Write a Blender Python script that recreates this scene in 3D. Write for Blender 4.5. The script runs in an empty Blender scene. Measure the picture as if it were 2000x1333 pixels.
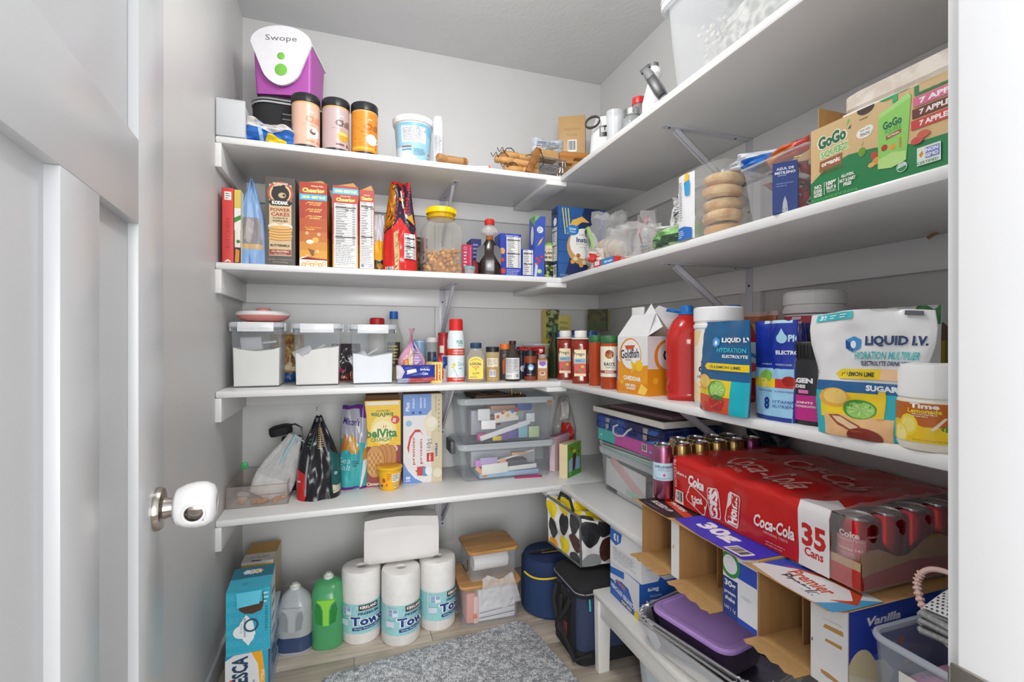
import bpy, bmesh, math, random
from mathutils import Vector, Matrix, noise
C = bpy.context.scene
COL = C.collection
PI = math.pi
# ---------------------------------------------------------------- camera, world, lights, exposure
FPX, YAW, CH, HY = 947.34, math.radians(18.737), 1.17, 664.7
CS, CC = math.sin(YAW), math.cos(YAW)
cam = bpy.data.objects.new('camera', bpy.data.cameras.new('camera'))
COL.objects.link(cam)
cam.location = (0, 0, CH)
cam.rotation_euler = (PI/2, 0, -YAW)
cam.data.lens = FPX/2000*36
cam.data.sensor_width = 36
cam.data.shift_y = (HY-666.5)/2000
cam.data.clip_start = .02
C.camera = cam
w = bpy.data.worlds.new('world'); C.world = w; w.use_nodes = True
w.node_tree.nodes['Background'].inputs[0].default_value = (.98, .98, 1, 1)
w.node_tree.nodes['Background'].inputs[1].default_value = 1.2
def area(name, loc, aim, sx, sy, power, col=(1, 1, 1), shape='RECTANGLE'):
    l = bpy.data.lights.new(name, 'AREA'); l.energy = power; l.color = col; l.shape = shape; l.size = sx; l.size_y = sy
    o = bpy.data.objects.new(name, l); COL.objects.link(o); o.location = loc
    o.rotation_euler = (Vector(aim)-Vector(loc)).to_track_quat('-Z', 'Y').to_euler()
l = bpy.data.lights.new('ceiling_light', 'POINT'); l.energy = 18.5; l.shadow_soft_size = .09; l.color = (1, .99, .98)
o = bpy.data.objects.new('ceiling_light', l); COL.objects.link(o); o.location = (.26, 1.12, 2.36)
area('hall_fill', (-.1, -3.6, 1.5), (.35, 1.6, 1.2), 3.4, 2.2, 215, (.985, .99, 1))  # unseen broad fill, added far behind the camera to light the shelf interiors
area('flash_fill', (-.2, -.6, 1.5), (.95, 1.1, .55), .4, .4, 7, (1, .995, .985))  # unseen flash-like fill behind the camera, added for the right-hand shelves
C.view_settings.view_transform = 'Standard'; C.view_settings.look = 'None'
C.view_settings.gamma = 1; C.view_settings.exposure = 0.1
C.view_settings.use_curve_mapping = False
# ---------------------------------------------------------------- measuring helpers (real positions on known planes)
def tt(px): return (px-1000)/FPX
def atY(px, Y): t = tt(px); return Y*(CS+t*CC)/(CC-t*CS)
def atX(px, X): t = tt(px); return X*(CC-t*CS)/(CS+t*CC)
def dep(X, Y): return X*CS+Y*CC
def zz(py, X, Y): return CH-(py-HY)*dep(X, Y)/FPX
def onZ(px, py, z):
    d = FPX*(CH-z)/(py-HY); t = tt(px)
    return d*CS+t*d*CC, d*CC-t*d*CS
def face(X, Y): return math.atan2(-X, Y)
S1, S2, S3, S4 = 1.874, 1.439, .994, .549
XL, XR, YB, YF, XF, ZC, YN = -.43, 1.311, 2.362, 1.9, .862, 2.568, .27
# ---------------------------------------------------------------- materials
def lin(c):
    if isinstance(c, str):
        c = [int(c[i:i+2], 16)/255 for i in (0, 2, 4)]
    return [(x/12.92 if x <= .04045 else ((x+.055)/1.055)**2.4) for x in c[:3]]+[1]
MC = {}
def mat(c, rough=.45, kind='plain', a=.2, sc=30, c2=None):
    k = (c, rough, kind, a, sc, c2)
    if k in MC: return MC[k]
    m = bpy.data.materials.new('%s_%s' % (kind, c)); m.use_nodes = True
    N, L = m.node_tree.nodes, m.node_tree.links
    b = N['Principled BSDF']; b.inputs['Base Color'].default_value = lin(c); b.inputs['Roughness'].default_value = rough
    def tex(scale, detail=2, coord='Object', vec=(1, 1, 1)):
        tc = N.new('ShaderNodeTexCoord'); mp = N.new('ShaderNodeMapping'); n = N.new('ShaderNodeTexNoise')
        mp.inputs['Scale'].default_value = vec
        L.new(tc.outputs[coord], mp.inputs[0]); L.new(mp.outputs[0], n.inputs['Vector'])
        n.inputs['Scale'].default_value = scale; n.inputs['Detail'].default_value = detail
        return n
    def ramp(n, ca, cb, p0=.3, p1=.7):
        r = N.new('ShaderNodeValToRGB'); r.color_ramp.elements[0].position = p0; r.color_ramp.elements[1].position = p1
        r.color_ramp.elements[0].color = ca; r.color_ramp.elements[1].color = cb
        L.new(n.outputs['Fac'], r.inputs[0]); L.new(r.outputs[0], b.inputs['Base Color'])
    def bump(n, s, d=.002):
        u = N.new('ShaderNodeBump'); u.inputs['Strength'].default_value = s; u.inputs['Distance'].default_value = d
        L.new(n.outputs['Fac'], u.inputs['Height']); L.new(u.outputs[0], b.inputs['Normal'])
    l = lin(c); dk = [x*.9 for x in l[:3]]+[1]
    if kind == 'plain':
        ramp(tex(sc), [x*.96 for x in l[:3]]+[1], l)
    elif kind == 'paint':
        n = tex(6, 3); ramp(n, [x*.975 for x in l[:3]]+[1], l); bump(tex(260, 2), .06, .0008)
    elif kind == 'plaster':
        ramp(tex(5, 3), [x*.97 for x in l[:3]]+[1], l); bump(tex(45, 5), .55, .003)
    elif kind == 'card':
        ramp(tex(60, 4, vec=(1, 1, .15)), [x*.88 for x in l[:3]]+[1], l)
    elif kind == 'wood':
        ramp(tex(14, 5, vec=(.35, 3.5, 3.5)), lin(c2 or c) if c2 else dk, l); b.inputs['Roughness'].default_value = rough
    elif kind == 'cloth':
        n = tex(sc if sc != 30 else 400, 2); ramp(n, [x*.6 for x in l[:3]]+[1], l); bump(n, .3, .001); b.inputs['Roughness'].default_value = .85
    elif kind == 'mottle':
        ramp(tex(sc, 5), lin(c2), l, .42, .58); b.inputs['Roughness'].default_value = rough
    elif kind == 'foil':
        b.inputs['Metallic'].default_value = 1; bump(tex(sc, 3), .7, .002)
    elif kind == 'metal':
        b.inputs['Metallic'].default_value = 1; ramp(tex(90, 2, vec=(1, 1, .1)), dk, l)
    elif kind == 'crinkle':
        ramp(tex(sc), dk, l); bump(tex(sc*1.2, 3), .8, .004)
    elif kind == 'rug':
        n = tex(38, 6, vec=(1, 1, 1)); n2 = tex(330, 2, vec=(.16, 1, 1)); n3 = tex(330, 2, vec=(1, .16, 1))
        q = N.new('ShaderNodeMath'); q.operation = 'MAXIMUM'; L.new(n2.outputs['Fac'], q.inputs[0]); L.new(n3.outputs['Fac'], q.inputs[1])
        q2 = N.new('ShaderNodeMath'); q2.operation = 'MULTIPLY_ADD'; L.new(n.outputs['Fac'], q2.inputs[0]); q2.inputs[1].default_value = .35; L.new(q.outputs[0], q2.inputs[2])
        r = N.new('ShaderNodeValToRGB'); r.color_ramp.elements[0].position = .66; r.color_ramp.elements[1].position = .82
        r.color_ramp.elements[0].color = lin(c2); r.color_ramp.elements[1].color = l
        L.new(q2.outputs[0], r.inputs[0]); L.new(r.outputs[0], b.inputs['Base Color']); b.inputs['Roughness'].default_value = .95
        u = N.new('ShaderNodeBump'); u.inputs['Strength'].default_value = .5; u.inputs['Distance'].default_value = .002
        L.new(q.outputs[0], u.inputs['Height']); L.new(u.outputs[0], b.inputs['Normal'])
    elif kind == 'clear':       # thin clear or frosted plastic
        tr = N.new('ShaderNodeBsdfTransparent'); tr.inputs[0].default_value = [x**.35 for x in l[:3]]+[1]
        lw = N.new('ShaderNodeLayerWeight'); lw.inputs['Blend'].default_value = .35
        ma = N.new('ShaderNodeMath'); ma.operation = 'MULTIPLY_ADD'; ma.use_clamp = True
        L.new(lw.outputs['Facing'], ma.inputs[0]); ma.inputs[1].default_value = .24; ma.inputs[2].default_value = a
        mx = N.new('ShaderNodeMixShader'); L.new(ma.outputs[0], mx.inputs[0]); L.new(tr.outputs[0], mx.inputs[1]); L.new(b.outputs[0], mx.inputs[2])
        if sc != 30: bump(tex(sc, 3), .9, .005)
        L.new(mx.outputs[0], N['Material Output'].inputs[0])
    MC[k] = m
    return m
def asm(c, rough=.45):
    return mat(c, rough) if isinstance(c, str) else c
# ---------------------------------------------------------------- geometry helpers
def rr(w, d, r, z, ox=0, oy=0, n=5):
    r = min(r, w/2, d/2); out = []
    for k, (sx, sy) in enumerate(((1, -1), (1, 1), (-1, 1), (-1, -1))):
        cx, cy = sx*(w/2-r), sy*(d/2-r)
        for i in range(n+1):
            a = -PI/2+k*PI/2+i*PI/2/n
            out.append(Vector((cx+r*math.cos(a)+ox, cy+r*math.sin(a)+oy, z)))
    return out
def R(r, z): return (2*r, 2*r, r, z)
class G:
    def __init__(s): s.v = []; s.f = []; s.m = []; s.mats = []; s.weld = False
    def mi(s, m):
        m = asm(m)
        if m not in s.mats: s.mats.append(m)
        return s.mats.index(m)
    def add(s, vs, fs, m, M=None):
        o = len(s.v); i = s.mi(m)
        for p in vs: s.v.append(M @ Vector(p) if M else Vector(p))
        for f in fs: s.f.append([o+k for k in f]); s.m.append(i)
        return s
    def box(s, x0, x1, y0, y1, z0, z1, m, b=0, M=None):
        bm = bmesh.new(); bmesh.ops.create_cube(bm, size=1)
        for q in bm.verts: q.co = Vector(((x0+x1)/2+q.co.x*(x1-x0), (y0+y1)/2+q.co.y*(y1-y0), (z0+z1)/2+q.co.z*(z1-z0)))
        if b: bmesh.ops.bevel(bm, geom=bm.edges[:], offset=b, segments=2, affect='EDGES', profile=.5)
        bm.verts.index_update()
        s.add([q.co.copy() for q in bm.verts], [[q.index for q in f.verts] for f in bm.faces], m, M); bm.free()
        return s
    def loft(s, rings, m, c0=True, c1=True, M=None, n=5):
        rs = [rr(*r[:4], *(r[4:6] if len(r) > 4 else (0, 0)), n=n) if not isinstance(r[0], Vector) else r for r in rings]
        k = len(rs[0]); vs = [p for r in rs for p in r]; fs = []
        for i in range(len(rs)-1):
            for j in range(k):
                fs.append((i*k+j, i*k+(j+1) % k, (i+1)*k+(j+1) % k, (i+1)*k+j))
        if c0: fs.append(tuple(range(k))[::-1])
        if c1: fs.append(tuple((len(rs)-1)*k+j for j in range(k)))
        return s.add(vs, fs, m, M)
    def tube(s, path, r, m, n=8, M=None, closed=False):
        P = [Vector(p) for p in path]; k = len(P); rings = []
        for i, p in enumerate(P):
            t = (P[(i+1) % k]-P[i-1]) if closed else (P[min(i+1, k-1)]-P[max(i-1, 0)])
            t.normalize(); u = t.cross(Vector((0, 0, 1)))
            if u.length < .05: u = t.cross(Vector((0, 1, 0)))
            u.normalize(); w = t.cross(u); ra = r[i] if isinstance(r, (list, tuple)) else r
            rings.append([p+ra*(math.cos(2*PI*j/n)*u+math.sin(2*PI*j/n)*w) for j in range(n)])
        vs = [q for g in rings for q in g]; fs = []
        for i in range(k if closed else k-1):
            for j in range(n):
                a, b_ = i*n, ((i+1) % k)*n
                fs.append((a+j, a+(j+1) % n, b_+(j+1) % n, b_+j))
        if not closed: fs += [tuple(range(n))[::-1], tuple((k-1)*n+j for j in range(n))]
        return s.add(vs, fs, m, M)
    def prism(s, pts, a, b, m, M=None):      # pts in x,z ; extruded from y=a to y=b
        k = len(pts); vs = [(p[0], a, p[1]) for p in pts]+[(p[0], b, p[1]) for p in pts]
        fs = [tuple(range(k)), tuple(range(2*k-1, k-1, -1))]+[(i, i+k, (i+1) % k+k, (i+1) % k) for i in range(k)]
        return s.add(vs, fs, m, M)
    def grid(s, fn, nu, nv, m, M=None):
        s.weld = True
        vs = [fn(i/nu, j/nv) for j in range(nv+1) for i in range(nu+1)]
        fs = [(j*(nu+1)+i, j*(nu+1)+i+1, (j+1)*(nu+1)+i+1, (j+1)*(nu+1)+i) for j in range(nv) for i in range(nu)]
        return s.add(vs, fs, m, M)
    def blob(s, w, d, h, m, seed=0, amp=.12, e=.7, fr=3, M=None, nu=28, nv=14):   # soft lump resting on z=0
        def sp(a, p): return math.copysign(abs(a)**p, a)
        def fn(u, v):
            th, ph = u*2*PI, (v-.5)*PI
            q = Vector((sp(math.cos(ph), e)*sp(math.cos(th), e), sp(math.cos(ph), e)*sp(math.sin(th), e), sp(math.sin(ph), e)))
            k = 1+amp*noise.noise(Vector((math.cos(th)*math.cos(ph), math.sin(th)*math.cos(ph), math.sin(ph)))*fr+Vector((seed*7.3, 0, 0)))*2
            return Vector((q.x*w/2*k, q.y*d/2*k, max(.0005, h/2+q.z*h/2*k)))
        return s.grid(fn, nu, nv, m, M)
    def build(s, name, parent=None, ang=38, stuff=False):
        me = bpy.data.meshes.new(name); me.from_pydata(s.v, [], s.f)
        for m in s.mats: me.materials.append(m)
        me.polygons.foreach_set('material_index', s.m)
        bm = bmesh.new(); bm.from_mesh(me)
        if s.weld: bmesh.ops.remove_doubles(bm, verts=bm.verts, dist=1e-5)
        bmesh.ops.recalc_face_normals(bm, faces=bm.faces)
        bm.to_mesh(me); bm.free(); me.shade_smooth(); me.set_sharp_from_angle(angle=math.radians(ang))
        o = bpy.data.objects.new(name, me); COL.objects.link(o)
        if parent: o.parent = parent
        return o
def thing(name, label, cat, loc, rz=0, group=None, rx=0, ry=0):
    o = bpy.data.objects.new(name, None); COL.objects.link(o); o.location = loc; o.rotation_euler = (rx, ry, rz)
    o.empty_display_size = .02
    o['label'] = label; o['category'] = cat
    if group: o['group'] = group
    return o
def tag(o, label, cat, group=None):
    o['label'] = label; o['category'] = cat
    if group: o['group'] = group
    return o
def struct(o): o['kind'] = 'structure'; return o
def dup(root, loc, rz=None, label=None, sc=None):
    r = root.copy(); COL.objects.link(r); r.location = loc
    if rz is not None: r.rotation_euler.z = rz
    if label: r['label'] = label
    if sc: r.scale = sc
    for ch in list(root.children):
        c = ch.copy(); COL.objects.link(c); c.parent = r
        for g in ch.children:
            d = g.copy(); COL.objects.link(d); d.parent = c
    return r
# ---------------------------------------------------------------- flat print (lettering, panels, pictures)
TC = {}
def text2d(s, bold=0, shear=0, sp=1):
    k = (s, bold, shear, sp)
    if k in TC: return TC[k]
    cu = bpy.data.curves.new('t', 'FONT'); cu.body = s; cu.offset = bold; cu.shear = shear; cu.resolution_u = 2; cu.space_character = sp
    cu.fill_mode = 'FRONT'
    o = bpy.data.objects.new('t', cu); COL.objects.link(o)
    me = bpy.data.meshes.new_from_object(o)
    vs = [(q.co.x, q.co.y) for q in me.vertices]; fs = [tuple(p.vertices) for p in me.polygons]
    bpy.data.objects.remove(o); bpy.data.curves.remove(cu); bpy.data.meshes.remove(me)
    if not vs: vs = [(0, 0), (1, 0), (1, 1)]; fs = [(0, 1, 2)]
    x0 = min(v[0] for v in vs); x1 = max(v[0] for v in vs); y0 = min(v[1] for v in vs); y1 = max(v[1] for v in vs)
    h = max(y1-y0, .3)
    TC[k] = ([((x-(x0+x1)/2)/h, (y-(y0+y1)/2)/h) for x, y in vs], fs, (x1-x0)/h)
    return TC[k]
def shapes2d(shapes, W, H):
    out = []; rnd = random.Random(5)
    def rect(x0, y0, x1, y1, c): out.append(([(x0*W, y0*H), (x1*W, y0*H), (x1*W, y1*H), (x0*W, y1*H)], [(0, 1, 2, 3)], c))
    for s in shapes:
        k = s[0]
        if k == 'r': rect(*s[1:6])
        elif k == 'e' or k == 'o':      # disc or ring; radii as a share of W; ('o' adds ring thickness share)
            cx, cy, rx, ry, c = s[1:6]; n = 28
            P = [(cx*W+rx*W*math.cos(2*PI*i/n), cy*H+ry*W*math.sin(2*PI*i/n)) for i in range(n)]
            if k == 'e': out.append((P, [tuple(range(n))], c))
            else:
                q = s[6]; Q = [(cx*W+rx*q*W*math.cos(2*PI*i/n), cy*H+ry*q*W*math.sin(2*PI*i/n)) for i in range(n)]
                out.append((P+Q, [(i, (i+1) % n, n+(i+1) % n, n+i) for i in range(n)], c))
        elif k == 'p': out.append(([(x*W, y*H) for x, y in s[1]], [tuple(range(len(s[1])))], s[2]))
        elif k == 't':
            txt, cx, cy, h, c = s[1:6]; o = s[6] if len(s) > 6 else {}
            vs, fs, asp = text2d(txt, o.get('b', 0), o.get('sh', 0), o.get('sp', 1))
            hh = h*H; kx = (o['w']*W/(asp*hh)) if 'w' in o else 1
            a = math.radians(o.get('rot', 0)); ca, sa = math.cos(a), math.sin(a)
            if 'w' in o and abs(abs(o.get('rot', 0))-90) < 1: kx = o['w']*H/(asp*h*W); hh = h*W
            P = []
            for x, y in vs:
                x, y = x*hh*kx, y*hh
                P.append((cx*W+x*ca-y*sa, cy*H+x*sa+y*ca))
            out.append((P, fs, c))
        elif k == 'l':                   # n lines of small print
            x0, y0, x1, y1, n, c = s[1:7]; st = (y1-y0)/n
            for i in range(n):
                yy = y0+i*st; xx = x0
                xe = x0+(x1-x0)*(rnd.uniform(.7, 1) if i else .6)
                while xx < xe:
                    ww = rnd.uniform(.06, .2)*(x1-x0); rect(xx, yy+st*.28, min(xx+ww, xe), yy+st*.7, c); xx += ww+.025*(x1-x0)
        elif k == 'b':                   # barcode
            x0, y0, x1, y1 = s[1:5]; rect(x0, y0, x1, y1, 'f4f4f4'); x = x0+(x1-x0)*.08
            while x < x1-(x1-x0)*.1:
                ww = rnd.choice((.02, .035, .055))*(x1-x0); rect(x, y0+(y1-y0)*.15, x+ww, y1-(y1-y0)*.08, '1c1c1c'); x += ww+rnd.choice((.02, .04))*(x1-x0)
        elif k == 'n':                   # nutrition table
            x0, y0, x1, y1 = s[1:5]; rect(x0, y0, x1, y1, 'f2f1ee'); n = s[5] if len(s) > 5 else 12; st = (y1-y0)/n
            for i in range(n):
                yy = y1-(i+1)*st; th = .5 if i in (1, n//2) else .12
                rect(x0+(x1-x0)*.04, yy, x1-(x1-x0)*.04, yy+st*th, '3a3a3a')
                rect(x0+(x1-x0)*.06, yy+st*.45, x0+(x1-x0)*rnd.uniform(.3, .6), yy+st*.8, '77777a')
                rect(x1-(x1-x0)*.2, yy+st*.45, x1-(x1-x0)*.07, yy+st*.8, '77777a')
    return out
def printed(parent, name, shapes, mp, W, H, grid=None, rough=.4, base=.0003, step=.00003):
    g = {}; V = []; F = []; MI = []; mats = []
    for li, (P, fs, c) in enumerate(shapes2d(shapes, W, H)):
        m = asm(c, rough)
        if m not in mats: mats.append(m)
        mi = mats.index(m); off = base+step*li
        e = 1e-4
        over = any(x < -e or x > W+e or y < -e or y > H+e for x, y in P)
        if over or grid:
            bm = bmesh.new(); vs = [bm.verts.new((x, y, 0)) for x, y in P]
            for f in fs:
                try: bm.faces.new([vs[i] for i in f])
                except ValueError: pass
            def bis(co, no, clear):
                bmesh.ops.bisect_plane(bm, geom=bm.verts[:]+bm.edges[:]+bm.faces[:], plane_co=co, plane_no=no, clear_outer=clear)
            if over:
                bis((0, 0, 0), (-1, 0, 0), True); bis((W, 0, 0), (1, 0, 0), True); bis((0, 0, 0), (0, -1, 0), True); bis((0, H, 0), (0, 1, 0), True)
            if grid and bm.verts:
                xs = [q.co.x for q in bm.verts]; ys = [q.co.y for q in bm.verts]
                for i in range(1, grid[0]):
                    x = W*i/grid[0]
                    if min(xs) < x < max(xs): bis((x, 0, 0), (1, 0, 0), False)
                for i in range(1, grid[1]):
                    y = H*i/grid[1]
                    if min(ys) < y < max(ys): bis((0, y, 0), (0, 1, 0), False)
            bm.verts.index_update(); P = [(q.co.x, q.co.y) for q in bm.verts]; fs = [[q.index for q in f.verts] for f in bm.faces]; bm.free()
        o = len(V); V += [mp(x, y, off) for x, y in P]
        for f in fs: F.append([o+i for i in f]); MI.append(mi)
    if not F: return None
    me = bpy.data.meshes.new(name); me.from_pydata(V, [], F)
    for m in mats: me.materials.append(m)
    me.polygons.foreach_set('material_index', MI); me.update()
    if grid: me.shade_smooth()
    o = bpy.data.objects.new(name, me); COL.objects.link(o); o.parent = parent
    return o
def plane_map(o, u, v):
    o, u, v = Vector(o), Vector(u), Vector(v); n = u.cross(v)
    return lambda x, y, f: o+u*x+v*y+n*f
def boxprint(root, w, d, h, faces, z=0, rough=.4):
    FM = {'front': ((-w/2, -d/2, z), (1, 0, 0), (0, 0, 1), w, h), 'right': ((w/2, -d/2, z), (0, 1, 0), (0, 0, 1), d, h),
          'left': ((-w/2, d/2, z), (0, -1, 0), (0, 0, 1), d, h), 'top': ((-w/2, -d/2, z+h), (1, 0, 0), (0, 1, 0), w, d)}
    for k, sh in faces.items():
        o, u, v, W, H = FM[k]; printed(root, k+'_print', sh, plane_map(o, u, v), W, H, rough=rough)
def carton(name, label, cat, x, y, z, w, d, h, rz=0, col='888888', faces={}, rough=.4, group=None, extra=None, rx=0, ry=0):
    r = thing(name, label, cat, (x, y, z), rz, group, rx, ry)
    G().box(-w/2, w/2, -d/2, d/2, .0002, h, asm(col, rough), min(.002, w*.04)).build('body', r)
    boxprint(r, w, d, h, faces, rough=rough)
    if extra: extra(r, w, d, h)
    return r
def BB(pl, pr, pt, Y, zs, d):              # a box on the back run, front face at depth Y
    x0, x1 = atY(pl, Y), atY(pr, Y); h = zz(pt, (x0+x1)/2, Y)-zs
    return dict(x=(x0+x1)/2, y=Y+d/2, z=zs, w=x1-x0, d=d, h=h)
def RB(pl, pr, pt, X, zs, d, rz=-PI/2):    # a box on the right run, front face at X
    y1, y0 = atX(pl, X), atX(pr, X); h = zz(pt, X, (y0+y1)/2)-zs
    return dict(x=X+d/2, y=(y0+y1)/2, z=zs, w=y1-y0, d=d, h=h, rz=rz)
def CY(pl, pr, pt, zs, Y=None, pb=None, X=None):   # an upright round thing: centre x, y, radius, height
    pc = (pl+pr)/2
    if Y is None and X is None:
        fx, fy = onZ(pc, pb, zs); d = dep(fx, fy); th = math.atan(tt(pc)); r = (pr-pl)/2*d/FPX*math.cos(th)
        n = math.hypot(fx, fy); k = (n+r)/n; x, y = fx*k, fy*k
    else:
        x, y = (atY(pc, Y), Y) if Y is not None else (X, atX(pc, X))
        d = dep(x, y); r = (pr-pl)/2*d/FPX*math.cos(math.atan(tt(pc)))
    n = math.hypot(x, y); h = zz(pt, x*(n-r)/n, y*(n-r)/n)-zs
    return x, y, r, h
def cylprint(root, name, shapes, r0, r1, z0, z1, span, ky=1, rough=.35, rot=0):
    W = (r0+r1)/2*span; H = z1-z0
    def mp(x, y, f):
        a = (x/W-.5)*span+rot; r = r0+(r1-r0)*y/H+f+.0004
        return Vector((r*math.sin(a), -r*math.cos(a)*ky, z0+y))
    return printed(root, name, shapes, mp, W, H, grid=(max(6, int(span*7)), 2 if r0 == r1 else 4), rough=rough)
def vessel(name, label, cat, x, y, z, parts, prints=(), rz=None, group=None, rx=0, ry=0, N=8):
    r = thing(name, label, cat, (x, y, z), face(x, y) if rz is None else rz, group, rx, ry)
    for nm, rings, m in parts:
        G().loft([R(*q) if len(q) == 2 else q for q in rings], m, n=N).build(nm, r)
    for p in prints:
        cylprint(r, *p[:7], **(p[7] if len(p) > 7 else {}))
    return r
def pouch(name, label, cat, x, y, z, w, h, T, col, shapes=(), rz=0, rough=.35, kind='stand', wid=None, seed=1, amp=.004, rx=0, ry=0, parts=None, matl=None, top=0, bend=0, group=None):
    r = thing(name, label, cat, (x, y, z), rz, group, rx, ry)
    m = matl or asm(col, rough)
    def wf(v):
        if not wid: return 1
        k = v*(len(wid)-1); i = min(int(k), len(wid)-2); return wid[i]+(wid[i+1]-wid[i])*(k-i)
    def th(v):
        if kind == 'stand': return (1-v)**.7*(min(1, (v+.02)*14)**.4*.35+.65)
        if kind == 'pillow': return max(0, math.sin(PI*min(1, max(0, v))))**.5
        if kind == 'tri': return 1-v
        return 1
    def S(u, v, side, off=0):
        e = max(0., 1-(2*u-1)**2)**.5
        t = T/2*th(v)*e+off
        nz = noise.noise(Vector((u*4, v*5, seed*3.7)))*amp*e*2+noise.noise(Vector((u*9, v*11, seed*5.1)))*amp*e*.7
        wob = math.sin(u*PI*3+seed)*amp*2*v**3
        return Vector(((u-.5)*w*wf(v), side*(t+nz)+wob+bend*v*v, v*h*(1+top*(math.sin(u*PI)-1)*v)))
    g = G(); g.grid(lambda u, v: S(u, v, -1), 36, 30, m); g.grid(lambda u, v: S(u, v, 1), 36, 30, m)
    lo = [S(i/36, 0, -1) for i in range(37)]+[S(i/36, 0, 1) for i in range(35, 0, -1)]
    g.add(lo, [tuple(range(len(lo)))], m)
    g.build('pouch_body', r, 60)
    if shapes:
        printed(r, 'front_print', shapes, lambda X_, Y_, f: S(min(1, max(0, X_/w)), min(1, max(0, Y_/h)), -1, f+.002), w, h, grid=(36, 30), rough=rough, step=.00008)
    return r
# ================================================================ room
WALL = mat('d2d2d1', .42, 'paint'); TRIM = mat('dadbdc', .3, 'paint'); CEIL = mat('dcddde', .7, 'plaster'); SHM = mat('e9e9e8', .28, 'paint')
def sbox(name, *a, m=WALL, b=0): return struct(G().box(*a, m, b).build(name))
sbox('wall_left', XL-.1, XL, .15, YB+.1, 0, ZC)
sbox('wall_back', XL, XR, YB, YB+.1, 0, ZC)
sbox('wall_right', XR, XR+.1, .15, YB+.1, 0, ZC)
wf = sbox('wall_front', XL, -.245, .15, YN, 0, ZC)
struct(G().box(.5, XR, .15, YN, 0, ZC, WALL).build('wall_front_right'))
struct(G().box(-.245, .5, .15, YN, 2.1, ZC, WALL).build('wall_front_header'))
sbox('ceiling', XL-.1, XR+.1, .15, YB+.1, ZC, ZC+.05, m=CEIL)
fl = sbox('floor', XL-.1, XR+.1, -1.2, YB+.1, -.03, -.004, m=mat('6a5f52', .7))
rnd = random.Random(3)
WD = [mat(c, .45, 'wood', c2=d) for c, d in (('cabfb0', 'a99c8c'), ('c2b6a6', 'a19484'), ('d2c7b8', 'b0a393'))]
yy = YB-.16*15; k = 0
pm = None
while yy < YB-.01:
    xx = XL-rnd.uniform(.1, 1.0)
    while xx < XR:
        a, b = max(xx, XL), min(xx+1.2, XR)
        if b-a > .05: G().box(a+.0008, b-.0008, yy+.0008, yy+.1592, -.004, 0, rnd.choice(WD), .0006).build('plank', fl)
        xx += 1.2
    yy += .16
struct(G().box(XL, XL+.012, YN, YB, 0, .085, TRIM, .003).build('baseboard_left'))
struct(G().box(XL+.012, XR-.012, YB-.012, YB, 0, .085, TRIM, .003).build('baseboard_back'))
struct(G().box(XR-.012, XR, YN, YB, 0, .085, TRIM, .003).build('baseboard_right'))
# door jamb on the right with its strike plate
j = struct(G().box(.482, .4995, .13, YN+.001, 0, 2.1, TRIM, .001).box(.4995-.028, .482, .13, .2585, 0, 2.1, TRIM, .002).build('trim_1'))
struct(G().box(-.2445, -.2265, .13, YN, 0, 2.1, TRIM).build('trim_2'))
SAT = mat('a7a19a', .28, 'metal')
p = G().box(.4685, .4715, .205, .262, .845, .905, SAT, .001).tube([(.4712, .262, z) for z in (.85, .9)], .0025, SAT, 8).build('strike_plate', j)
sc = G(); 
for z in (.857, .893): sc.loft([(.008, .008, .004, 0), (.006, .006, .003, .0016)], mat('77726c', .3, 'metal'), M=Matrix.Translation((.4685, .232, z)) @ Matrix.Rotation(-PI/2, 4, 'Y'))
sc.build('screw', p)
# the door leaf, open against the left wall
Hh = Vector((-.222, .275, 0)); Ll = Vector((-.287, .942, 0)); du = (Ll-Hh).normalized(); DW = (Ll-Hh).length
dn = Vector((du.y, -du.x, 0))
DM = Matrix(((du.x, -dn.x, 0, Hh.x), (du.y, -dn.y, 0, Hh.y), (0, 0, 1, 0), (0, 0, 0, 1)))  # local x along the leaf, local -y towards the room
def us(px):
    t = tt(px); D = Vector((CS+t*CC, CC-t*CS)); A = D.x*du.y-D.y*du.x
    k = (Hh.x*du.y-Hh.y*du.x)/A; q = D*k; return (Vector((q.x, q.y, 0))-Hh).dot(du), q
def uz(px, py): u, q = us(px); return zz(py, q.x, q.y)
u1, u2, u3 = us(118)[0], us(195)[0], us(271)[0]
zr0, zr1 = uz(270, 437), uz(270, 272)
dr = G(); T = .035; dp = .012; DMt = mat('d4d6d8', .3, 'paint')
def dbox(a, b, z0, z1, y0=0, y1=T): dr.box(a, b, y0, y1, z0, z1, DMt, .0012)
zb = .24; zt = 2.04; ztop = 1.93
dbox(u3, DW, .012, zt); dbox(0, .095, .012, zt)
dbox(.095, u3, zr0, zr1); dbox(.095, u3, .012, zb); dbox(.095, u3, ztop, zt); dbox(u1, u2, zb, zr0)
dbox(.095, u3, .012, zt, dp, T-.002)
door = struct(dr.build('door_1')); door.matrix_world = DM
kx, kq = us(305); kz = zz(995, kq.x, kq.y)
kn = G(); RM = Matrix.Translation((kx, 0, kz)) @ Matrix.Rotation(PI/2, 4, 'X')
kn.loft([R(.033, 0), R(.0335, .004), R(.031, .009), R(.0165, .011), R(.0145, .02), R(.0145, .036), R(.018, .040)], mat('b9b2aa', .25, 'metal'), M=RM, n=8)
k1 = kn.build('door_handle', door)
G().loft([R(.012, .036), R(.0275, .046), R(.0295, .06), R(.026, .074), R(.012, .080)], mat('b9b2aa', .25, 'metal'), M=RM, n=8).build('knob', k1)
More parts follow.
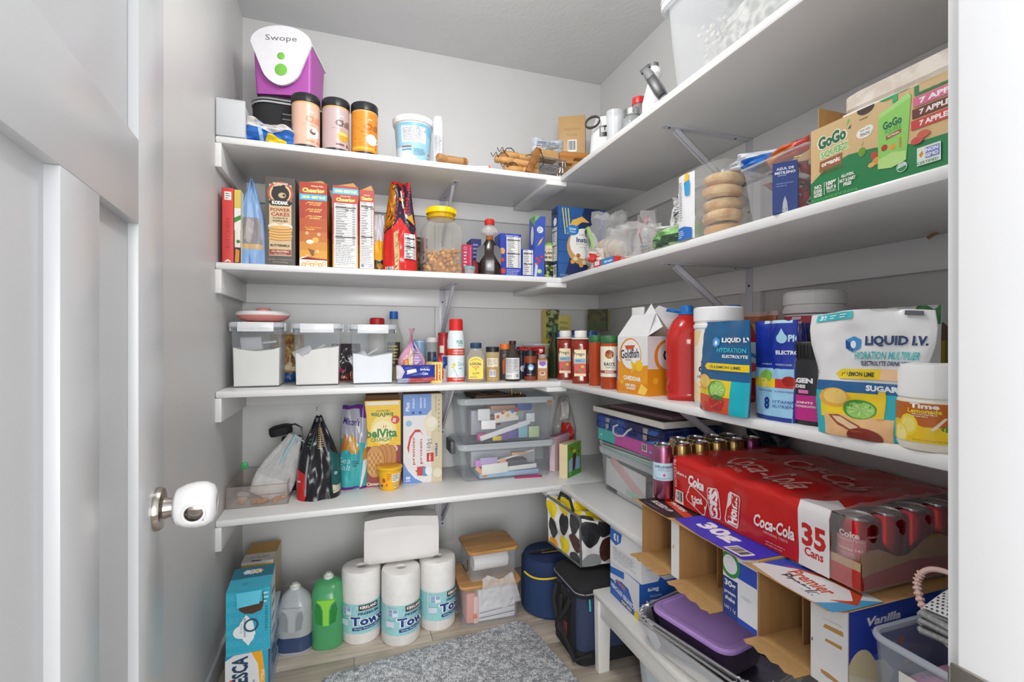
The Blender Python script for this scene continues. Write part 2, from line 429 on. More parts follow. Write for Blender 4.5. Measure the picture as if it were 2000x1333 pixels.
# child-proof cover around the knob
KM = DM @ RM
kc = thing('knob_cover', 'white plastic child-proof cover with round holes gripping the door knob', 'knob cover', KM @ Vector((0, 0, .024)))
kc.rotation_euler = KM.to_euler(); kc.scale = (.84, .84, .84)
WH = mat('f0f0f1', .18)
g = G(); ns = 32
prof = [(.029, 0), (.034, .006), (.040, .02), (.0425, .036), (.041, .052), (.034, .064), (.022, .069), (.0005, .070)]
vs = []
for r, z in prof:
    for i in range(ns):
        a = 2*PI*i/ns; vs.append((r*math.cos(a), r*math.sin(a), z))
fs = []
def hole(i, jx):
    a = (i+.5)*360/ns; return 2 <= jx <= 3 and min(abs((a-c+180) % 360-180) for c in (8, 188)) < 24
for jx in range(len(prof)-1):
    for i in range(ns):
        if not hole(i, jx): fs.append((jx*ns+i, jx*ns+(i+1) % ns, (jx+1)*ns+(i+1) % ns, (jx+1)*ns+i))
g.add(vs, fs, WH); sh = g.build('shell', kc, 70)
md = sh.modifiers.new('t', 'SOLIDIFY'); md.thickness = .003; md.offset = -1
for a in (8, 188):
    A = math.radians(a); M_ = Matrix.Rotation(A, 4, 'Z') @ Matrix.Translation((.0395, 0, .036)) @ Matrix.Rotation(PI/2, 4, 'Y')
    G().tube([(.0175*math.cos(t*PI/12), .0175*math.sin(t*PI/12), 0) for t in range(24)], .0026, WH, 8, M_, True).build('hole_rim', kc)
G().box(-.006, .006, -.0355, -.030, .012, .02, mat('c9c9cc', .3), .001).build('seam_clip', kc)
# ================================================================ shelving
BRM = mat('cfd0d8', .32); SCM = mat('4a4a50', .35, 'metal')
def bracket(par, M, hz=.33, vt=.27):      # local: origin at wall/board corner, +x out from the wall, z down
    g = G(); w = .0145
    g.box(0, hz, -w, w, -.003, 0, BRM, .001, M).box(hz-.002, hz+.012, -w*.7, w*.7, -.003, 0, BRM, .001, M).box(0, .003, -w, w, -vt, -.003, BRM, .001, M)
    a = Vector((hz-.035, 0, -.004)); b = Vector((.005, 0, -vt+.05)); L_ = (a-b).length
    Mm = M @ Matrix.Translation(b) @ (a-b).to_track_quat('Z', 'X').to_matrix().to_4x4()
    g.box(-w*.8, w*.8, -.0015, .0015, 0, L_, BRM, .0005, Mm)
    g.box(-w*.8, -w*.8+.002, -.0015, .008, 0, L_, BRM, .0003, Mm).box(w*.8-.002, w*.8, -.0015, .008, 0, L_, BRM, .0003, Mm)
    o = g.build('bracket', par)
    for q in ((.003, -.06, 1), (.003, -vt+.025, 1), (hz-.012, -.003, 0), (.06, -.003, 0)):
        s = Matrix.Translation((q[0], 0, q[1])) @ (Matrix.Rotation(PI/2, 4, 'Y') if q[2] else Matrix.Rotation(PI, 4, 'X'))
        G().loft([R(.0042, 0), R(.0036, .0016), R(.0015, .0018)], SCM, M=M @ s).build('screw', o)
    return o
names = [(S1, 'top white L-shaped pantry shelf, highest of the four, carrying the purple cooler'),
         (S2, 'second white L-shaped pantry shelf from the top, carrying the cereal boxes'),
         (S3, 'third white L-shaped pantry shelf from the top, carrying flour bins and drink pouches'),
         (S4, 'lowest white L-shaped pantry shelf, carrying plastic totes and the red soda pack')]
for z, lb in names:
    s = thing('corner_shelf', lb, 'shelf', (XL, YB, z))
    T_ = Matrix.Translation((-XL, -YB, -z)); th = .025
    G().box(XL, XR, YF, YB, z-th, z, SHM, .007, T_).build('back_board', s)
    G().box(XF, XR, YN+.002, YF-.0005, z-th, z, SHM, .007, T_).build('side_board', s)
    ch = .082
    G().box(XL, XL+.019, YF+.002, YB-.019, z-th-ch, z-th, SHM, .001, T_).build('cleat', s)
    G().box(XL, XR-.019, YB-.019, YB, z-th-ch, z-th, SHM, .001, T_).build('cleat', s)
    G().box(XR-.019, XR, YN, YB-.019, z-th-ch, z-th, SHM, .001, T_).build('cleat', s)
    G().box(XF-.062, XF+.028, YF-.004, YB-.019, z-th-.019, z-th-.0003, SHM, .001, T_).build('corner_brace', s)
    bracket(s, T_ @ Matrix.Translation((.437, YB-.019, z-th)) @ Matrix.Rotation(-PI/2, 4, 'Z'), .31)
    bracket(s, T_ @ Matrix.Translation((XR-.019, 1.30, z-th)) @ Matrix.Rotation(PI, 4, 'Z'), .335)
zt_ = [S1-.107, S2-.107, S3-.107, S4-.107]; zb_ = [S2, S3, S4, .19]
n = 3
for a, b in zip(zt_, zb_):
    sbox('trim_%d' % n, .402, .492, YB-.0185, YB, b+.0005, a, m=WALL, b=.001); n += 1
    sbox('trim_%d' % n, XR-.0185, XR, 1.255, 1.345, b+.0005, a, m=WALL, b=.001); n += 1
# rug on the floor
rp = [(-.13, -.5), (-.13, 1.62)]
a0 = onZ(640, 1318, 0); a1 = onZ(1015, 1214, 0)
ry = a1[1]
xr_ = .695; pts = [(-.1, .5), (xr_, .5)]
for i in range(7):
    a = i*PI/12; pts.append((xr_-.05+.05*math.cos(a), ry-.05+.05*math.sin(a)))
for i in range(7):
    a = PI/2+i*PI/12; pts.append((-.1+.05+.05*math.cos(a), ry-.05+.05*math.sin(a)))
k = len(pts); g = G()
g.add([(x, y, .0008) for x, y in pts]+[(x, y, .007) for x, y in pts]+[(x*.995+.001, y-.003, .009) for x, y in pts],
      [tuple(range(k))[::-1], tuple(range(2*k, 3*k))]+[(i+o, (i+1) % k+o, (i+1) % k+k+o, i+k+o) for i in range(k) for o in (0, k)], mat('f2f3f4', .95, 'rug', c2='868a90'))
g.v = [Matrix.Translation((xr_, ry, 0)) @ Matrix.Rotation(.13, 4, 'Z') @ Matrix.Translation((-xr_, -ry, 0)) @ q for q in g.v]
tag(g.build('rug'), 'grey and white flecked kitchen mat with rounded corners on the plank floor', 'rug')
# ================================================================ SHELF 1 (top)
BLK = mat('222326', .35); WHT = mat('efeeec', .4); CLR = mat('eef1f4', .12, 'clear', .06); FRO = mat('f1f3f5', .35, 'clear', .45)
KR = mat('c49a63', .75, 'card'); KRI = mat('a67c4c', .8, 'card'); SIL = mat('c8c8c8', .22, 'metal')
# frosted box standing on end against the left wall
r = thing('frosted_box', 'small frosted plastic box standing upright against the left wall, highest shelf', 'container', (-.382, 2.03, S1))
G().box(-.042, .042, -.13, .13, .0003, .125, mat('f0f1f1', .4, 'clear', .5), .006).build('body', r)
G().box(-.045, .045, -.134, -.124, .0003, .129, FRO, .003).build('rim', r)
# black lunch bag, purple cooler on it
r = thing('lunch_bag', 'black fabric lunch bag with grey zip lying under the purple cooler', 'bag', (-.215, 2.14, S1), .03); r.scale = (1.06, 1, 1.32)
bk = mat('2b2b2d', .8, 'cloth')
G().loft([(.235, .20, .06, .0005), (.25, .215, .065, .02), (.25, .215, .065, .14), (.24, .20, .065, .17), (.20, .16, .06, .178)], bk).build('body', r)
G().tube([Vector(p) for p in rr(.254, .219, .065, .15)], .003, mat('b9b9bb', .4), 6, closed=True).tube([Vector(p) for p in rr(.254, .219, .065, .159)], .0028, mat('97979a', .4), 6, closed=True).build('zip', r)
G().box(-.018, .018, -.1115, -.1085, .04, .115, BLK, .001).build('strap', r)
G().tube([(-.021, -.113, .118), (.021, -.113, .118), (.021, -.113, .103), (-.021, -.113, .103)], .0022, mat('8d8d8f', .3), 6, closed=True).build('buckle', r)
pu = mat('b455ad', .42); zc = S1+.2365
r = thing('cooler', 'purple drink cooler with white lid, green buttons and a handwritten name', 'cooler', (-.215, 2.12, zc), -.22)
G().loft([(.205, .16, .015, .0005), (.216, .18, .015, .17), (.22, .185, .015, .18)], pu).build('body', r)
lid = mat('eeedf0', .35)
g = G(); hw = .111
arc = [(hw*math.cos(a*PI/16), .185+.066*math.sin(a*PI/16)) for a in range(17)]
g.prism([(x, z) for x, z in arc][::-1], -.098, .098, lid)
def shield(y, t):
    pts = [(-hw-.001, .178)]+[(-hw+.006, .168)]
    pts = [(x, z) for x, z in arc]+[(-hw+.01, .16)]
    for i in range(1, 12):
        a = PI+i*PI/12; pts.append((.058*math.cos(a)*(1+.35*max(0, abs(math.cos(a))-.3)), .095+.07*math.sin(a)))
    pts.append((hw-.01, .16)); return pts
g.prism(shield(0, 0)[::-1], -.104, -.094, lid)
lo = g.build('lid', r, 25)
g = G(); MM = Matrix.Rotation(PI/2, 4, 'X')
for z, q in ((.135, .013), (.083, .022)): g.loft([R(q, .1), R(q, .1065), R(q*.9, .1075)], mat('7ec850', .4), M=Matrix.Translation((0, 0, z)) @ MM, n=8)
g.build('button', r)
printed(r, 'handwriting', [('t', 'Swope', .5, .5, .9, '6a6a70', {'w': .95})], plane_map((-.06, -.1042, .185), (1, 0, 0), (0, 0, 1)), .12, .03)
# crumpled blue bag in front
pouch('snack_bag', 'crumpled blue and white bag with yellow patch lying before the lunch bag', 'bag', -.265, 1.95, S1+.006, .165, .075, .05, '2f6fc4',
      [('p', [(0, .6), (.5, .5), (1, .85), (1, 1), (0, 1)], 'ddd9d6'), ('p', [(.4, .08), (.85, .0), (.8, .3), (.45, .38)], 'f2d21c'), ('l', .15, .68, .7, .95, 4, '8a8a98'), ('p', [(.3, 0), (.38, 0), (.3, .6), (.22, .6)], '9cc3ee')], kind='pillow', rz=.1, seed=4, amp=.012, rough=.25, ry=.12)
# three drink-mix canisters
for k, (pl, pr, pt, c, c2, tc, lb) in enumerate(((568, 627, 176, 'e3b9a2', 'd9a08a', 'd98d72', 'pink drink-mix canister with black lid, first of three on the highest shelf'),
        (628, 684, 188, 'c3acab', 'a98f8d', '6e5654', 'mauve drink-mix canister with a gold mug picture, middle of the three'),
        (685, 739, 200, 'e08e2b', 'c0721a', 'b5651b', 'orange drink-mix canister with a white mug picture, third of the three'))):
    x, y, rd, h = CY(pl, pr, pt, S1, Y=1.975); rd = .0485; h = .205
    sh = [('r', 0, 0, 1, 1, c), ('t', 'golde', .62, .80, .05, 'f7efe6', {'b': .02}), ('t', 'Chill', .66, .62, .17, tc, {'b': .045}), ('l', .42, .46, .9, .50, 1, c2), ('r', .5, .06, .68, .11, tc), ('e', .76, .085, .035, .035, tc), ('r', .84, .06, .97, .11, '6b4a40')]
    if k == 2: sh[1:1] = [('e', rnd.uniform(0, 1), rnd.uniform(.1, .9), .03, .012, 'd17a1c') for _ in range(26)]
    if k == 2: sh += [('r', .2, .03, .9, .1, 'e8b53a')]
    mug = ('f3ece4', 'c9a23c', 'f6f1ea')[k]
    sh += [('e', .66, .30, .13, .12, mug), ('r', .56, .26, .76, .36, mug), ('o', .80, .3, .05, .06, mug, .6), ('e', .66, .36, .11, .035, ('fbf7f0', 'e6cf7a', 'ffffff')[k])]
    if k == 0: sh += [('e', .64, .32, .07, .06, '7c5a45'), ('e', .66, .35, .05, .03, 'f8f1e9')]
    v = vessel('canister', lb, 'canister', x, y, S1, [('body', [(rd-.001, .0003), (rd, .006), (rd, h-.03), (rd, h-.026)], c), ('base', [(rd+.0006, .0002), (rd+.001, .002), (rd+.0004, .015)], BLK),
        ('lid', [(rd+.0006, h-.032), (rd+.0028, h-.03), (rd+.0028, h-.004), (rd, h)], BLK), ('foil_ring', [(rd+.0006, h-.038), (rd+.0006, h-.032)], 'd9a866')],
        [('label', sh, rd, rd, .017, h-.038, 3.6)], group='drink-mix canisters')
# white tub with blue label, clear tube
x, y, rd, h = CY(768, 847, 221, S1, Y=2.0)
vessel('tub', 'white plastic tub with pale blue label, alone beyond the canisters', 'tub', x, y, S1, [('body', [(rd*.78, .0003), (rd*.8, .004), (rd*.94, h-.02)], 'eeeeee'), ('lid', [(rd, h-.026), (rd*1.03, h-.022), (rd*1.03, h-.004), (rd*.95, h)], 'f3f2f1')],
       [('label', [('r', 0, 0, 1, 1, '9cc9dd'), ('p', [(0, 0), (.6, 0), (.35, .3), (0, .35)], 'cfe4ee'), ('p', [(.1, 1), (.9, 1), (1, .6), (.6, .85)], '7fb7cf'), ('r', .24, .46, .78, .9, 'eef3f6'), ('l', .27, .5, .75, .86, 9, '8c96a0'), ('r', .24, .32, .46, .35, 'a8484a'), ('r', .24, .24, .46, .27, '5c93a6'), ('l', .5, .1, .8, .3, 6, '6f98ab'), ('b', .82, .1, .93, .24)], rd*.8+.0005, rd*.93+.0005, .012, h-.032, 2.6, {'ky': 1})])
x, y, rd, h = CY(845, 866, 226, S1, Y=1.945)
vessel('plastic_tube', 'clear plastic tube with a printed strip beside the white tub', 'container', x, y, S1, [('body', [(rd, .0003), (rd, h-.02), (rd*.9, h-.012), (rd*.9, h)], mat('f0f1f2', .2, 'clear', .45))],
       [('label', [('r', 0, 0, 1, 1, 'dddde0'), ('l', .1, .05, .9, .95, 18, '9a9aa2')], rd+.0003, rd+.0003, .03, h*.62, 1.6)])
# wooden bits behind the tub
WO = mat('b98a55', .5, 'wood', c2='8f6232'); WO2 = mat('c58a45', .4, 'wood', c2='9c6225')
tag(G().box(-.045, .045, -.02, .02, 0, .012, WO, .003, Matrix.Translation((.2, 2.08, S1+.0004)) @ Matrix.Rotation(.2, 4, 'Z')).build('wooden_board'), 'small brown wooden board lying behind the white tub', 'board')
for i, (px, lb) in enumerate(((872, 'stubby wooden handle with dark rounded end beside the clear tube'), (893, 'wooden stick with rounded end lying toward the bundle of roasting sticks'))):
    X = atY(px, 1.925)
    r = thing('wooden_utensil', lb, 'utensil', (X, 1.925, S1+.018), (.5, .1)[i]); r.scale = (1, 1.35, 1.35)
    Mx = Matrix.Rotation(PI/2, 4, 'Y')
    G().loft([R(.009, -.045), R(.0125, -.04), R(.0125, .03), R(.011, .04), R(.006, .044)], WO, M=Mx).build('shaft', r)
    G().loft([R(.0132, .022), R(.0132, .034)], mat('8a5a30', .5), M=Mx).build('end_band', r)
def small_packet(name, label, cat, px, Y, z, w, h, d, c, shapes=(), rz=0, rx=0):
    X = atY(px, Y); return carton(name, label, cat, X, Y, z, w, d, h, rz, c, {'front': shapes, 'top': shapes} if shapes else {}, rx=rx)
small_packet('pink_wrapper', 'small pale pink and grey packet lying flat on the highest shelf', 'packet', 925, 1.96, S1, .09, .012, .05, 'd9cdd6', [('r', .1, .2, .4, .8, 'b9a7c0'), ('l', .5, .2, .95, .8, 3, '888899')], .2)
small_packet('measuring_strip', 'cream strip with black figures and a red end near the sticks', 'strip', 944, 1.94, S1, .06, .016, .012, 'e8dcc0', [('l', .1, .3, .6, .7, 2, '3a3a3a'), ('r', .85, 0, 1, 1, 'c3352c')], -.3)
# bundle of roasting sticks with cords
CORD = mat('3b2c28', .8)
def stick(px, Y, z, L_, rz, lb, ry=0):
    X = atY(px, Y); r = thing('roasting_stick', lb, 'stick', (X, Y, z), rz, 'turned wooden roasting sticks', 0, ry); r.scale = (1, 1.4, 1.4)
    Mx = Matrix.Rotation(PI/2, 4, 'Y')
    G().loft([R(.007, 0), R(.0115, .003), R(.012, .018), R(.0095, .023), R(.0125, .04), R(.0125, .075), R(.0095, .08), R(.0115, .09), R(.0105, L_)], mat('cd9c5f', .45, 'wood', c2='a57238'), M=Mx).build('handle', r)
    G().tube([(.012, -.012, .002), (.0, -.02, .012), (-.012, -.022, -.004), (-.022, -.02, .008)], .0016, CORD, 5).tube([(.012, -.0125, .002), (.02, -.014, .014), (.04, -.016, .016), (.055, -.014, .008)], .0016, CORD, 5).build('cord', r)
stick(978, 1.99, S1+.098, .17, -.1, 'uppermost turned wooden roasting stick with dark cord on the pile', .1)
stick(966, 1.965, S1+.064, .19, -.12, 'roasting stick with dark cord second from the top, jutting out furthest', .1)
stick(984, 1.95, S1+.02, .15, -.05, 'lowest turned wooden roasting stick with dark cord, flat on the shelf')
for k, (x0, z0, ang) in enumerate(((atY(1026, 1.95), S1+.004, -.42),)):
    r = thing('square_stick', 'square wooden stick with white end leaning across the roasting sticks', 'stick', (x0, 1.915, z0), 0, None, 0, .42); r.scale = (1.2, 1.2, 1.25)
    G().box(-.011, .011, -.011, .011, 0, .092, mat('a8713a', .4, 'wood', c2='7e4d22'), .002).build('shaft', r)
    G().box(-.0095, .0095, -.0095, .0095, .092, .0935, WHT).build('end_cap', r)
    G().tube([(.0, -.013, .09), (.014, -.016, .075), (.03, -.016, .06), (.036, -.012, .045), (.03, -.014, .03)], .0018, CORD, 5).build('cord', r)
# stacked wire racks
WR = mat('b8b9bd', .25, 'metal')
for k in range(3):
    r = thing('wire_rack', 'silver wire rack, %s of three stacked near the highest shelf corner' % ('lowest', 'middle', 'uppermost')[k], 'rack', (.80+.01*k, 2.03, S1+.001+.031*k), .07*k, 'stacked wire racks')
    g = G(); w_, d_ = .2, .16
    g.tube([(p.x, p.y, .028) for p in rr(w_, d_, .02, 0)], .0022, WR, 6, closed=True)
    for i in range(9): yq = -d_/2+.012+i*(d_-.024)/8; g.tube([(-w_/2, yq, .028), (w_/2, yq, .028)], .0014, WR, 5)
    g.build('grid', r)
    for sx in (-1, 1):
        for sy in (-1, 1):
            G().tube([(sx*.085, sy*(d_/2), .028), (sx*.085, sy*(d_/2), .002), (sx*.07, sy*d_/2, .002), (sx*.07, sy*d_/2, .028)], .002, WR, 6).build('leg', r)
x = atY(1068, 2.02)
carton('cardboard_box', 'small plain brown cardboard box on the wire racks', 'box', x-.02, 2.0, S1+.0945, .11, .06, .04, .05, KR, {'front': [('l', .2, .3, .8, .7, 1, 'b58a52')]})
pouch('silver_pouch', 'silver grey foil pouch lying on the small cardboard box', 'pouch', x, 2.01, S1+.136, .15, .06, .035, 'aab0b8', [('l', .1, .3, .9, .7, 3, '7a828c')], kind='pillow', seed=9, amp=.006, rx=0, matl=mat('b9bec6', .25, 'crinkle', sc=40))
# bamboo piece with slot, black trivet
r = thing('bamboo_stand', 'orange bamboo stand with a rounded cut-out near the shelf corner', 'stand', (atY(1118, 1.99)+.01, 1.99, S1+.0945), -.25)
pts = [(-.07, 0), (-.07, .045), (-.062, .054), (.078, .045), (.078, .018), (.0, .024), (-.008, .016), (-.008, 0)]
G().prism(pts, -.01, .03, WO2).build('body', r)
r = thing('black_rack', 'black ribbed metal rack leaning in the shelf corner', 'rack', (.885, 1.93, S1+.004), .9, None, 0, -.35)
g = G(); g.tube([(-.005, 0, .0), (.07, 0, .0), (.13, 0, .006)], .004, BLK, 6).tube([(-.005, .03, 0), (.13, .03, .006)], .004, BLK, 6)
for i in range(8): g.tube([(.005+i*.015, 0, 0.002), (.005+i*.015, .03, .002)], .002, BLK, 5)
g.build('grid', r)
# cardboard food box
carton('flat_case', 'plain brown case under the tall carton in the top corner', 'box', 1.10, 2.21, S1+.0003, .19, .2, .155, 0, KR)
carton('cardboard_carton', 'tall brown cardboard carton with rust-coloured side label in the top corner', 'box', .99+.07, 2.19, S1+.156, .13, .10, .235, -.5, 'c6a06c',
       {'front': [('t', 'CHICKEN', .5, .72, .05, 'ab8250', {'w': .6, 'b': .02}), ('t', 'THAI', .5, .6, .05, 'ab8250', {'w': .4, 'b': .02}), ('b', .35, .25, .68, .5)],
        'right': [('r', .06, .03, .94, .93, 'a8602c'), ('o', .5, .85, .4, .1, 'e9cfae', .92), ('t', 'CHICKEN THIGHS', .5, .77, .045, 'f0dcc0', {'w': .7, 'b': .02}), ('l', .2, .3, .8, .6, 5, 'd8a777')]})
# items along the right run of the top shelf
x, y = XF+.11, atX(1180, XF+.11)
r = thing('measuring_jug', 'white plastic jug with dark looped handle and black label', 'jug', (x, y, S1), -1.0); r.scale = (1.15, 1.15, 1.5)
G().loft([(.09, .09, .045, .0004), (.10, .10, .05, .02), (.085, .085, .042, .095), (.06, .06, .03, .118), (.03, .03, .015, .122)], 'e9e9ea').build('body', r)
G().tube([(.027*math.cos(a*PI/8)-.015, -.055, .100+.014*math.sin(a*PI/8)) for a in range(16)], .0035, mat('3b3634', .4), 6, closed=True).build('handle', r)
cylprint(r, 'label', [('r', 0, 0, 1, 1, '2c2a29'), ('t', 'ELE', .5, .6, .4, 'e7e7e7', {'w': .6, 'b': .03})], .0475, .0475, .06, .088, .7, rot=.5)
x, y, rd, h = CY(1184, 1217, 212, S1, X=XF+.08)
vessel('drinking_glass', 'clear ribbed plastic tumbler with frosty sides on the top shelf', 'tumbler', x, y, S1, [('body', [(rd*.85, .0003), (rd, h-.004), (rd, h), (rd*.93, h), (rd*.8, .006)], mat('eef0f2', .2, 'clear', .35))])
def masonjar(px0, px1, pt, X, lidc, lb):
    x, y, rd, h = CY(px0, px1, pt, S1, X=X)
    vessel('mason_jar', lb, 'jar', x, y, S1, [('glass', [(rd*.9, .0003), (rd, .008), (rd, h-.045), (rd*.82, h-.026), (rd*.82, h-.018)], mat('c9cfd0', .08, 'clear', .28)),
        ('contents', [(rd*.86, .004), (rd*.9, h*.35), (rd*.5, h*.4)], 'b8b2a6'), ('lid', [(rd*.9, h-.024), (rd*.92, h-.02), (rd*.92, h-.003), (rd*.86, h)], lidc)])
masonjar(1216, 1254, 207, XF+.055, mat('b5b5b4', .3, 'metal'), 'glass mason jar with silver screw lid on the top shelf')
masonjar(1233, 1263, 186, XF+.13, mat('c92c2a', .35), 'glass mason jar with red lid behind the silver-lidded one')
# white insulated bottle and clipper
x, y, rd, h = CY(1254, 1300, 112, S1, X=XF+.085)
vessel('squeeze_bottle', 'white pear-shaped squeeze bottle with grey cap beside the big tote', 'bottle', x, y, S1, [('body', [(rd*.9, .0003), (rd, .01), (rd, h*.35), (rd*.62, h*.62), (rd*.45, h*.72), (rd*.72, h*.8), (rd*.66, h*.88), (rd*.4, h*.93)], 'f0f0f0'), ('cap', [(rd*.42, h*.93), (rd*.42, h*.99), (rd*.3, h)], '6c6d70')])
yq = atX(1285, XF+.03)
r = thing('clipper', 'black and grey handheld clipper leaning on the squeeze bottle', 'clipper', (XF+.035, yq-.035, S1+.003), -.9, None, -.12, -.5)
G().loft([(.026, .02, .008, 0), (.034, .026, .01, .05), (.03, .024, .01, .12), (.022, .012, .004, .14)], '6e6f72').build('body', r)
G().box(-.012, .012, -.0165, -.011, .02, .1, BLK, .002).build('grip_panel', r)
G().box(-.016, .016, -.006, .004, .138, .15, '2a2a2c', .001).build('blade', r)
# large translucent tote with fluffy white filling
FR = mat('eef0f2', .3, 'clear', .26)
y1 = atX(1290, XF+.02); y0 = .52
r = thing('storage_tote', 'large frosted storage tote holding white cottony decorations, top right shelf', 'tote', (XF+.215, (y1+y0)/2, S1), -PI/2)
Lw = y1-y0
G().loft([(Lw-.05, .34, .04, .0006), (Lw-.03, .37, .04, .16), (Lw-.02, .385, .04, .27)], FR, True, False).build('body', r)
G().loft([(Lw, .40, .045, .255), (Lw+.02, .415, .045, .262), (Lw+.02, .415, .045, .28)], FRO, False, False).build('rim', r)
G().loft([(Lw+.022, .417, .045, .281), (Lw+.022, .417, .045, .29), (Lw-.04, .36, .03, .294)], FRO).build('lid', r)
tuft = mat('d0d0c8', .9, 'mottle', c2='8f928c', sc=45)
g = G(); g.blob(Lw-.16, .30, .17, tuft, 3, .22, .5, 4, Matrix.Translation((.04, 0, .004))); g.build('cotton_filling', r, 80)
g = G()
for i in range(26):
    p = Vector((-.33*Lw+rnd.uniform(-.05, .06), -.10+rnd.uniform(-.04, .02), .10+rnd.uniform(-.03, .09)))
    g.loft([R(.002, -.005), R(.006, 0), R(.002, .005)], mat('f1efe4', .8), M=Matrix.Translation(p), n=2)
o = g.build('white_blossom', r); o['kind'] = 'stuff'
y1b = y1-.06
r = thing('white_box_lid', 'pale plastic container stacked on the lid of the big frosted tote', 'container', (XF+.2, (y1b+y0)/2-.02, S1+.2945), -PI/2)
G().loft([(Lw-.2, .28, .03, .0003), (Lw-.16, .31, .03, .12)], FRO).build('body', r)
# ================================================================ SHELF 2
NAVY, RED, YEL, GRN = '1f2f7a', 'c8322b', 'f2c21b', '2f7d46'
x0, x1 = atY(433, 1.925), atY(457, 1.925); h = zz(366, x0, 1.925)-S2
def book(lb, x0, x1, h, c, d, front, Y=1.925, grp=None, pg='efe9dc'):
    w = x1-x0; r = thing('book', lb, 'book', ((x0+x1)/2, Y+d/2, S2), 0, grp)
    G().box(-w/2+.002, w/2-.002, -d/2+.003, d/2-.004, .003, h-.003, pg).build('pages', r)
    G().box(-w/2, -w/2+.002, -d/2, d/2, .0003, h, c, .0006).box(w/2-.002, w/2, -d/2, d/2, .0003, h, c, .0006).box(-w/2, w/2, -d/2, -d/2+.002, .0003, h, c, .0006).build('cover', r)
    boxprint(r, w, d, h, front)
book('red-spined cookbook standing against the left wall beside the oat bag', x0, x1, h, 'd6423f', .2, {'front': [('r', .22, .84, .78, .95, 'f0eee8'), ('l', .3, .85, .7, .94, 3, '4a7a4a'), ('t', 'KITCHEN', .5, .4, .35, 'b93330', {'rot': 90, 'w': .4}), ('t', '^', .5, .035, .03, 'f3e6e0', {'w': .6, 'b': .05})]})
x2 = atY(471, 1.93); book('thin white and yellow recipe book with green edges beside the red book', x1+.001, x2, h-.004, 'e9e6d5', .2, {'right': [('r', 0, .5, 1, 1, 'e9e3cf')], 'front': [('r', 0, .75, 1, 1, 'd9c25a'), ('r', 0, .45, 1, .75, 'ece9e0'), ('r', 0, .0, 1, .22, '3b2f26'), ('p', [(0, .55), (1, .6), (1, .66), (0, .62)], '3f8a3f'), ('p', [(.1, .02), (.7, .02), (.8, .18), (.2, .2)], 'd88a2b'), ('e', .6, .3, .3, .3, '3f7f45')]})
# light blue bag with window
X = atY(490, 1.96)
pouch('oat_bag', 'light blue pointed paper bag with clear window showing oats at bottom', 'bag', X, 1.975, S2, .115, .315, .075, '7d9fd0', [('r', 0, 0, 1, 1, '86a8d4'), ('r', .2, .2, .86, .55, '8b8688'), ('p', [(.3, .3), (.5, .24), (.62, .5), (.4, .54)], 'a7a2a2'), ('r', .2, .18, .86, .24, 'c9a877'), ('p', [(0, .05), (.16, .1), (.2, .6), (.05, .5)], 'd9cfae'), ('p', [(.47, 0), (.53, 0), (.5, .14)], '5d7fb4')], kind='tri', wid=[1, .98, .92, .78, .55, .35, .06], seed=3, amp=.004)
# pancake mix box
b = BB(519, 578, 347, 1.95, S2, .1)
KOD = '4a4441'
carton('pancake_mix_box', 'dark brown pancake and waffle mix box with bear emblem', 'box', rz=-.04, col=KOD, faces={'front': [
    ('r', 0, 0, 1, 1, '56504b'), ('r', .13, .12, .87, .92, 'd6bc93'), ('e', .5, .82, .43, .43, 'b5543f'), ('e', .5, .82, .36, .36, 'd8bd94'), ('e', .5, .815, .3, .3, '2b2726'), ('e', .56, .80, .13, .1, 'cbb189'), ('e', .62, .80, .05, .04, '2b2726'), ('e', .32, .875, .07, .07, '2b2726'), ('e', .6, .9, .07, .07, '2b2726'), ('t', '100% WHOLE GRAINS', .5, .93, .022, 'efe2cc', {'w': .5, 'b': .03}),
    ('p', [(.08, .72), (.2, .745), (.8, .745), (.92, .72), (.8, .68), (.2, .68)], '2f2a28'), ('t', 'KODIAK', .5, .715, .042, 'f2eee8', {'w': .55, 'b': .06}),
    ('t', 'POWER', .5, .635, .04, 'a3432f', {'w': .66, 'b': .03}), ('t', 'CAKES', .5, .585, .04, 'a3432f', {'w': .62, 'b': .03}), ('t', 'FLAPJACK &', .5, .54, .022, '3a302b', {'w': .5, 'b': .03}), ('t', 'WAFFLE MIX', .5, .51, .022, '3a302b', {'w': .52, 'b': .03}),
    ('p', [(.1, .46), (.3, .49), (.5, .465), (.7, .49), (.9, .46), (.9, .42), (.1, .42)], 'e8dfd0')]+[q for k in range(5) for q in (('e', .5+.02*(k % 2), .31+k*.03, .40-.01*(k % 2), .075, 'b5803f'), ('e', .5+.02*(k % 2), .318+k*.03, .385, .065, 'e3b671'))]+[
    ('t', 'BUTTERMILK', .5, .235, .026, '3a302b', {'w': .66, 'b': .04}), ('r', .14, .13, .86, .19, '96443a'), ('t', '19g PROTEIN', .5, .165, .028, 'ead9c0', {'w': .55, 'b': .03}), ('t', 'PER SERVING', .5, .14, .012, 'ead9c0', {'w': .4}), ('t', 'CONTAINS 3, 24 OZ (680g) POUCHES', .5, .075, .016, 'b9aa98', {'w': .8}), ('t', 'NET WT 4.5 LB (2.04kg)', .5, .045, .018, 'cbbca9', {'w': .5})],
    'right': [('r', 0, 0, 1, 1, '3c3734')]}, **b)
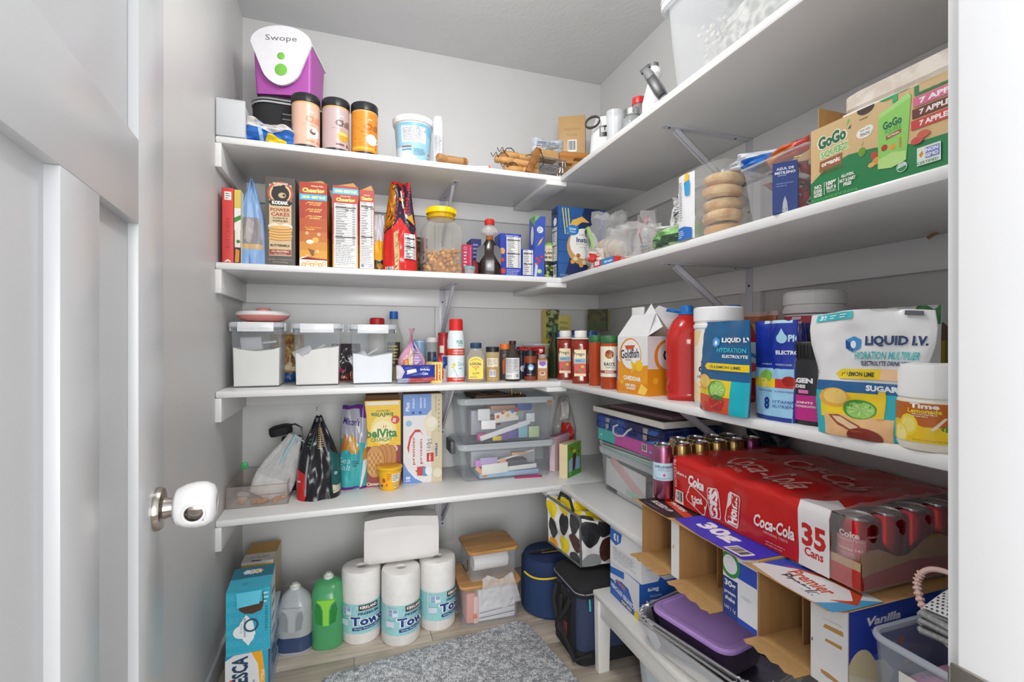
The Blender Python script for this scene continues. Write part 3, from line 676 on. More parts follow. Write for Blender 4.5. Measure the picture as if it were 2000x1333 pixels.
# cereal boxes
def cereal(pl, pr, pt, Y, lb, kind, rz=0, d=.215):
    b = BB(pl, pr, pt, Y, S2, d)
    f = [('r', 0, 0, 1, 1, 'c06a28'), ('r', 0, .58, 1, 1, 'b0402c'), ('r', 0, .42, 1, .58, 'b8542b'), ('r', 0, .2, 1, .3, 'cf8a2c'), ('r', 0, 0, 1, .2, 'dc9a30')]
    if kind == 0:
        f += [('t', 'Honey Nut', .64, .955, .022, 'f4e6c0', {'w': .44, 'b': .03}), ('t', 'Cheerios', .5, .905, .055, 'f7d57a', {'w': .8, 'b': .06}), ('r', 0, .79, 1, .86, '4fb0d6'), ('t', '2 BOXES - GREAT VALUE', .5, .825, .034, 'f4ea8a', {'w': .86, 'b': .05})]
        for yv, s1, s2 in ((.75, 'GOOD SOURCE', 'OF CALCIUM'), (.67, 'GOOD SOURCE', 'OF IRON'), (.59, 'WITH 12 VITAMINS', 'AND MINERALS')):
            f += [('t', s1, .55, yv+.012, .018, 'f3cf72', {'w': .52, 'b': .03}), ('t', s2, .55, yv-.012, .018, 'f3cf72', {'w': .4, 'b': .03}), ('p', [(.2, yv), (.24, yv-.01), (.29, yv+.02), (.24, yv-.002)], 'f3cf72')]
        f += [('t', 'No Artificial Flavors', .5, .47, .02, 'f0a32c', {'w': .6, 'b': .02}), ('l', .25, .43, .75, .46, 1, 'f0b24c')]
        for cx, cy in ((.27, .40), (.7, .39), (.65, .19), (.27, .13), (.12, .11), (.74, .09)): f.append(('o', cx, cy, .06, .06, 'ecd19a', .4))
        f += [('e', .38, .3, .14, .08, 'efe6d6'), ('e', .58, .325, .12, .1, 'e2b055'), ('p', [(.3, .22), (.55, .2), (.5, .15), (.6, .16), (.45, .13)], '7c4a22'), ('p', [(0, 0), (0, .1), (.2, .125), (.5, .1), (1, .08), (1, 0)], 'f1ece4'), ('p', [(0, .09), (.3, .125), (.6, .11), (1, .1), (1, .085), (.5, .1), (.2, .115)], 'a22d25')]
        f += [('o', .15+.15*i, .03+.02*(i % 2), .085, .085, ('d9a55c', 'e5bd7b')[i % 2], .4) for i in range(6)]
    else:
        t0 = .84 if kind == 1 else .9
        if kind == 1: f += [('r', 0, .9, 1, .97, '5db5d8'), ('t', '2 BOXES - GREAT VALUE', .5, .935, .034, 'f4ea8a', {'w': .86, 'b': .05})]
        f += [('t', 'Honey Nut', .5, t0+.035, .018, 'f4e6c0', {'w': .4, 'b': .03}), ('t', 'Cheerios', .5, t0-.005, .045, 'f7d57a', {'w': .74, 'b': .06}), ('n', .06, .02, .94, t0-.05, 26), ('r', .06, .02, .94, .3, 'e9e8e6'), ('l', .1, .04, .9, .3, 12, '8a8a8c')]
        f += [('t', '140  210', .66, t0-.13, .024, '2c2c2c', {'b': .04})]
        if kind == 2: f += [('r', .6, .03, .9, .07, 'b9b4cc'), ('t', 'G', .2, .05, .035, '2a3a8a', {'b': .05})]
    sd = [('r', 0, 0, 1, 1, 'c0541f'), ('r', 0, 0, 1, .35, 'e0b22c'), ('p', [(0, .35), (1, .2), (1, .45)], 'd98a2a'), ('e', .5, .7, .4, .3, 'e7b63c')]
    def flap(r, w, d, h):
        G().prism([(-w/2, 0), (w/2, 0), (w*.3, .012+.006*kind)], -d/2+.01, d/2-.02, KR, Matrix.Translation((0, 0, h-.001))).build('top_flap', r)
    carton('cereal_box', lb, 'box', rz=rz, col='b8452b', faces={'front': f, 'right': sd}, group=None, extra=flap, **b)
cereal(588, 642, 357, 1.935, 'honey nut cereal box with flavour picture of cereal rings, first of three', 0, -.05)
cereal(651, 701, 364, 1.945, 'honey nut cereal box turned to nutrition table under a blue sale banner', 1, -.02)
cereal(702, 731, 372, 1.94, 'narrow honey nut cereal box with torn top flap, third of three', 2, 0)
# dark bags behind, yellow/black bag
X = atY(745, 2.16); pouch('dark_snack_bag', 'dark brown cookie-patterned bag standing behind the red pretzel bag', 'bag', X+.01, 2.2, S2, .12, .25, .06, '3b322b', [('r', 0, 0, 1, 1, mat('4a4038', .5, 'mottle', c2='1f1b18', sc=55)), ('e', .3, .7, .16, .16, '6d6053')], seed=8)
X = atY(741, 1.99); pouch('chip_bag', 'slim white, yellow and black bag between cereal and red pretzel bag', 'bag', X+.003, 2.04, S2, .06, .24, .04, 'c9c7c2', [('r', 0, .55, 1, 1, 'c8ccd4'), ('p', [(0, .2), (1, .25), (1, .5), (.4, .58), (0, .45)], 'e2ac1f'), ('p', [(0, 0), (1, 0), (1, .28), (.5, .2), (0, .24)], '2b2623'), ('e', .5, .12, .2, .2, 'b58a2c')], seed=6, wid=[1, 1, .9, .8, .6])
# pretzel stick pouch
x0, x1 = atY(748, 1.99), atY(815, 1.99); h = zz(357, (x0+x1)/2, 1.99)-S2
PZ = [('r', 0, 0, 1, 1, 'cf3130'), ('p', [(0, .42), (.3, .5), (.5, .6), (.9, .4), (1, .5), (1, 1), (0, 1)], '2d2638'), ('p', [(0, .45), (.28, .52), (.35, .75), (.25, 1), (0, 1)], 'b06a1c')]
for i in range(60):
    a = rnd.uniform(-.9, .9)+1.3; cx, cy = rnd.uniform(.02, .3), rnd.uniform(.48, .97); l = .09
    PZ.append(('p', [(cx, cy), (cx+l*math.cos(a), cy+l*.4*math.sin(a)), (cx+l*math.cos(a)+.015, cy+l*.4*math.sin(a)-.012), (cx+.02, cy-.012)], rnd.choice(('e39a2e', '8d4a14', 'f0b44a', '5d2f10'))))
PZ += [('p', [(.3, .42), (.42, .45), (.48, .2), (.46, 0), (.36, 0)], 'c9ab73')]+[('p', [(.34+rnd.uniform(0, .08), y), (.42+rnd.uniform(0, .06), y+.03), (.44, y+.02), (.36, y-.01)], rnd.choice(('8a5a2a', 'e6cf9e', '6f451f'))) for y in [i*.025 for i in range(17)]]
PZ += [('n', .62, .14, .95, .42, 9), ('b', .08, 0, .3, .05), ('e', .55, .8, .1, .05, 'd79a35'), ('p', [(.5, .9), (.6, .7), (.64, .72), (.56, .9)], 'e8e3de'), ('p', [(.7, .6), (.95, .52), (.92, .64)], 'c9962f')]
pouch('pretzel_bag', 'red glossy snack pouch with golden stick pretzels beside the yellow-lidded jar', 'bag', (x0+x1)/2, 1.995, S2, x1-x0, h, .1, 'cf3130', PZ, wid=[1, 1, .98, .92, .8, .68, .6], rough=.2, seed=2, amp=.006, rz=-.1)
# jar with yellow lid
x, y, rd, h = CY(820, 903, 398, S2, Y=2.0); cl = mat('f2f0ea', .08, 'clear', .1)
r = thing('snack_jar', 'large clear square jar with yellow lid, half full of golden snack nuggets', 'jar', (x, y, S2), face(x, y)+.25)
hw = rd*1.72
G().loft([(hw*.9, hw*.9, .02, .0004), (hw, hw, .024, .01), (hw, hw, .024, h*.66), (hw*.96, hw*.96, .03, h*.72), (hw*.74, hw*.74, .055, h*.80), (hw*.7, hw*.7, .06, h*.86)], cl, True, False).build('glass', r)
G().loft([R(hw*.36, h*.84), R(hw*.39, h*.85), R(hw*.39, h*.86), R(hw*.365, h*.865), R(hw*.365, h*.93)], mat('f3c515', .25, 'clear', .6)).build('neck', r)
g = G(); LY = mat('f5cf12', .35); g.loft([R(hw*.40, h*.915), R(hw*.41, h*.92), R(hw*.41, h*.985), R(hw*.39, h)], LY)
for i in range(36):
    a = i*PI/18; g.box(-.0006, .0006, -.0012, .0006, h*.922, h*.98, LY, 0, Matrix.Rotation(a, 4, 'Z') @ Matrix.Translation((0, -hw*.412, 0)))
g.build('lid', r)
g = G(); nm = [mat(c, .5) for c in ('c98f42', 'b57832', 'dba85a')]
for i in range(230):
    sx, sy = rnd.uniform(-1, 1)*(hw/2-.011), rnd.uniform(-1, 1)*(hw/2-.011); szz = rnd.uniform(.008, h*.36+.014*math.sin(sx*60))
    if max(abs(sx), abs(sy)) < hw/2-.03 and szz < h*.3: continue
    M_ = Matrix.Translation((sx, sy, szz)) @ Matrix.Rotation(rnd.uniform(0, 6), 4, 'Z') @ Matrix.Rotation(rnd.uniform(0, 6), 4, 'X')
    g.loft([R(.004, -.008), R(.0095, -.003), (.017, .015, .006, .004), R(.003, .009)], rnd.choice(nm), M=M_, n=2)
g.box(-hw/2+.03, hw/2-.03, -hw/2+.03, hw/2-.03, .004, h*.3, nm[1])
o = g.build('nuggets', r); o['kind'] = 'stuff'
printed(r, 'label', [('r', 0, 0, 1, 1, 'e4dad4'), ('l', .06, .35, .94, .95, 12, '9a9498'), ('b', .55, .05, .9, .3), ('r', .7, .36, .85, .45, '5a5a8c'), ('r', .1, .03, .4, .2, 'cfd0c8')], plane_map((-hw/2-.0006, hw*.36, .045), (0, -1, 0), (0, 0, 1)), hw*.7, .1)
X = atY(810, 2.2); pouch('herb_bag', 'dark green herb bag hidden behind the yellow-lidded jar', 'bag', X, 2.24, S2, .13, .2, .05, '40401c', [('r', 0, 0, 1, 1, mat('575427', .6, 'mottle', c2='2c2d14', sc=50)), ('t', 'ORGANIC', .5, .93, .05, 'b9b48a', {'w': .6, 'b': .03})], seed=5)
# small packs
b = BB(903, 922, 478, 2.0, S2, .03); carton('magenta_packet', 'magenta box with white lettering standing beside the snack jar', 'box', col='b5264f', faces={'front': [('r', 0, 0, 1, 1, 'b5294f'), ('t', 'bettergood', .82, .55, .1, 'e7c4cf', {'rot': -90, 'w': .7}), ('l', .15, .3, .5, .8, 5, 'e7c4cf'), ('o', .3, .88, .16, .16, 'e7c4cf', .8)]}, **b)
b = BB(920, 940, 467, 2.06, S2, .09); carton('blue_packet', 'dark blue box partly hidden behind the syrup bottle', 'box', col='272c66', faces={'front': [('r', 0, 0, 1, 1, '2b3270'), ('r', .2, .1, .8, .45, 'a8383a'), ('l', .2, .5, .8, .9, 4, '8f95c4')]}, **b)
X, Yc = atY(917, 1.955), 1.955
vessel('dip_cup', 'tiny clear cup with teal lid in front of the magenta box', 'cup', X, Yc, S2, [('body', [(.019, .0003), (.023, .026)], mat('d8dde0', .2, 'clear', .4)), ('lid', [(.0245, .024), (.0245, .034), (.022, .035)], mat('8fd0cf', .3, 'clear', .55)), ('filling', [(.018, .001), (.02, .015)], '8a4a4a')])
# syrup bottle
x, y, rd, h = CY(934, 978, 424, S2, Y=1.985); DK = mat('2a1d1c', .15)
r = thing('syrup_bottle', 'dark syrup bottle with red cap and black wing-shaped handle', 'bottle', (x, y, S2), face(x, y))
w0 = .098
G().loft([(w0*.88, .06, .028, .0003), (w0, .068, .03, .01), (w0, .068, .03, h*.32), (w0*.86, .06, .028, h*.45), (w0*.5, .045, .02, h*.58), (w0*.34, .034, .017, h*.64)], DK).build('body', r)
G().loft([(w0*.34, .034, .017, h*.64), (w0*.32, .032, .016, h*.72)], mat('a4623c', .2, 'clear', .75), False, False).loft([(w0*.34, .034, .017, h*.71), (w0*.8, .05, .024, h*.76), (w0*.78, .05, .024, h*.8), (w0*.36, .036, .018, h*.9)], mat('e9e4e2', .2, 'clear', .25)).build('neck', r)
G().loft([R(.0195, h*.9), R(.021, h*.91), R(.021, h*.985), R(.018, h)], mat('cf2b28', .3)).build('cap', r)
G().prism([(-.056, .06), (-.042, .055), (-.034, .07), (-.02, .09), (-.02, .128), (-.035, .13), (-.052, .115)], -.034, -.002, BLK).prism([(.018, .128), (.018, .095), (.03, .07), (.046, .045), (.049, .05), (.049, .11), (.034, .126)], -.034, -.002, BLK).build('grip', r)
# blue boxes
b = BB(977, 1018, 457, 1.985, S2, .09); b['rz'] = .0
f = [('r', 0, 0, 1, 1, '2f43a8'), ('t', 'Nutrition Facts', .56, .955, .025, 'e8e8ef', {'w': .6, 'b': .03}), ('n', .3, .23, .97, .93, 16), ('l', .3, .02, .97, .2, 5, 'b9c2ee'), ('e', .08, .4, .1, .1, 'd5432f'), ('e', .12, .15, .12, .12, 'd5432f'), ('e', .1, .6, .12, .14, 'd9a06a')]
carton('blue_mix_box', 'blue boxed mix with long nutrition table beside the syrup bottle', 'box', col='2f43a8', faces={'front': f}, **b)
b = BB(1020, 1042, 487, 1.985, S2, .08); carton('small_blue_box', 'short blue box with nutrition table, between two taller blue boxes', 'box', col='3446a0', faces={'front': [('r', 0, 0, 1, 1, '3a4cae'), ('n', .08, .12, .95, .97, 12), ('l', .4, .02, .9, .1, 3, 'b9c2ee')]}, **b)
b = BB(1043, 1063, 422, 1.975, S2, .07); b['h'] += .0
carton('pasta_box', 'tall narrow blue pasta box with green corner and red tomatoes', 'box', rz=.0, ry=.02, col='3d55b0', faces={'front': [('r', 0, 0, 1, 1, '4059b4'), ('p', [(0, 1), (.5, 1), (0, .9)], '7fb069'), ('e', .5, .78, .3, .3, 'e9eaf3'), ('l', .3, .74, .7, .82, 3, '5d6fae')]+[('p', [(.25+i*.12, .52+i*.02), (.32+i*.12, .52+i*.02), (.6+i*.12, .62+i*.02), (.53+i*.12, .62+i*.02)], 'e2b64f') for i in range(3)]+[('e', cx, cy, .13, .13, 'd43c2e') for cx, cy in ((.25, .32), (.5, .29), (.3, .24), (.7, .35), (.2, .19))]+[('e', .5, .12, .25, .22, '8cc08a'), ('e', .5, .12, .16, .13, 'b9dab0'), ('p', [(0, 0), (.2, 0), (.35, .2), (.1, .25)], 'c9cfe9')], 'left': [('r', 0, 0, 1, 1, '4059b4'), ('p', [(0, 1), (1, 1), (1, .82)], '6fa85c'), ('e', .55, .7, .25, .6, 'e6e8f0'), ('e', .5, .2, .3, .3, 'c9483a')]}, **b)
X = atY(1071, 2.0); pouch('plant_bag', 'green-topped black food pouch with bold lettering beside the pasta box', 'bag', X, 2.0, S2, .046, .165, .03, '2b2a24', [('r', 0, .93, 1, 1, '7db343'), ('r', 0, .5, 1, .93, 'd9cfae'), ('t', 'PLANT', .5, .72, .07, '26231f', {'w': 1.1, 'b': .05}), ('t', 'ME RICE', .5, .6, .07, '26231f', {'w': 1.1, 'b': .05}), ('t', 'CANTO', .6, .82, .04, '5c5a52', {'w': .6}), ('r', 0, 0, 1, .5, '23251a')]+[('e', rnd.random(), rnd.uniform(.03, .4), .16, .1, rnd.choice(('7f9a45', '9db45a', '56702e'))) for _ in range(12)], seed=4, amp=.001)
X = atY(1082, 1.99); pouch('noodle_packet', 'thin upright tan food packet beside the rice box', 'packet', X-.002, 2.02, S2, .036, .17, .02, 'd9c79a', [('r', 0, 0, .5, 1, 'e2d9b9'), ('l', .05, .1, .45, .9, 14, '8a8a70'), ('r', .5, 0, 1, .75, 'a5682f'), ('e', .75, .3, .2, .4, '6f7c35')], seed=2, amp=.001, wid=[1, 1, 1, .9, .3])
# instant rice box
x0, x1 = .868, 1.10; h = zz(402, x0, 1.935)-S2
BLU = '1f4277'
carton('rice_box', 'large blue instant rice box with wheat and bowl picture in the shelf corner', 'box', (x0+x1)/2, 1.935+.035, S2, x1-x0, .07, h, 0, BLU,
       {'front': [('r', 0, 0, 1, 1, '2c5c9c'), ('p', [(.12, 0), (.9, 0), (.9, 1), (.55, 1)], '1e2f5c')]+[('r', 0, .05+.16*i, .4, .058+.16*i, '1b4278') for i in range(6)]+[('p', [(.14+.05*i, .62), (.16+.05*i, .62), (.1+.06*i, .98), (.08+.06*i, .98)], 'd8cf6a') for i in range(3)]
        +[('p', [(.18, .66), (.3, .82), (.5, .88), (.66, .8), (.5, .8), (.34, .72), (.24, .64)], 'e0b455')]
        +[('e', .52, .45, .34, .34, 'c49a62'), ('e', .54, .5, .3, .29, 'f1efec'), ('e', .3, .68, .13, .1, '2f7fc2'), ('t', 'Great', .3, .7, .035, 'f2f5f8', {'w': .14, 'b': .02}), ('t', 'Value', .3, .66, .03, 'f2f5f8', {'w': .12}), ('t', 'White Rice', .58, .62, .035, '7d93b5', {'w': .28}), ('t', 'Instant', .56, .55, .07, '22386b', {'w': .36, 'b': .03}), ('t', 'Enriched precooked', .56, .49, .03, '7d8796', {'w': .36}), ('t', 'long grain rice', .58, .45, .025, '7d8796', {'w': .26})]
        +[('e', .3+.06*i, .24+.06*(i % 3)-.015*i, .045, .04, ('d89a45', 'e9d3b0', 'b5722f')[i % 3]) for i in range(9)]+[('t', 'NET WT 42 OZ', .12, .05, .025, 'b9c9dd', {'w': .15})],
        'left': [('r', 0, 0, 1, 1, '1f3e70'), ('r', 0, .55, 1, .75, '2a5a96'), ('e', .55, .8, .25, .25, 'eef0f3'), ('n', .1, .25, .85, .72, 14), ('b', .15, .03, .8, .2), ('p', [(.1, .92), (.9, .88), (.6, .97)], '10131c')]})
# right run of shelf 2: bread, tortillas, bags
FILM = mat('f4f4f4', .1, 'clear', .16, sc=38); FILM2 = mat('f6f7f8', .12, 'clear', .3, sc=44)
def bagged(name, label, cat, px, X, w, d, h, seed=1, film=None, inner=None, lift=.0005, rz=-PI/2, tail=None):
    y = atX(px, X); r = thing(name, label, cat, (X, y, S2+lift), rz)
    if inner: inner(r)
    G().blob(w, d, h, film or FILM, seed, .2, .75, 3.2).build('film', r, 70)
    if tail: G().grid(lambda u, v: Vector((tail[0]+(u-.5)*tail[3]*(.25+v), tail[1]+.006*math.sin(u*14), tail[2]+v*tail[4])), 12, 6, film or FILM).build('film_tail', r, 80)
    return r
BRD = mat('d9bd93', .8, 'mottle', c2='e9d9bc', sc=40)
def inner_bread(r): G().blob(.15, .1, .14, BRD, 4, .1, .6, 2, Matrix.Translation((0, 0, .004))).build('loaf', r, 70)
r = bagged('bread_bag', 'clear bread bag with cream loaf and a green twisted neck against the rice box', 'bag', 1190, XF+.17, .19, .15, .255, 3, inner=inner_bread)
M_ = Matrix.Translation((-.03, -.06, .11)) @ Matrix.Rotation(-.5, 4, 'Y')
G().grid(lambda u, v: Vector(((u-.5)*.045*(1.3-abs(v-.5)), -.01*math.sin(u*PI), v*.11)), 8, 10, mat('9fcb4d', .35), M_).build('green_panel', r, 80)
G().grid(lambda u, v: Vector(((u-.3)*.02, -.013, .01+v*.09)), 2, 8, mat('39522a', .35), M_).build('dark_stripe', r, 80)
pouch('red_tab_bag', 'crumpled clear bag with red and white label patch before the rice box', 'bag', XF+.035, atX(1167, XF+.035), S2, .10, .07, .035, 'e7ded0', [('p', [(.0, .5), (.3, .9), (.9, .6), (.6, .3)], 'c92f2a')], kind='pillow', rz=-PI/2, seed=3, amp=.01, matl=mat('e9e0d2', .3, 'clear', .55))
b = RB(1160, 1198, 506, XF+.012, S2, .05); carton('little_red_box', 'small red box with blue round emblem near the shelf corner edge', 'box', col='c22f35', faces={'front': [('r', 0, 0, 1, 1, 'c72f33'), ('e', .72, .4, .34, .34, '3b86c4'), ('t', 'Great', .74, .5, .3, 'f4f6f8', {'w': .4, 'b': .03}), ('r', .05, .3, .3, .95, 'e9dfe0')], 'left': [('r', 0, 0, 1, 1, 'b9b2c4')]}, **b)
def inner_flat(r):
    for i in range(5): G().loft([R(.085, 0), R(.088, .0018), R(.085, .0036)], mat('ecdcc0', .8, 'mottle', c2='f3e9d6', sc=50), M=Matrix.Translation((.004*math.sin(i*2), 0, .002+i*.0045)), n=8).build('tortilla', r)
r = bagged('tortilla_bag', 'clear crinkled bag of flat tortillas lying at the shelf edge', 'bag', 1240, XF+.13, .22, .19, .145, 5, film=FILM, inner=inner_flat, tail=(.07, .0, .06, .08, .07))
X, Y = XF+.27, atX(1262, XF+.27)
pouch('red_stripe_bag', 'white bag with red stripe and nutrition table standing behind tortillas', 'bag', X, Y, S2, .20, .245, .07, 'd9d6d6', [('p', [(.35, .5), (.45, .5), (.5, 1), (.44, 1)], 'c9302c'), ('l', .5, .1, .9, .5, 7, '77777c'), ('t', 'Nutrition Facts', .68, .55, .04, '44444a', {'w': .35}), ('p', [(.6, .75), (.75, .8), (.72, .95)], 'e8a0b0'), ('p', [(0, .7), (.06, .66), (.05, .95)], 'c9302c')], kind='stand', rz=-PI/2, seed=6, amp=.012, wid=[1, 1, .9, .6, .5], rough=.2, matl=mat('e4e2e3', .2, 'clear', .6))
X, Y = XF+.07, atX(1325, XF+.07)
r = pouch('salad_bag', 'green and clear crinkled vegetable bag lying at the shelf edge', 'bag', X, Y, S2, .2, .07, .12, '8fc07a', [('p', [(0, .2), (.3, .7), (1, .75), (1, .4), (.3, .3)], '86bf6c'), ('p', [(.1, .15), (.5, .5), (.9, .5), (.9, .2)], '3f5f45'), ('p', [(.3, .8), (.8, .85), (.7, 1), (.4, 1)], 'dfe3dc'), ('e', .03, .15, .04, .06, 'e08a2c')], kind='pillow', rz=-PI/2, seed=7, amp=.012, matl=mat('c3d8b8', .2, 'clear', .6, sc=45))
X, Y = XF+.16, atX(1338, XF+.16)
pouch('white_pouch', 'white pouch with green label bar slumped beside the bagels', 'bag', X, Y, S2, .15, .19, .1, 'e2e3e2', [('p', [(.35, .22), (.75, .5), (.8, .42), (.42, .12)], '8bd13c'), ('p', [(.3, .7), (.95, .8), (.95, .77), (.3, .67)], '33363a'), ('l', .35, .72, .9, .95, 5, '8a8c90'), ('l', .4, .5, .9, .66, 3, '8a8c90')], kind='stand', rz=-PI/2-.2, seed=9, amp=.016, wid=[1, 1, .95, .8, .4], rough=.2)
# bagels: two stacks in film with a printed side
XB = XF+.07; ya = atX(1366, XB); ybb = atX(1445, XB); w = ya-ybb
hB = zz(332, XB, (ya+ybb)/2)-S2
r = thing('bagel_bag', 'clear bag of five stacked bagels with white and blue printed side', 'bag', (XB, (ya+ybb)/2, S2), -PI/2)
BG = mat('c99a62', .6, 'mottle', c2='e3c493', sc=26)
nb = 5; bh = hB*.9/nb
for i in range(nb):
    G().loft([R(.012, -.014), R(.036, -.017), R(.048, -.009), R(.051, 0), R(.048, .010), R(.036, .017), R(.012, .013)], BG, M=Matrix.Translation((.016+.004*math.sin(i*2.3), .004*math.cos(i*3), bh*(i+.5))) @ Matrix.Rotation(.08*math.sin(i*5), 4, 'Y') @ Matrix.Scale(bh/.036, 4, (0, 0, 1)), n=7).build('bagel', r)
G().grid(lambda u, v: Vector(((w*.5+.003*noise.noise(Vector((u*6, v*9, 1))))*math.copysign(abs(math.cos(u*2*PI))**.5, math.cos(u*2*PI)), (.062+.004*noise.noise(Vector((u*9, v*7, 4))))*math.copysign(abs(math.sin(u*2*PI))**.5, math.sin(u*2*PI)), v*hB)), 40, 16, mat('f4f2ee', .1, 'clear', .12, sc=60)).build('film', r, 70)
printed(r, 'printed_panel', [('r', 0, 0, 1, 1, 'e9eaec'), ('l', .08, .3, .35, .9, 16, '9a9aa2'), ('p', [(0, .0), (.9, .0), (.9, .16), (.5, .2), (.05, .19)], '2f70bf'), ('l', .1, .03, .5, .15, 4, 'd6e4f3'), ('p', [(.55, .98), (.75, 1), (.72, .88), (.5, .87)], 'e8c32c'), ('p', [(.5, .86), (.8, .88), (.78, .66), (.55, .66)], '2b9bd6')], lambda x_, y_, f: Vector((-w/2-.004+x_, -.0655-f-.004*math.sin(x_/w*9), y_+.002)), w*.42, hB*.97, grid=(6, 8))
# clear bin of sweets
XC = XF+.03; ya = atX(1448, XC); ybb = atX(1582, XC); w = ya-ybb; hC = .13
r = thing('candy_bin', 'clear plastic bin filled with colourful wrapped sweets beside the bagels', 'bin', (XC+.13, (ya+ybb)/2, S2), -PI/2)
cb = mat('eceef0', .08, 'clear', .13)
G().loft([(w-.03, .23, .012, .0005), (w, .26, .014, hC)], cb, True, False).build('body', r)
G().loft([(w, .26, .014, hC), (w+.01, .27, .016, hC+.001), (w+.01, .27, .016, hC+.006), (w-.004, .256, .012, hC+.006)], mat('eceef0', .08, 'clear', .3), False, False).build('rim', r)
cc = [mat(c, .3) for c in ('c9322e', 'e8c322', '3f8f4a', 'd86aa0', '5c3a86', 'e8e4df', 'd97a2a', '2f6fb8', '8c2f2a')]
CN = []
for i in range(64):
    sx = rnd.uniform(-1, 1)*(w/2-.035); sy = rnd.choice((-.09, -.085, -.05, 0, .05))+rnd.uniform(-.01, .01); sz = rnd.uniform(.015, hC-.01)
    M_ = Matrix.Translation((sx, sy, sz)) @ Matrix.Rotation(rnd.uniform(0, 6), 4, 'Z') @ Matrix.Rotation(rnd.uniform(0, 6), 4, 'X')
    g = G(); g.loft([(.028, .003, .001, -.02), (.018, .012, .005, -.012), (.02, .014, .006, 0), (.018, .012, .005, .012), (.028, .003, .001, .02)], cc[i % 9], M=M_, n=2)
    o = g.build('wrapped_candy'); o.parent = None; o.matrix_world = Matrix.Translation(r.location) @ Matrix.Rotation(-PI/2, 4, 'Z')
    CN.append((i % 9, sx, sy, sz, o))
cnm = ('red', 'yellow', 'green', 'pink', 'violet', 'cream', 'orange', 'blue', 'brown')
for c9 in range(9):
    q = sorted([t for t in CN if t[0] == c9], key=lambda t: t[1])
    for k, t in enumerate(q):
        t[4]['label'] = '%s wrapped sweet in the clear bin, %s of its colour from the bagels' % (cnm[c9], ('nearest', 'second', 'third', 'fourth', 'fifth', 'sixth', 'seventh', 'eighth')[k])
        t[4]['category'] = 'candy'; t[4]['group'] = 'wrapped sweets in the clear bin'
X, Y = XC+.1, atX(1462, XC+.1)
pouch('blue_white_bag', 'white crinkled bag with blue print slumped on the sweets bin', 'bag', X, Y-.02, S2+hC+.012, .2, .06, .12, 'dfe4ea', [('p', [(.5, 0), (1, .1), (1, .7), (.6, .6)], '2f74c9'), ('l', .1, .4, .5, .8, 3, 'a5a9b0')], kind='pillow', rz=-PI/2, seed=12, amp=.016, rough=.15)
X, Y = XC+.07, atX(1525, XC+.07)
pouch('orange_chip_bag', 'orange and dark red crisp packet poking out of the sweets bin', 'packet', X, Y, S2+hC+.012, .15, .035, .03, 'c9541d', [('p', [(0, 0), (.35, 0), (.3, 1), (0, 1)], '3a2a1c'), ('p', [(.35, .2), (.7, .3), (.7, .6), (.4, .7)], 'd98a22'), ('r', .85, 0, 1, 1, 'b5261f')], kind='pillow', rz=-PI/2, seed=5, amp=.004, ry=-.12)
b = RB(1503, 1563, 318, XF+.006, S2, .05); b['rz'] = -PI/2+.18; b['x'] -= .004
XQ = XF+.008; ya, ybb = atX(1505, XQ), atX(1536, XQ); hq = zz(322, XQ, (ya+ybb)/2)-S2
carton('dropper_box', 'two-tone blue medicine box with white lettering and dropper picture', 'box', XQ-.004+.02, atX(1533, XQ)+.012, S2, .046, .044, hq, -PI/4-.12, '3f74c4',
       {'front': [('r', 0, 0, 1, 1, '203c82'), ('t', 'AZUL DE', .5, .87, .05, 'e9eef6', {'w': .7, 'b': .03}), ('t', 'METILENO', .5, .79, .055, 'e9eef6', {'w': .82, 'b': .03}), ('l', .2, .72, .8, .75, 1, 'b9c6e2'), ('l', .15, .5, .85, .6, 2, '6f88bb'), ('p', [(.5, .32), (.58, .2), (.62, 0), (.38, 0), (.42, .2)], 'b9bcc0'), ('t', '1.2', .5, .05, .05, '50545c')],
        'left': [('r', 0, 0, 1, 1, '4a7ccb'), ('l', .08, .55, .92, .7, 4, 'c9d8ee'), ('l', .08, .15, .92, .38, 6, 'c9d8ee')]})
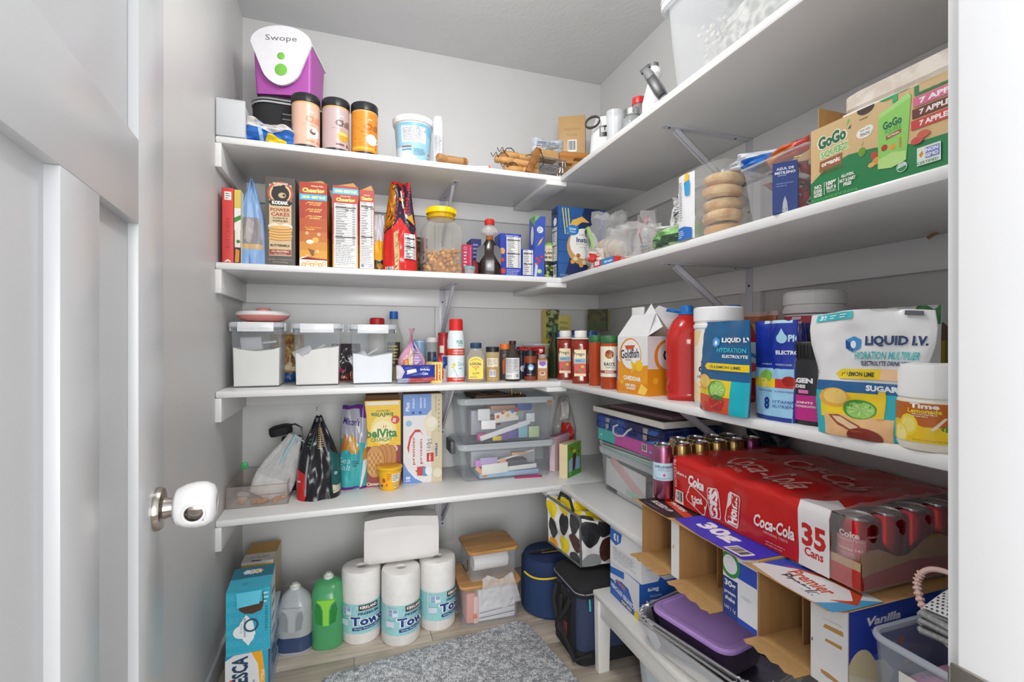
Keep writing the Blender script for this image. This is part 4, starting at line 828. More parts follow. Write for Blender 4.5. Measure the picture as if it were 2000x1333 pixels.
# big fruit-pouch carton and foam trays
XG = XF+.012; ya = atX(1584, XG); yb2 = .42; w = ya-yb2; h = zz(258, XG, ya)-S2
pk = 'd3b482'
f = [('r', 0, 0, 1, 1, pk), ('p', [(0, 0), (1, 0), (1, .42), (.8, .34), (.6, .36), (.4, .47), (.25, .50), (.1, .42), (0, .28)], '23804a'), ('p', [(0, .0), (.3, 0), (.3, .1), (0, .1)], '23804a')]
WO_ = 'f0ece0'
f += [('t', 'GoGo', .145, .79, .19, 'f3efe2', {'w': .2, 'b': .09, 'rot': 3}), ('t', 'GoGo', .145, .79, .17, '1f6b45', {'w': .185, 'b': .05, 'rot': 3}), ('t', 'SQUEEZ', .16, .62, .12, 'f3efe2', {'w': .19, 'b': .08, 'rot': 3}), ('t', 'SQUEEZ', .16, .62, .10, '69bf5c', {'w': .18, 'b': .03, 'rot': 3}),
      ('p', [(.235, .86), (.25, .95), (.265, .93)], '69bf5c'), ('p', [(.245, .83), (.27, .87), (.265, .82)], '1f6b45'),
      ('p', [(.06, .40), (.21, .42), (.215, .56), (.065, .54)], '9a6040'), ('t', 'organic', .138, .485, .08, 'f4ede0', {'w': .125, 'b': .04, 'rot': 2}), ('t', 'FRUIT ON THE GO', .145, .375, .045, '6f5a2a', {'w': .15, 'b': .02}),
      ('e', .34, .70, .038, .03, 'efece2'), ('e', .37, .72, .03, .025, 'efece2'), ('e', .355, .68, .035, .022, 'efece2'), ('t', 'now with', .352, .735, .035, '4a4a3c', {'w': .055}), ('t', 'PEACH!', .352, .68, .04, '4a4a3c', {'w': .055, 'b': .02}),
      ('e', .355, .99, .05, .035, '3a2c1c'), ('l', .32, .86, .4, .89, 1, '8a6c3c'),
      ('e', .335, .47, .022, .026, '6f9a34'), ('p', [(.333, .54), (.345, .61), (.337, .545)], '2f6b34'),
      ('e', .405, .38, .02, .022, 'b8492f'), ('e', .42, .30, .026, .022, 'd9924a'), ('e', .39, .27, .02, .014, 'e6ad62'),
      ('p', [(.425, .19), (.43, .82), (.595, .93), (.60, .90), (.575, .2), (.5, .16)], '8fcf62'), ('p', [(.43, .78), (.435, .84), (.59, .95), (.595, .89)], 'a6dd7c'), ('e', .48, 1.0, .045, .014, '25a35e'), ('e', .56, 1.02, .05, .014, '25a35e'), ('p', [(.505, .9), (.53, .92), (.53, 1.02), (.505, 1)], '2fae6a'),
      ('t', 'GoGo', .503, .68, .10, '1f6b45', {'w': .1, 'b': .05, 'rot': 5}), ('t', 'SQUEEZ', .508, .60, .055, '4fa94c', {'w': .09, 'b': .03, 'rot': 5}), ('p', [(.47, .50), (.55, .53), (.55, .58), (.47, .55)], '9a6040'), ('t', 'organic', .51, .54, .03, 'f4ede0', {'w': .06, 'b': .03, 'rot': 4}),
      ('e', .462, .42, .017, .018, 'b9322c'), ('e', .505, .4, .016, .017, 'e89a3a'), ('r', .54, .36, .549, .48, 'c9863f'), ('p', [(.43, .3), (.5, .34), (.575, .3), (.575, .2), (.5, .16), (.43, .19)], 'b6dd86')]
for k, (c, t) in enumerate((('8f2f2f', '7 APPLESTRAWBERRY'), ('6b2f22', '7 APPLECINNAMON'), ('d2688f', '7 APPLEBERRY'), ('1f7a45', '7 APPLEAPPLE'))):
    c = (c, 'c9403c')[k == 0]; y_ = .5+k*.125; f += [('r', .6+.005*k, y_, 1, y_+.105, c), ('t', t, .82, y_+.052, .06, 'f2ece6', {'w': .36, 'b': .04})]
f += [('p', [(.64, .99), (1, 1.02), (1, 1.3), (.64, 1.2)], pk), ('r', .66, 1.0, 1, 1, pk), ('p', [(.64, .98), (1, .98), (1, .9), (.64, .9)], pk)]
f += [('t', 'NO', .055, .21, .05, 'f2f2ea', {'b': .04}), ('t', 'SUGAR', .055, .155, .05, 'f2f2ea', {'w': .06, 'b': .04}), ('t', 'ADDED', .055, .10, .05, 'f2f2ea', {'w': .06, 'b': .04}), ('r', .097, .08, .1, .25, 'f2f2ea'), ('t', '100%', .145, .215, .06, 'f2f2ea', {'w': .07, 'b': .05}), ('t', 'FRUIT &', .145, .155, .045, 'f2f2ea', {'w': .065, 'b': .04}), ('t', 'VEGGIES', .145, .11, .03, 'f2f2ea', {'w': .06}), ('r', .192, .08, .195, .25, 'f2f2ea'),
      ('t', 'GLUTEN,', .25, .245, .045, 'f2f2ea', {'w': .08, 'b': .04}), ('t', 'NUT & DAIRY', .25, .19, .045, 'f2f2ea', {'w': .1, 'b': .04}), ('t', 'FREE', .25, .135, .045, 'f2f2ea', {'w': .05, 'b': .04}), ('t', '28-3.2 OZ (90 g) POUCHES; NET WT. 5.55 LB (2.52 kg)', .16, .035, .04, '7fd07a', {'w': .3}),
      ('e', .555, .13, .027, .027, 'e9efe6'), ('e', .555, .13, .024, .024, '2a8a55'), ('p', [(.533, .12), (.577, .14), (.57, .17), (.54, .17)], 'e9efe6'), ('t', 'USDA', .555, .15, .03, '2a6a45', {'w': .03}), ('r', .63, .08, .74, .28, 'dfe8dc'), ('r', .67, .14, .735, .26, '7c86c9'), ('t', 'NON', .7, .23, .04, 'eef0f6', {'b': .04}), ('t', 'GMO', .7, .175, .04, 'eef0f6', {'b': .04}), ('t', 'CERTIFIED', .68, .105, .03, '2a8a55', {'w': .1, 'b': .02}), ('p', [(.64, .2), (.65, .16), (.66, .2), (.655, .24)], 'd98a2a'),
      ('e', .63, .37, .03, .02, 'c9554a'), ('e', .66, .42, .03, .02, 'd0604f')]
def gflap(r, w, d, h):
    G().box(-w/2-.0005, -w/2+.001, -d/2+.02, d/2-.01, h-.03, h+.05, KR, 0, Matrix.Translation((0, 0, 0))).prism([(-w/2-.075, h-.03), (-w/2, h-.045), (-w/2, h+.0)], -d/2+.04, -d/2+.043, KR).build('open_flap', r)
carton('fruit_pouch_carton', 'large tan and green variety-pack carton of fruit pouches at the shelf end', 'box', XG+.12, (ya+yb2)/2, S2, w, .24, h, -PI/2, pk, {'front': f, 'left': [('r', 0, 0, 1, 1, 'c49d66')]}, extra=gflap)
TR = mat('e4dcd2', .7, 'mottle', c2='d4c8bc', sc=30)
zt0 = S2+h+.001
for k in range(2):
    r = thing('foam_tray', ('lower thin white paper sleeve on top of the fruit-pouch carton', 'cream foam tray bar stacked on the fruit-pouch carton')[k], 'tray', (XG+(.06, .12)[k], (ya+yb2)/2-.02, zt0+(0, .0125)[k]), -PI/2+(.04, 0)[k])
    if k == 0: G().box(-w/2+.03, w/2, -.04, .06, 0, .011, mat('f1efec', .5), .004).build('body', r)
    else: G().loft([(w-.06, .16, .012, 0), (w-.04, .18, .02, .01), (w-.04, .18, .02, .035), (w-.06, .16, .016, .042)], TR).build('body', r)
# ================================================================ SHELF 3
PLB = mat('e9eef2', .1, 'clear', .12); PLL = mat('dfe5ea', .25, 'clear', .55)
def flourbin(pl, pr, pt, lv, lb, pcol, scoop, seed):
    b = BB(pl, pr, pt, 2.0, S3, .19); w, d, h = b['w'], .19, b['h']
    r = thing('food_container', lb, 'container', (b['x'], b['y'], S3), 0, 'clear latched flour containers')
    G().loft([(w*.9, d*.9, .015, .0004), (w*.93, d*.93, .018, .004), (w, d, .016, h-.02)], PLB, True, False).build('body', r)
    G().loft([(w+.004, d+.004, .018, h-.024), (w+.016, d+.016, .02, h-.02), (w+.016, d+.016, .02, h-.010), (w+.006, d+.006, .018, h-.003), (w-.02, d-.02, .014, h-.002)], PLL).build('lid', r)
    lt = mat('f2f4f6', .25, 'clear', .8)
    G().box(-w*.36, w*.36, -d/2-.014, -d/2-.009, h-.038, h-.003, lt, .002).box(-w*.28, -w*.04, -d/2-.016, -d/2-.014, h-.025, h-.022, lt).box(w*.04, w*.28, -d/2-.016, -d/2-.014, h-.025, h-.022, lt).build('latch', r)
    for sx in (-1, 1): G().box(sx*(w/2+.009)-.002, sx*(w/2+.009)+.002, -d*.32, d*.32, h-.036, h-.003, lt, .002).build('latch', r)
    n = 14; g = G(); wi, di = w*.92, d*.9; k = .9
    def top(u, v): return Vector(((u-.5)*wi*1.0, (v-.5)*di, h*lv(u)+.006*noise.noise(Vector((u*3, v*3, seed)))))
    g.grid(top, n, n, pcol)
    bw, bd = w*.885, d*.885
    for side in range(4):
        def wall(u, v, s=side):
            uu, vv = ((u, 0), (1, u), (1-u, 1), (0, 1-u))[s]; t = top(uu, vv); q = Vector(((uu-.5)*bw, (vv-.5)*bd, .006)); return q.lerp(t, v)
        g.grid(wall, n, 3, pcol)
    g.build('flour', r, 60)
    M_ = Matrix.Translation(scoop[0]) @ Matrix.Rotation(scoop[1], 4, 'Y')
    sm = mat('f4f4f6', .25, 'clear', .42)
    s_ = G().loft([(.05, .045, .012, 0), (.058, .05, .014, .07)], sm, True, False, M=M_ @ Matrix.Rotation(-PI/2, 4, 'Y')).box(.0, .05, -.006, .006, -.004, .004, sm, .002, M_)
    s_.build('scoop', r)
    return b
b1 = flourbin(450, 549, 628, lambda u: .605-.05*math.sin(u*PI), 'clear latched container of flour under the pink dish', 'efebe4', ((.01, -.02, .165), -.12), 1)
flourbin(573, 665, 631, lambda u: .52+.12*max(0, u-.15)**.6-.05*(abs(u-.2) < .1), 'middle clear latched container with scoop in creamy flour', 'ece7e0', ((-.02, -.02, .135), -.45), 2)
flourbin(686, 770, 633, lambda u: .46+.10*abs(u-.45), 'clear latched container of bright white powder, third from left wall', 'f5f5f6', ((-.02, -.02, .115), -.55), 3)
PK = mat('e9958f', .4)
x, y = b1['x']+.012, 2.09; r = thing('lidded_dish', 'round pink and white lidded dish resting on the first flour container', 'dish', (x, y, S3+b1['h']+.0005), 0)
G().loft([R(.05, 0), R(.07, .004), R(.088, .016), R(.092, .024)], PK, n=8).build('bowl', r)
G().loft([R(.094, .024), R(.096, .027), R(.096, .034), R(.09, .039), R(.03, .041)], 'f0eeec', n=8).build('rim', r)
G().loft([R(.028, .04), R(.028, .048), R(.022, .053)], PK, n=8).build('knob', r)
def S3bag(name, lb, px, Y, w, h, T, col, sh, **k): return pouch(name, lb, 'bag', atY(px, Y), Y, S3, w, h, T, col, sh, **k)
S3bag('pasta_bag', 'golden brown snack bag wedged between first two flour containers', 561, 2.26, .13, .2, .06, 'a8783a', [('r', 0, 0, 1, 1, mat('b58a4a', .3, 'mottle', c2='7d5526', sc=45)), ('r', 0, 0, 1, .2, '234d8c'), ('p', [(0, .3), (1, .2), (1, .28), (0, .4)], 'e9d9b0')], seed=3)
S3bag('dark_wrapped_bag', 'dark plastic bag with pink corner between second and third flour containers', 676, 2.26, .12, .16, .06, '4a4145', [('p', [(0, .0), (1, .0), (1, .25), (0, .1)], '8a3a2c'), ('p', [(0, .2), (.5, .25), (.3, .35), (0, .33)], 'e0407a')], seed=4, rough=.15)
x, y, rd, h = CY(722, 751, 621, S3, Y=2.25)
vessel('red_cap_bottle', 'bottle with red cap standing behind the third flour container', 'bottle', x, y, S3, [('body', [(.035, .0003), (.036, .01), (.036, h-.06), (.02, h-.03)], 'd9cfc0'), ('cap', [(rd, h-.03), (rd, h-.005), (rd*.85, h)], 'c62322')])
x, y, rd, h = CY(752, 786, 608, S3, Y=2.22)
r = vessel('oil_bottle', 'clear oil bottle with blue cap behind the third flour container', 'bottle', x, y, S3, [('glass', [(rd*.95, .0003), (rd, .006), (rd, h*.62), (rd*.42, h*.84), (rd*.4, h*.9)], mat('e4e8e0', .1, 'clear', .2)), ('oil', [(rd*.9, .003), (rd*.93, h*.42)], mat('b5a046', .1, 'clear', .7)), ('cap', [(rd*.48, h*.89), (rd*.5, h*.9), (rd*.48, h)], '1f62b8')], [('label', [('r', 0, 0, 1, 1, '3b3a2c'), ('l', .1, .1, .9, .9, 6, 'd9c96a')], rd+.0004, rd+.0004, h*.2, h*.55, 1.6)])
# pink bread bag with tied neck, packets below
x = atY(806, 2.05)
r = S3bag('bread_packet', 'pink and clear bread bag with twisted neck standing on the packets', 804, 2.06, .115, .19, .085, 'e3b9c8', [('p', [(0, .15), (.25, .1), (.35, .75), (.2, .85), (.05, .6)], 'd9a0b8'), ('p', [(.1, .1), (.4, .08), (.35, .35), (.15, .3)], 'c9793a'), ('p', [(.35, .15), (.5, .12), (.52, .5), (.38, .55)], 'ead9ae'), ('p', [(.5, .2), (.9, .15), (.85, .5), (.55, .55)], 'b48cc0'), ('p', [(.5, .6), (.8, .5), (.75, .66), (.55, .76)], '4a5ab5'), ('l', .55, .22, .85, .5, 5, 'e3d3ea')], seed=11, amp=.01, wid=[.85, 1, 1, .8, .45, .16, .1, .3], rough=.15)
r.location.z = S3+.035
pouch('cookie_packet', 'blue and silver flat packet with white lettering lying at the shelf edge', 'packet', x+.005, 1.985, S3+.02, .155, .055, .055, '2c3f9c', [('r', 0, 0, 1, 1, '2b3c9e'), ('p', [(0, 0), (.12, 0), (.2, .5), (.1, 1), (0, 1)], 'd8d4dc'), ('t', 'Birthday', .72, .62, .2, 'f0f0f6', {'w': .26, 'b': .03}), ('t', 'Cake', .72, .35, .2, 'f0f0f6', {'w': .15, 'b': .03}), ('p', [(.25, .3), (.5, .45), (.48, .7), (.25, .6)], 'eceaf0')], kind='pillow', seed=2, amp=.003, rx=-.1)
pouch('pink_packet', 'pinkish red flat packet under the blue cookie packet', 'packet', x+.012, 1.995, S3+.002, .16, .03, .05, 'b98a96', [('p', [(.3, .1), (.95, .2), (.9, .8), (.3, .8)], 'c25a5c'), ('p', [(0, 0), (.25, 0), (.25, 1), (0, 1)], 'a9b0c8')], kind='pillow', seed=3, amp=.004)
def can(px0, px1, pt, Y, name, lb, col, shapes, cat='jar', parts=None, lid=None, lidh=.02, span=2.6, X=None, z=S3, rough=.35, pb=None):
    x, y, rd, h = CY(px0, px1, pt, z, Y=Y, X=X)
    P = parts(rd, h) if parts else [('body', [(rd*.96, .0003), (rd, .004), (rd, h-lidh)], col)]+([('lid', [(rd+.001, h-lidh), (rd+.0016, h-lidh+.002), (rd+.0016, h-.002), (rd*.95, h)], lid)] if lid else [])
    return vessel(name, lb, cat, x, y, z, P, [('label', shapes, rd+.0003, rd+.0003, .012, h-lidh-.006, span)] if shapes else [])
can(808, 830, 655, 2.19, 'salt_canister', 'pale blue paper canister with round white badge behind the pink bag', '8fb4d6', [('r', 0, 0, 1, 1, '8fb4d6'), ('e', .5, .62, .2, .2, 'dfe8f0'), ('l', .35, .55, .65, .7, 3, '7a94b0'), ('r', 0, .97, 1, 1, 'cfd6dc')], 'canister')
can(832, 855, 659, 2.16, 'shaker_jar', 'clear spice shaker with white lid before the wall bracket', mat('cfd4d4', .12, 'clear', .4), [('p', [(.2, .2), (.8, .2), (.8, .75), (.2, .75)], '39424a'), ('e', .68, .55, .1, .1, '2f6bb5'), ('l', .25, .25, .6, .5, 3, 'c9ced4')], lid='ecebe9', lidh=.022)
can(856, 878, 650, 2.12, 'spice_tin', 'red and cream spice tin tucked left of the cooking spray', 'c43231', [('r', 0, 0, 1, 1, 'e8ddcb'), ('r', 0, .55, 1, 1, 'b32c2c'), ('r', .2, .62, .5, .8, 'e9dfcf'), ('r', 0, 0, 1, .32, '24468f'), ('p', [(0, 0), (.3, 0), (.45, .5), (0, .55)], 'c93a34')], lid='bb2a2a', lidh=.016)
b = BB(838, 861, 708, 1.985, S3, .05)
carton('gelatin_box', 'small yellow box with red lettering lying beside the cookie packet', 'box', rz=.35, col='efd078', faces={'front': [('r', 0, 0, 1, 1, 'f3dc8c'), ('r', .0, .0, .28, 1, 'efd27a'), ('t', 'JELL-O', .78, .5, .2, 'c8342a', {'rot': 90, 'w': .8, 'b': .04}), ('r', .42, .1, .56, .9, 'c8552c'), ('l', .05, .1, .25, .9, 4, 'd98a3a')]}, **b)
pouch('foil_sachet', 'crinkled red, blue and white packet left of the cooking spray', 'packet', atY(872, 2.06), 2.07, S3, .07, .11, .04, 'c9bcc0', [('p', [(0, 0), (.3, .1), (.25, 1), (0, 1)], 'cf3a48'), ('p', [(.3, .5), (1, .5), (1, .95), (.3, .95)], '1f4fa0'), ('e', .65, .55, .2, .14, 'e9edf3')], seed=5, amp=.006, rough=.15)
# cooking spray
x, y, rd, h = CY(874, 907, 623, S3, Y=2.0)
vessel('cooking_spray', 'white and red cooking spray can with red cap and yellow flower', 'spray can', x, y, S3, [('body', [(rd*.96, .0003), (rd, .003), (rd, h*.68), (rd*.94, h*.76), (rd*.84, h*.815)], 'e4ecee'), ('cap', [(rd*.84, h*.81), (rd*.82, h*.82), (rd*.8, h*.97), (rd*.7, h)], 'd2231f')],
    [('label', [('r', 0, 0, 1, 1, 'e2eef0'), ('r', 0, 0, 1, .1, 'cf3c2c'), ('r', 0, .62, 1, .78, 'd0402c'), ('t', 'HIGH PERFORMANCE', .62, .73, .035, 'f3e6e0', {'w': .45, 'b': .03}), ('t', 'COOKING AND BAKING', .62, .67, .03, 'f3e6e0', {'w': .5, 'b': .03}), ('t', 'PURE', .66, .93, .09, '3a8f86', {'w': .28, 'b': .03}), ('t', 'of Nature', .66, .86, .05, '5aa89a', {'w': .2}), ('t', 'Canola', .72, .42, .09, '3a9fa0', {'w': .3, 'sh': .3}), ('l', .6, .28, .85, .34, 1, '6fb5c0'), ('t', 'VEGETABLE OIL', .62, .06, .035, 'f3e6e0', {'w': .5, 'b': .02}), ('p', [(.42, .3), (.44, .3), (.58, .12), (.56, .12)], '4a8a4a')]+[('e', .42+.05*math.cos(a*1.1), .38+.05*math.sin(a*1.3), .035, .03, ('e8d94a', 'd3c22f')[a % 2]) for a in range(9)]+[('e', rnd.uniform(.3, .6), rnd.uniform(.4, .55), .01, .01, 'e0d24a') for _ in range(6)], rd+.0004, rd+.0004, .004, h*.68, 3.0)])
# bottles and jars in front
HON = mat('a8632c', .1, 'clear', .75)
x, y, rd, h = CY(911, 948, 670, S3, Y=1.98)
r = thing('honey_bottle', 'clear honey bottle with navy cap and yellow arched label', 'bottle', (x, y, S3), face(x, y))
w = rd*2
G().loft([(w*.92, .05, .018, .0003), (w, .056, .02, .008), (w, .056, .02, h*.62), (w*.7, .05, .02, h*.8), (w*.5, .036, .018, h*.86)], mat('e3dcd0', .1, 'clear', .25)).build('glass', r)
G().loft([(w*.9, .048, .018, .003), (w*.94, .05, .018, h*.33)], HON).build('honey', r)
G().loft([R(w*.29, h*.86), R(w*.3, h*.87), R(w*.3, h*.98), R(w*.26, h)], '2a4468').build('cap', r)
printed(r, 'label', [('p', [(0, 0), (1, 0), (1, .85), (.8, .96), (.5, 1), (.2, .96), (0, .85)], 'f0cf2c'), ('t', 'LOCAL', .5, .68, .13, '2c2a26', {'w': .8, 'b': .05}), ('t', 'HIVE', .5, .53, .1, 'c77f1c', {'w': .5, 'b': .04}), ('p', [(.42, .47), (.58, .47), (.5, .36)], '2c2a26'), ('p', [(.45, .45), (.55, .45), (.5, .39)], 'f0cf2c'), ('t', 'CLOVER', .5, .26, .07, '4a3c1c', {'w': .5, 'b': .03}), ('l', .3, .16, .7, .2, 1, '6b5a2c'), ('l', .1, .05, .9, .12, 1, '4a3c1c'), ('p', [(.1, .8), (.5, .9), (.9, .8), (.9, .82), (.5, .93), (.1, .82)], '8a6a1c')], plane_map((-w*.38, -.0284, h*.09), (1, 0, 0), (0, 0, 1)), w*.76, h*.56)
x, y, rd, h = CY(948, 976, 678, S3, Y=1.985)
vessel('mustard_jar', 'square-shouldered jar of mustard yellow seasoning with black lid', 'jar', x, y, S3, [('glass', [(rd*.95, .0003), (rd, .005), (rd, h-.028), (rd*.9, h-.02)], mat('e3cf9c', .1, 'clear', .45)), ('seasoning', [(rd*.93, .003), (rd*.95, h*.62)], 'd0952c'), ('lid', [(rd*.94, h-.022), (rd*.95, h-.003), (rd*.9, h)], BLK)], [('label', [('r', 0, .55, 1, 1, 'e9dfc2'), ('l', .1, .62, .9, .95, 4, '9a8f72'), ('b', .25, .05, .75, .4)], rd+.0004, rd+.0004, h*.12, h*.68, 1.7)])
x, y, rd, h = CY(976, 997, 672, S3, Y=2.05)
vessel('orange_lid_jar', 'jar with orange lid and orange shape on its dark label', 'jar', x, y, S3, [('glass', [(rd, .0003), (rd, h-.03), (rd*.85, h-.02)], '4a4340'), ('lid', [(rd*.98, h-.024), (rd*.98, h-.002), (rd*.9, h)], 'e8772c')], [('label', [('p', [(.3, .1), (.55, .15), (.6, .7), (.4, .8), (.25, .6)], 'e2682f'), ('l', .3, .82, .8, .95, 2, 'b5aaa5')], rd+.0004, rd+.0004, h*.1, h*.75, 2)])
x, y, rd, h = CY(986, 1016, 666, S3, Y=1.975)
vessel('sauce_bottle', 'dark sauce bottle with white label and brown narrow cap', 'bottle', x, y, S3, [('glass', [(rd*.96, .0003), (rd, .006), (rd, h*.58), (rd*.6, h*.74), (rd*.42, h*.8), (rd*.4, h*.92)], mat('5a5148', .08, 'clear', .5)), ('sauce', [(rd*.9, .003), (rd*.95, h*.32)], '1c1413'), ('cap', [(rd*.44, h*.91), (rd*.46, h*.92), (rd*.44, h)], '3b2622')], [('label', [('r', 0, 0, 1, 1, 'e2e1e1'), ('l', .08, .3, .92, .95, 10, '7e7e84'), ('b', .68, .05, .92, .25), ('l', .08, .08, .5, .2, 3, '9a9a9e')], rd+.0004, rd+.0004, h*.06, h*.58, 2.1)])
can(1010, 1026, 685, 2.06, 'pepper_jar', 'dark pepper jar with black lid behind the white-labelled sauce bottle', '23263a', [('e', .7, .4, .3, .3, 'c9cdd6')], lid=BLK)
x, y, rd, h = CY(1023, 1048, 685, S3, Y=1.985)
vessel('spice_jar', 'chili flake spice jar with black cap and navy label', 'jar', x, y, S3, [('glass', [(rd*.95, .0003), (rd, .005), (rd, h-.03), (rd*.9, h-.022)], '8a3f1f'), ('lid', [(rd*.96, h-.024), (rd*.96, h-.002), (rd*.9, h)], BLK)], [('label', [('r', 0, .05, 1, .8, '2b2030'), ('e', .55, .55, .2, .2, '7fb0d6'), ('e', .55, .5, .12, .1, 'e7eef3'), ('l', .3, .12, .8, .18, 1, 'd9d5d0'), ('r', 0, .5, .12, .8, '5b8fc6')], rd+.0004, rd+.0004, .016, h*.7, 2.4)])
x, y, rd, h = CY(1049, 1070, 693, S3, Y=1.985)
vessel('cinnamon_jar', 'square brown spice jar with grey cap and purple label beside the dark oil bottle', 'jar', x, y, S3, [('glass', [(rd*2, rd*2, .006, .0003), (rd*2, rd*2, .007, h*.8), (rd*1.5, rd*1.5, .008, h*.86)], 'a6713a'), ('lid', [(rd*.8, h*.86), (rd*.82, h*.87), (rd*.8, h)], 'a9a7a3')], ())
printed(bpy.data.objects['cinnamon_jar'], 'label', [('r', .05, 0, .95, 1, 'b5763a'), ('p', [(.05, .6), (.95, .6), (.95, 1), (.05, 1)], 'e3dfe6'), ('p', [(.15, .98), (.85, .98), (.85, .78), (.5, .7), (.15, .8)], '7a4a9c'), ('e', .5, .32, .3, .22, 'e9d4b5'), ('e', .5, .34, .22, .15, '9a5a24')], plane_map((-rd*.9, -rd-.0003, h*.04), (1, 0, 0), (0, 0, 1)), rd*1.8, h*.72)
for i, (px, c, rz, lb) in enumerate(((1036, 'b5242b', .2, 'crumpled red sachet lying on the spice jars'), (1058, 'c4252c', -.15, 'bright red sachet with white square beside the crumpled sachet'), (1028, '5a2440', .1, 'dark purple sachet behind the two red sachets'))):
    pouch('spice_sachet', lb, 'sachet', atY(px, 2.05+.02*i), 2.1+.02*i, S3+.105, .07, .04, .03, c, [('r', .55, .3, .8, .7, 'e8e0de')] if i == 1 else [('p', [(.2, .2), (.7, .4), (.5, .8)], '8a1a22')], kind='pillow', rz=rz, seed=i+2, amp=.006, group='seasoning sachets')
b = BB(1010, 1068, 700, 2.08, S3, .12); carton('packet_tray', 'low dark tray holding the sachets behind the spice jars', 'tray', b['x'], 2.14, S3, .17, .11, .1, 0, '3a3640')
# dark oil bottle
x, y, rd, h = CY(1071, 1096, 636, S3, Y=2.065)
vessel('olive_oil_bottle', 'dark green glass oil bottle with green screw cap at the shelf corner', 'bottle', x, y, S3, [('glass', [(rd*.95, .0003), (rd, .006), (rd, h*.56), (rd*.8, h*.68), (rd*.42, h*.8), (rd*.4, h*.88)], mat('28301c', .08)), ('cap', [(rd*.46, h*.87), (rd*.48, h*.88), (rd*.46, h)], '2a5c38')])
r = thing('clear_tray', 'shallow clear container with pale rim leaning behind the oil bottle', 'container', (atY(1062, 2.19), 2.22, S3), .2)
G().loft([(.12, .09, .015, .0004), (.15, .12, .02, .15)], mat('e6e8ea', .15, 'clear', .25), True, False).loft([(.155, .125, .02, .15), (.165, .135, .022, .152), (.165, .135, .022, .158)], FRO, False, False).build('body', r)
x, y = atY(1077, 2.25)+.01, 2.285
yf = [('r', 0, 0, 1, 1, 'c9b43a'), ('r', 0, .55, 1, 1, mat('a8a878', .5, 'mottle', c2='3a4a2c', sc=60)), ('e', .5, .5, .35, .2, '4a3a30'), ('t', 'rice', .5, .3, .08, 'a8842a', {'w': .4})]
carton('rice_mix_box', 'yellow food box with salad picture behind the oil bottle, left of its twin', 'box', x, y, S3, .075, .05, zz(606, x, y)-S3, .05, 'c9b43a', {'front': yf, 'right': [('r', 0, 0, 1, 1, 'c9b43a')]})
x = atY(1103, 2.22)
carton('yellow_side_box', 'yellow box showing its nutrition side, leaning right behind the sauce jars', 'box', x, 2.28, S3, .07, .05, zz(614, x, 2.25)-S3-.005, 0, 'bfa834', {'front': [('r', 0, 0, 1, 1, 'c9bd6c'), ('l', .12, .2, .88, .92, 8, 'a39a5a'), ('e', .2, .12, .05, .05, '3a2c20'), ('e', .5, .14, .05, .05, '3a2c20'), ('e', .8, .12, .05, .05, '3a2c20')]}, ry=.06)
# blue cans with green box on top
cx0 = [(1118, 1150, 2.13), (1150, 1168, 2.2), (1168, 1203, 2.13), (1204, 1232, 2.2)]
xs = [(.98, 2.17), (1.055, 2.22), (1.085, 2.14), (1.165, 2.2)]
for i, (x, y) in enumerate(xs):
    h = .112
    for lv in range(2):
        lb = 'blue food can, %s from the corner brace, %s of two stacked' % (('first', 'second', 'third', 'fourth')[i], ('lower', 'upper')[lv])
        vessel('food_can', lb, 'can', x, y, S3+lv*.1125, [('body', [(.034, .0003), (.0345, .002), (.0335, .004), (.0335, h-.004), (.0345, h-.002), (.0345, h)], SIL)], [('label', [('r', 0, 0, 1, 1, '2f62b5'), ('e', .35, .45, .14, .14, 'e9eef6'), ('e', .75, .4, .16, .16, 'dfe6f2'), ('t', 'ly', .2, .7, .2, 'e9eef6', {'b': .03}), ('t', 'LB', .6, .75, .16, 'e9eef6', {'b': .03})], .0339, .0339, .006, h-.006, 5.6)], group='blue food cans stacked in the shelf corner')
x, y = atY(1172, 2.16), 2.18
carton('tea_box', 'dark green food box with cream side standing on the blue cans', 'box', x+.005, y, S3+.2252, .095, .085, .105, -.75, '3f4a26', {'front': [('r', 0, 0, 1, 1, mat('55552f', .5, 'mottle', c2='3a3a24', sc=30)), ('r', 0, 0, 1, .35, '3f4f24')], 'right': [('r', 0, 0, .35, 1, '44602c'), ('r', .35, 0, 1, 1, 'cdc383'), ('l', .42, .35, .95, .92, 6, 'a59c62'), ('e', .5, .22, .04, .04, '3a2c20'), ('e', .68, .24, .04, .04, '3a2c20'), ('p', [(.72, .04), (.8, .16), (.9, .05)], '6b4a2c')]})
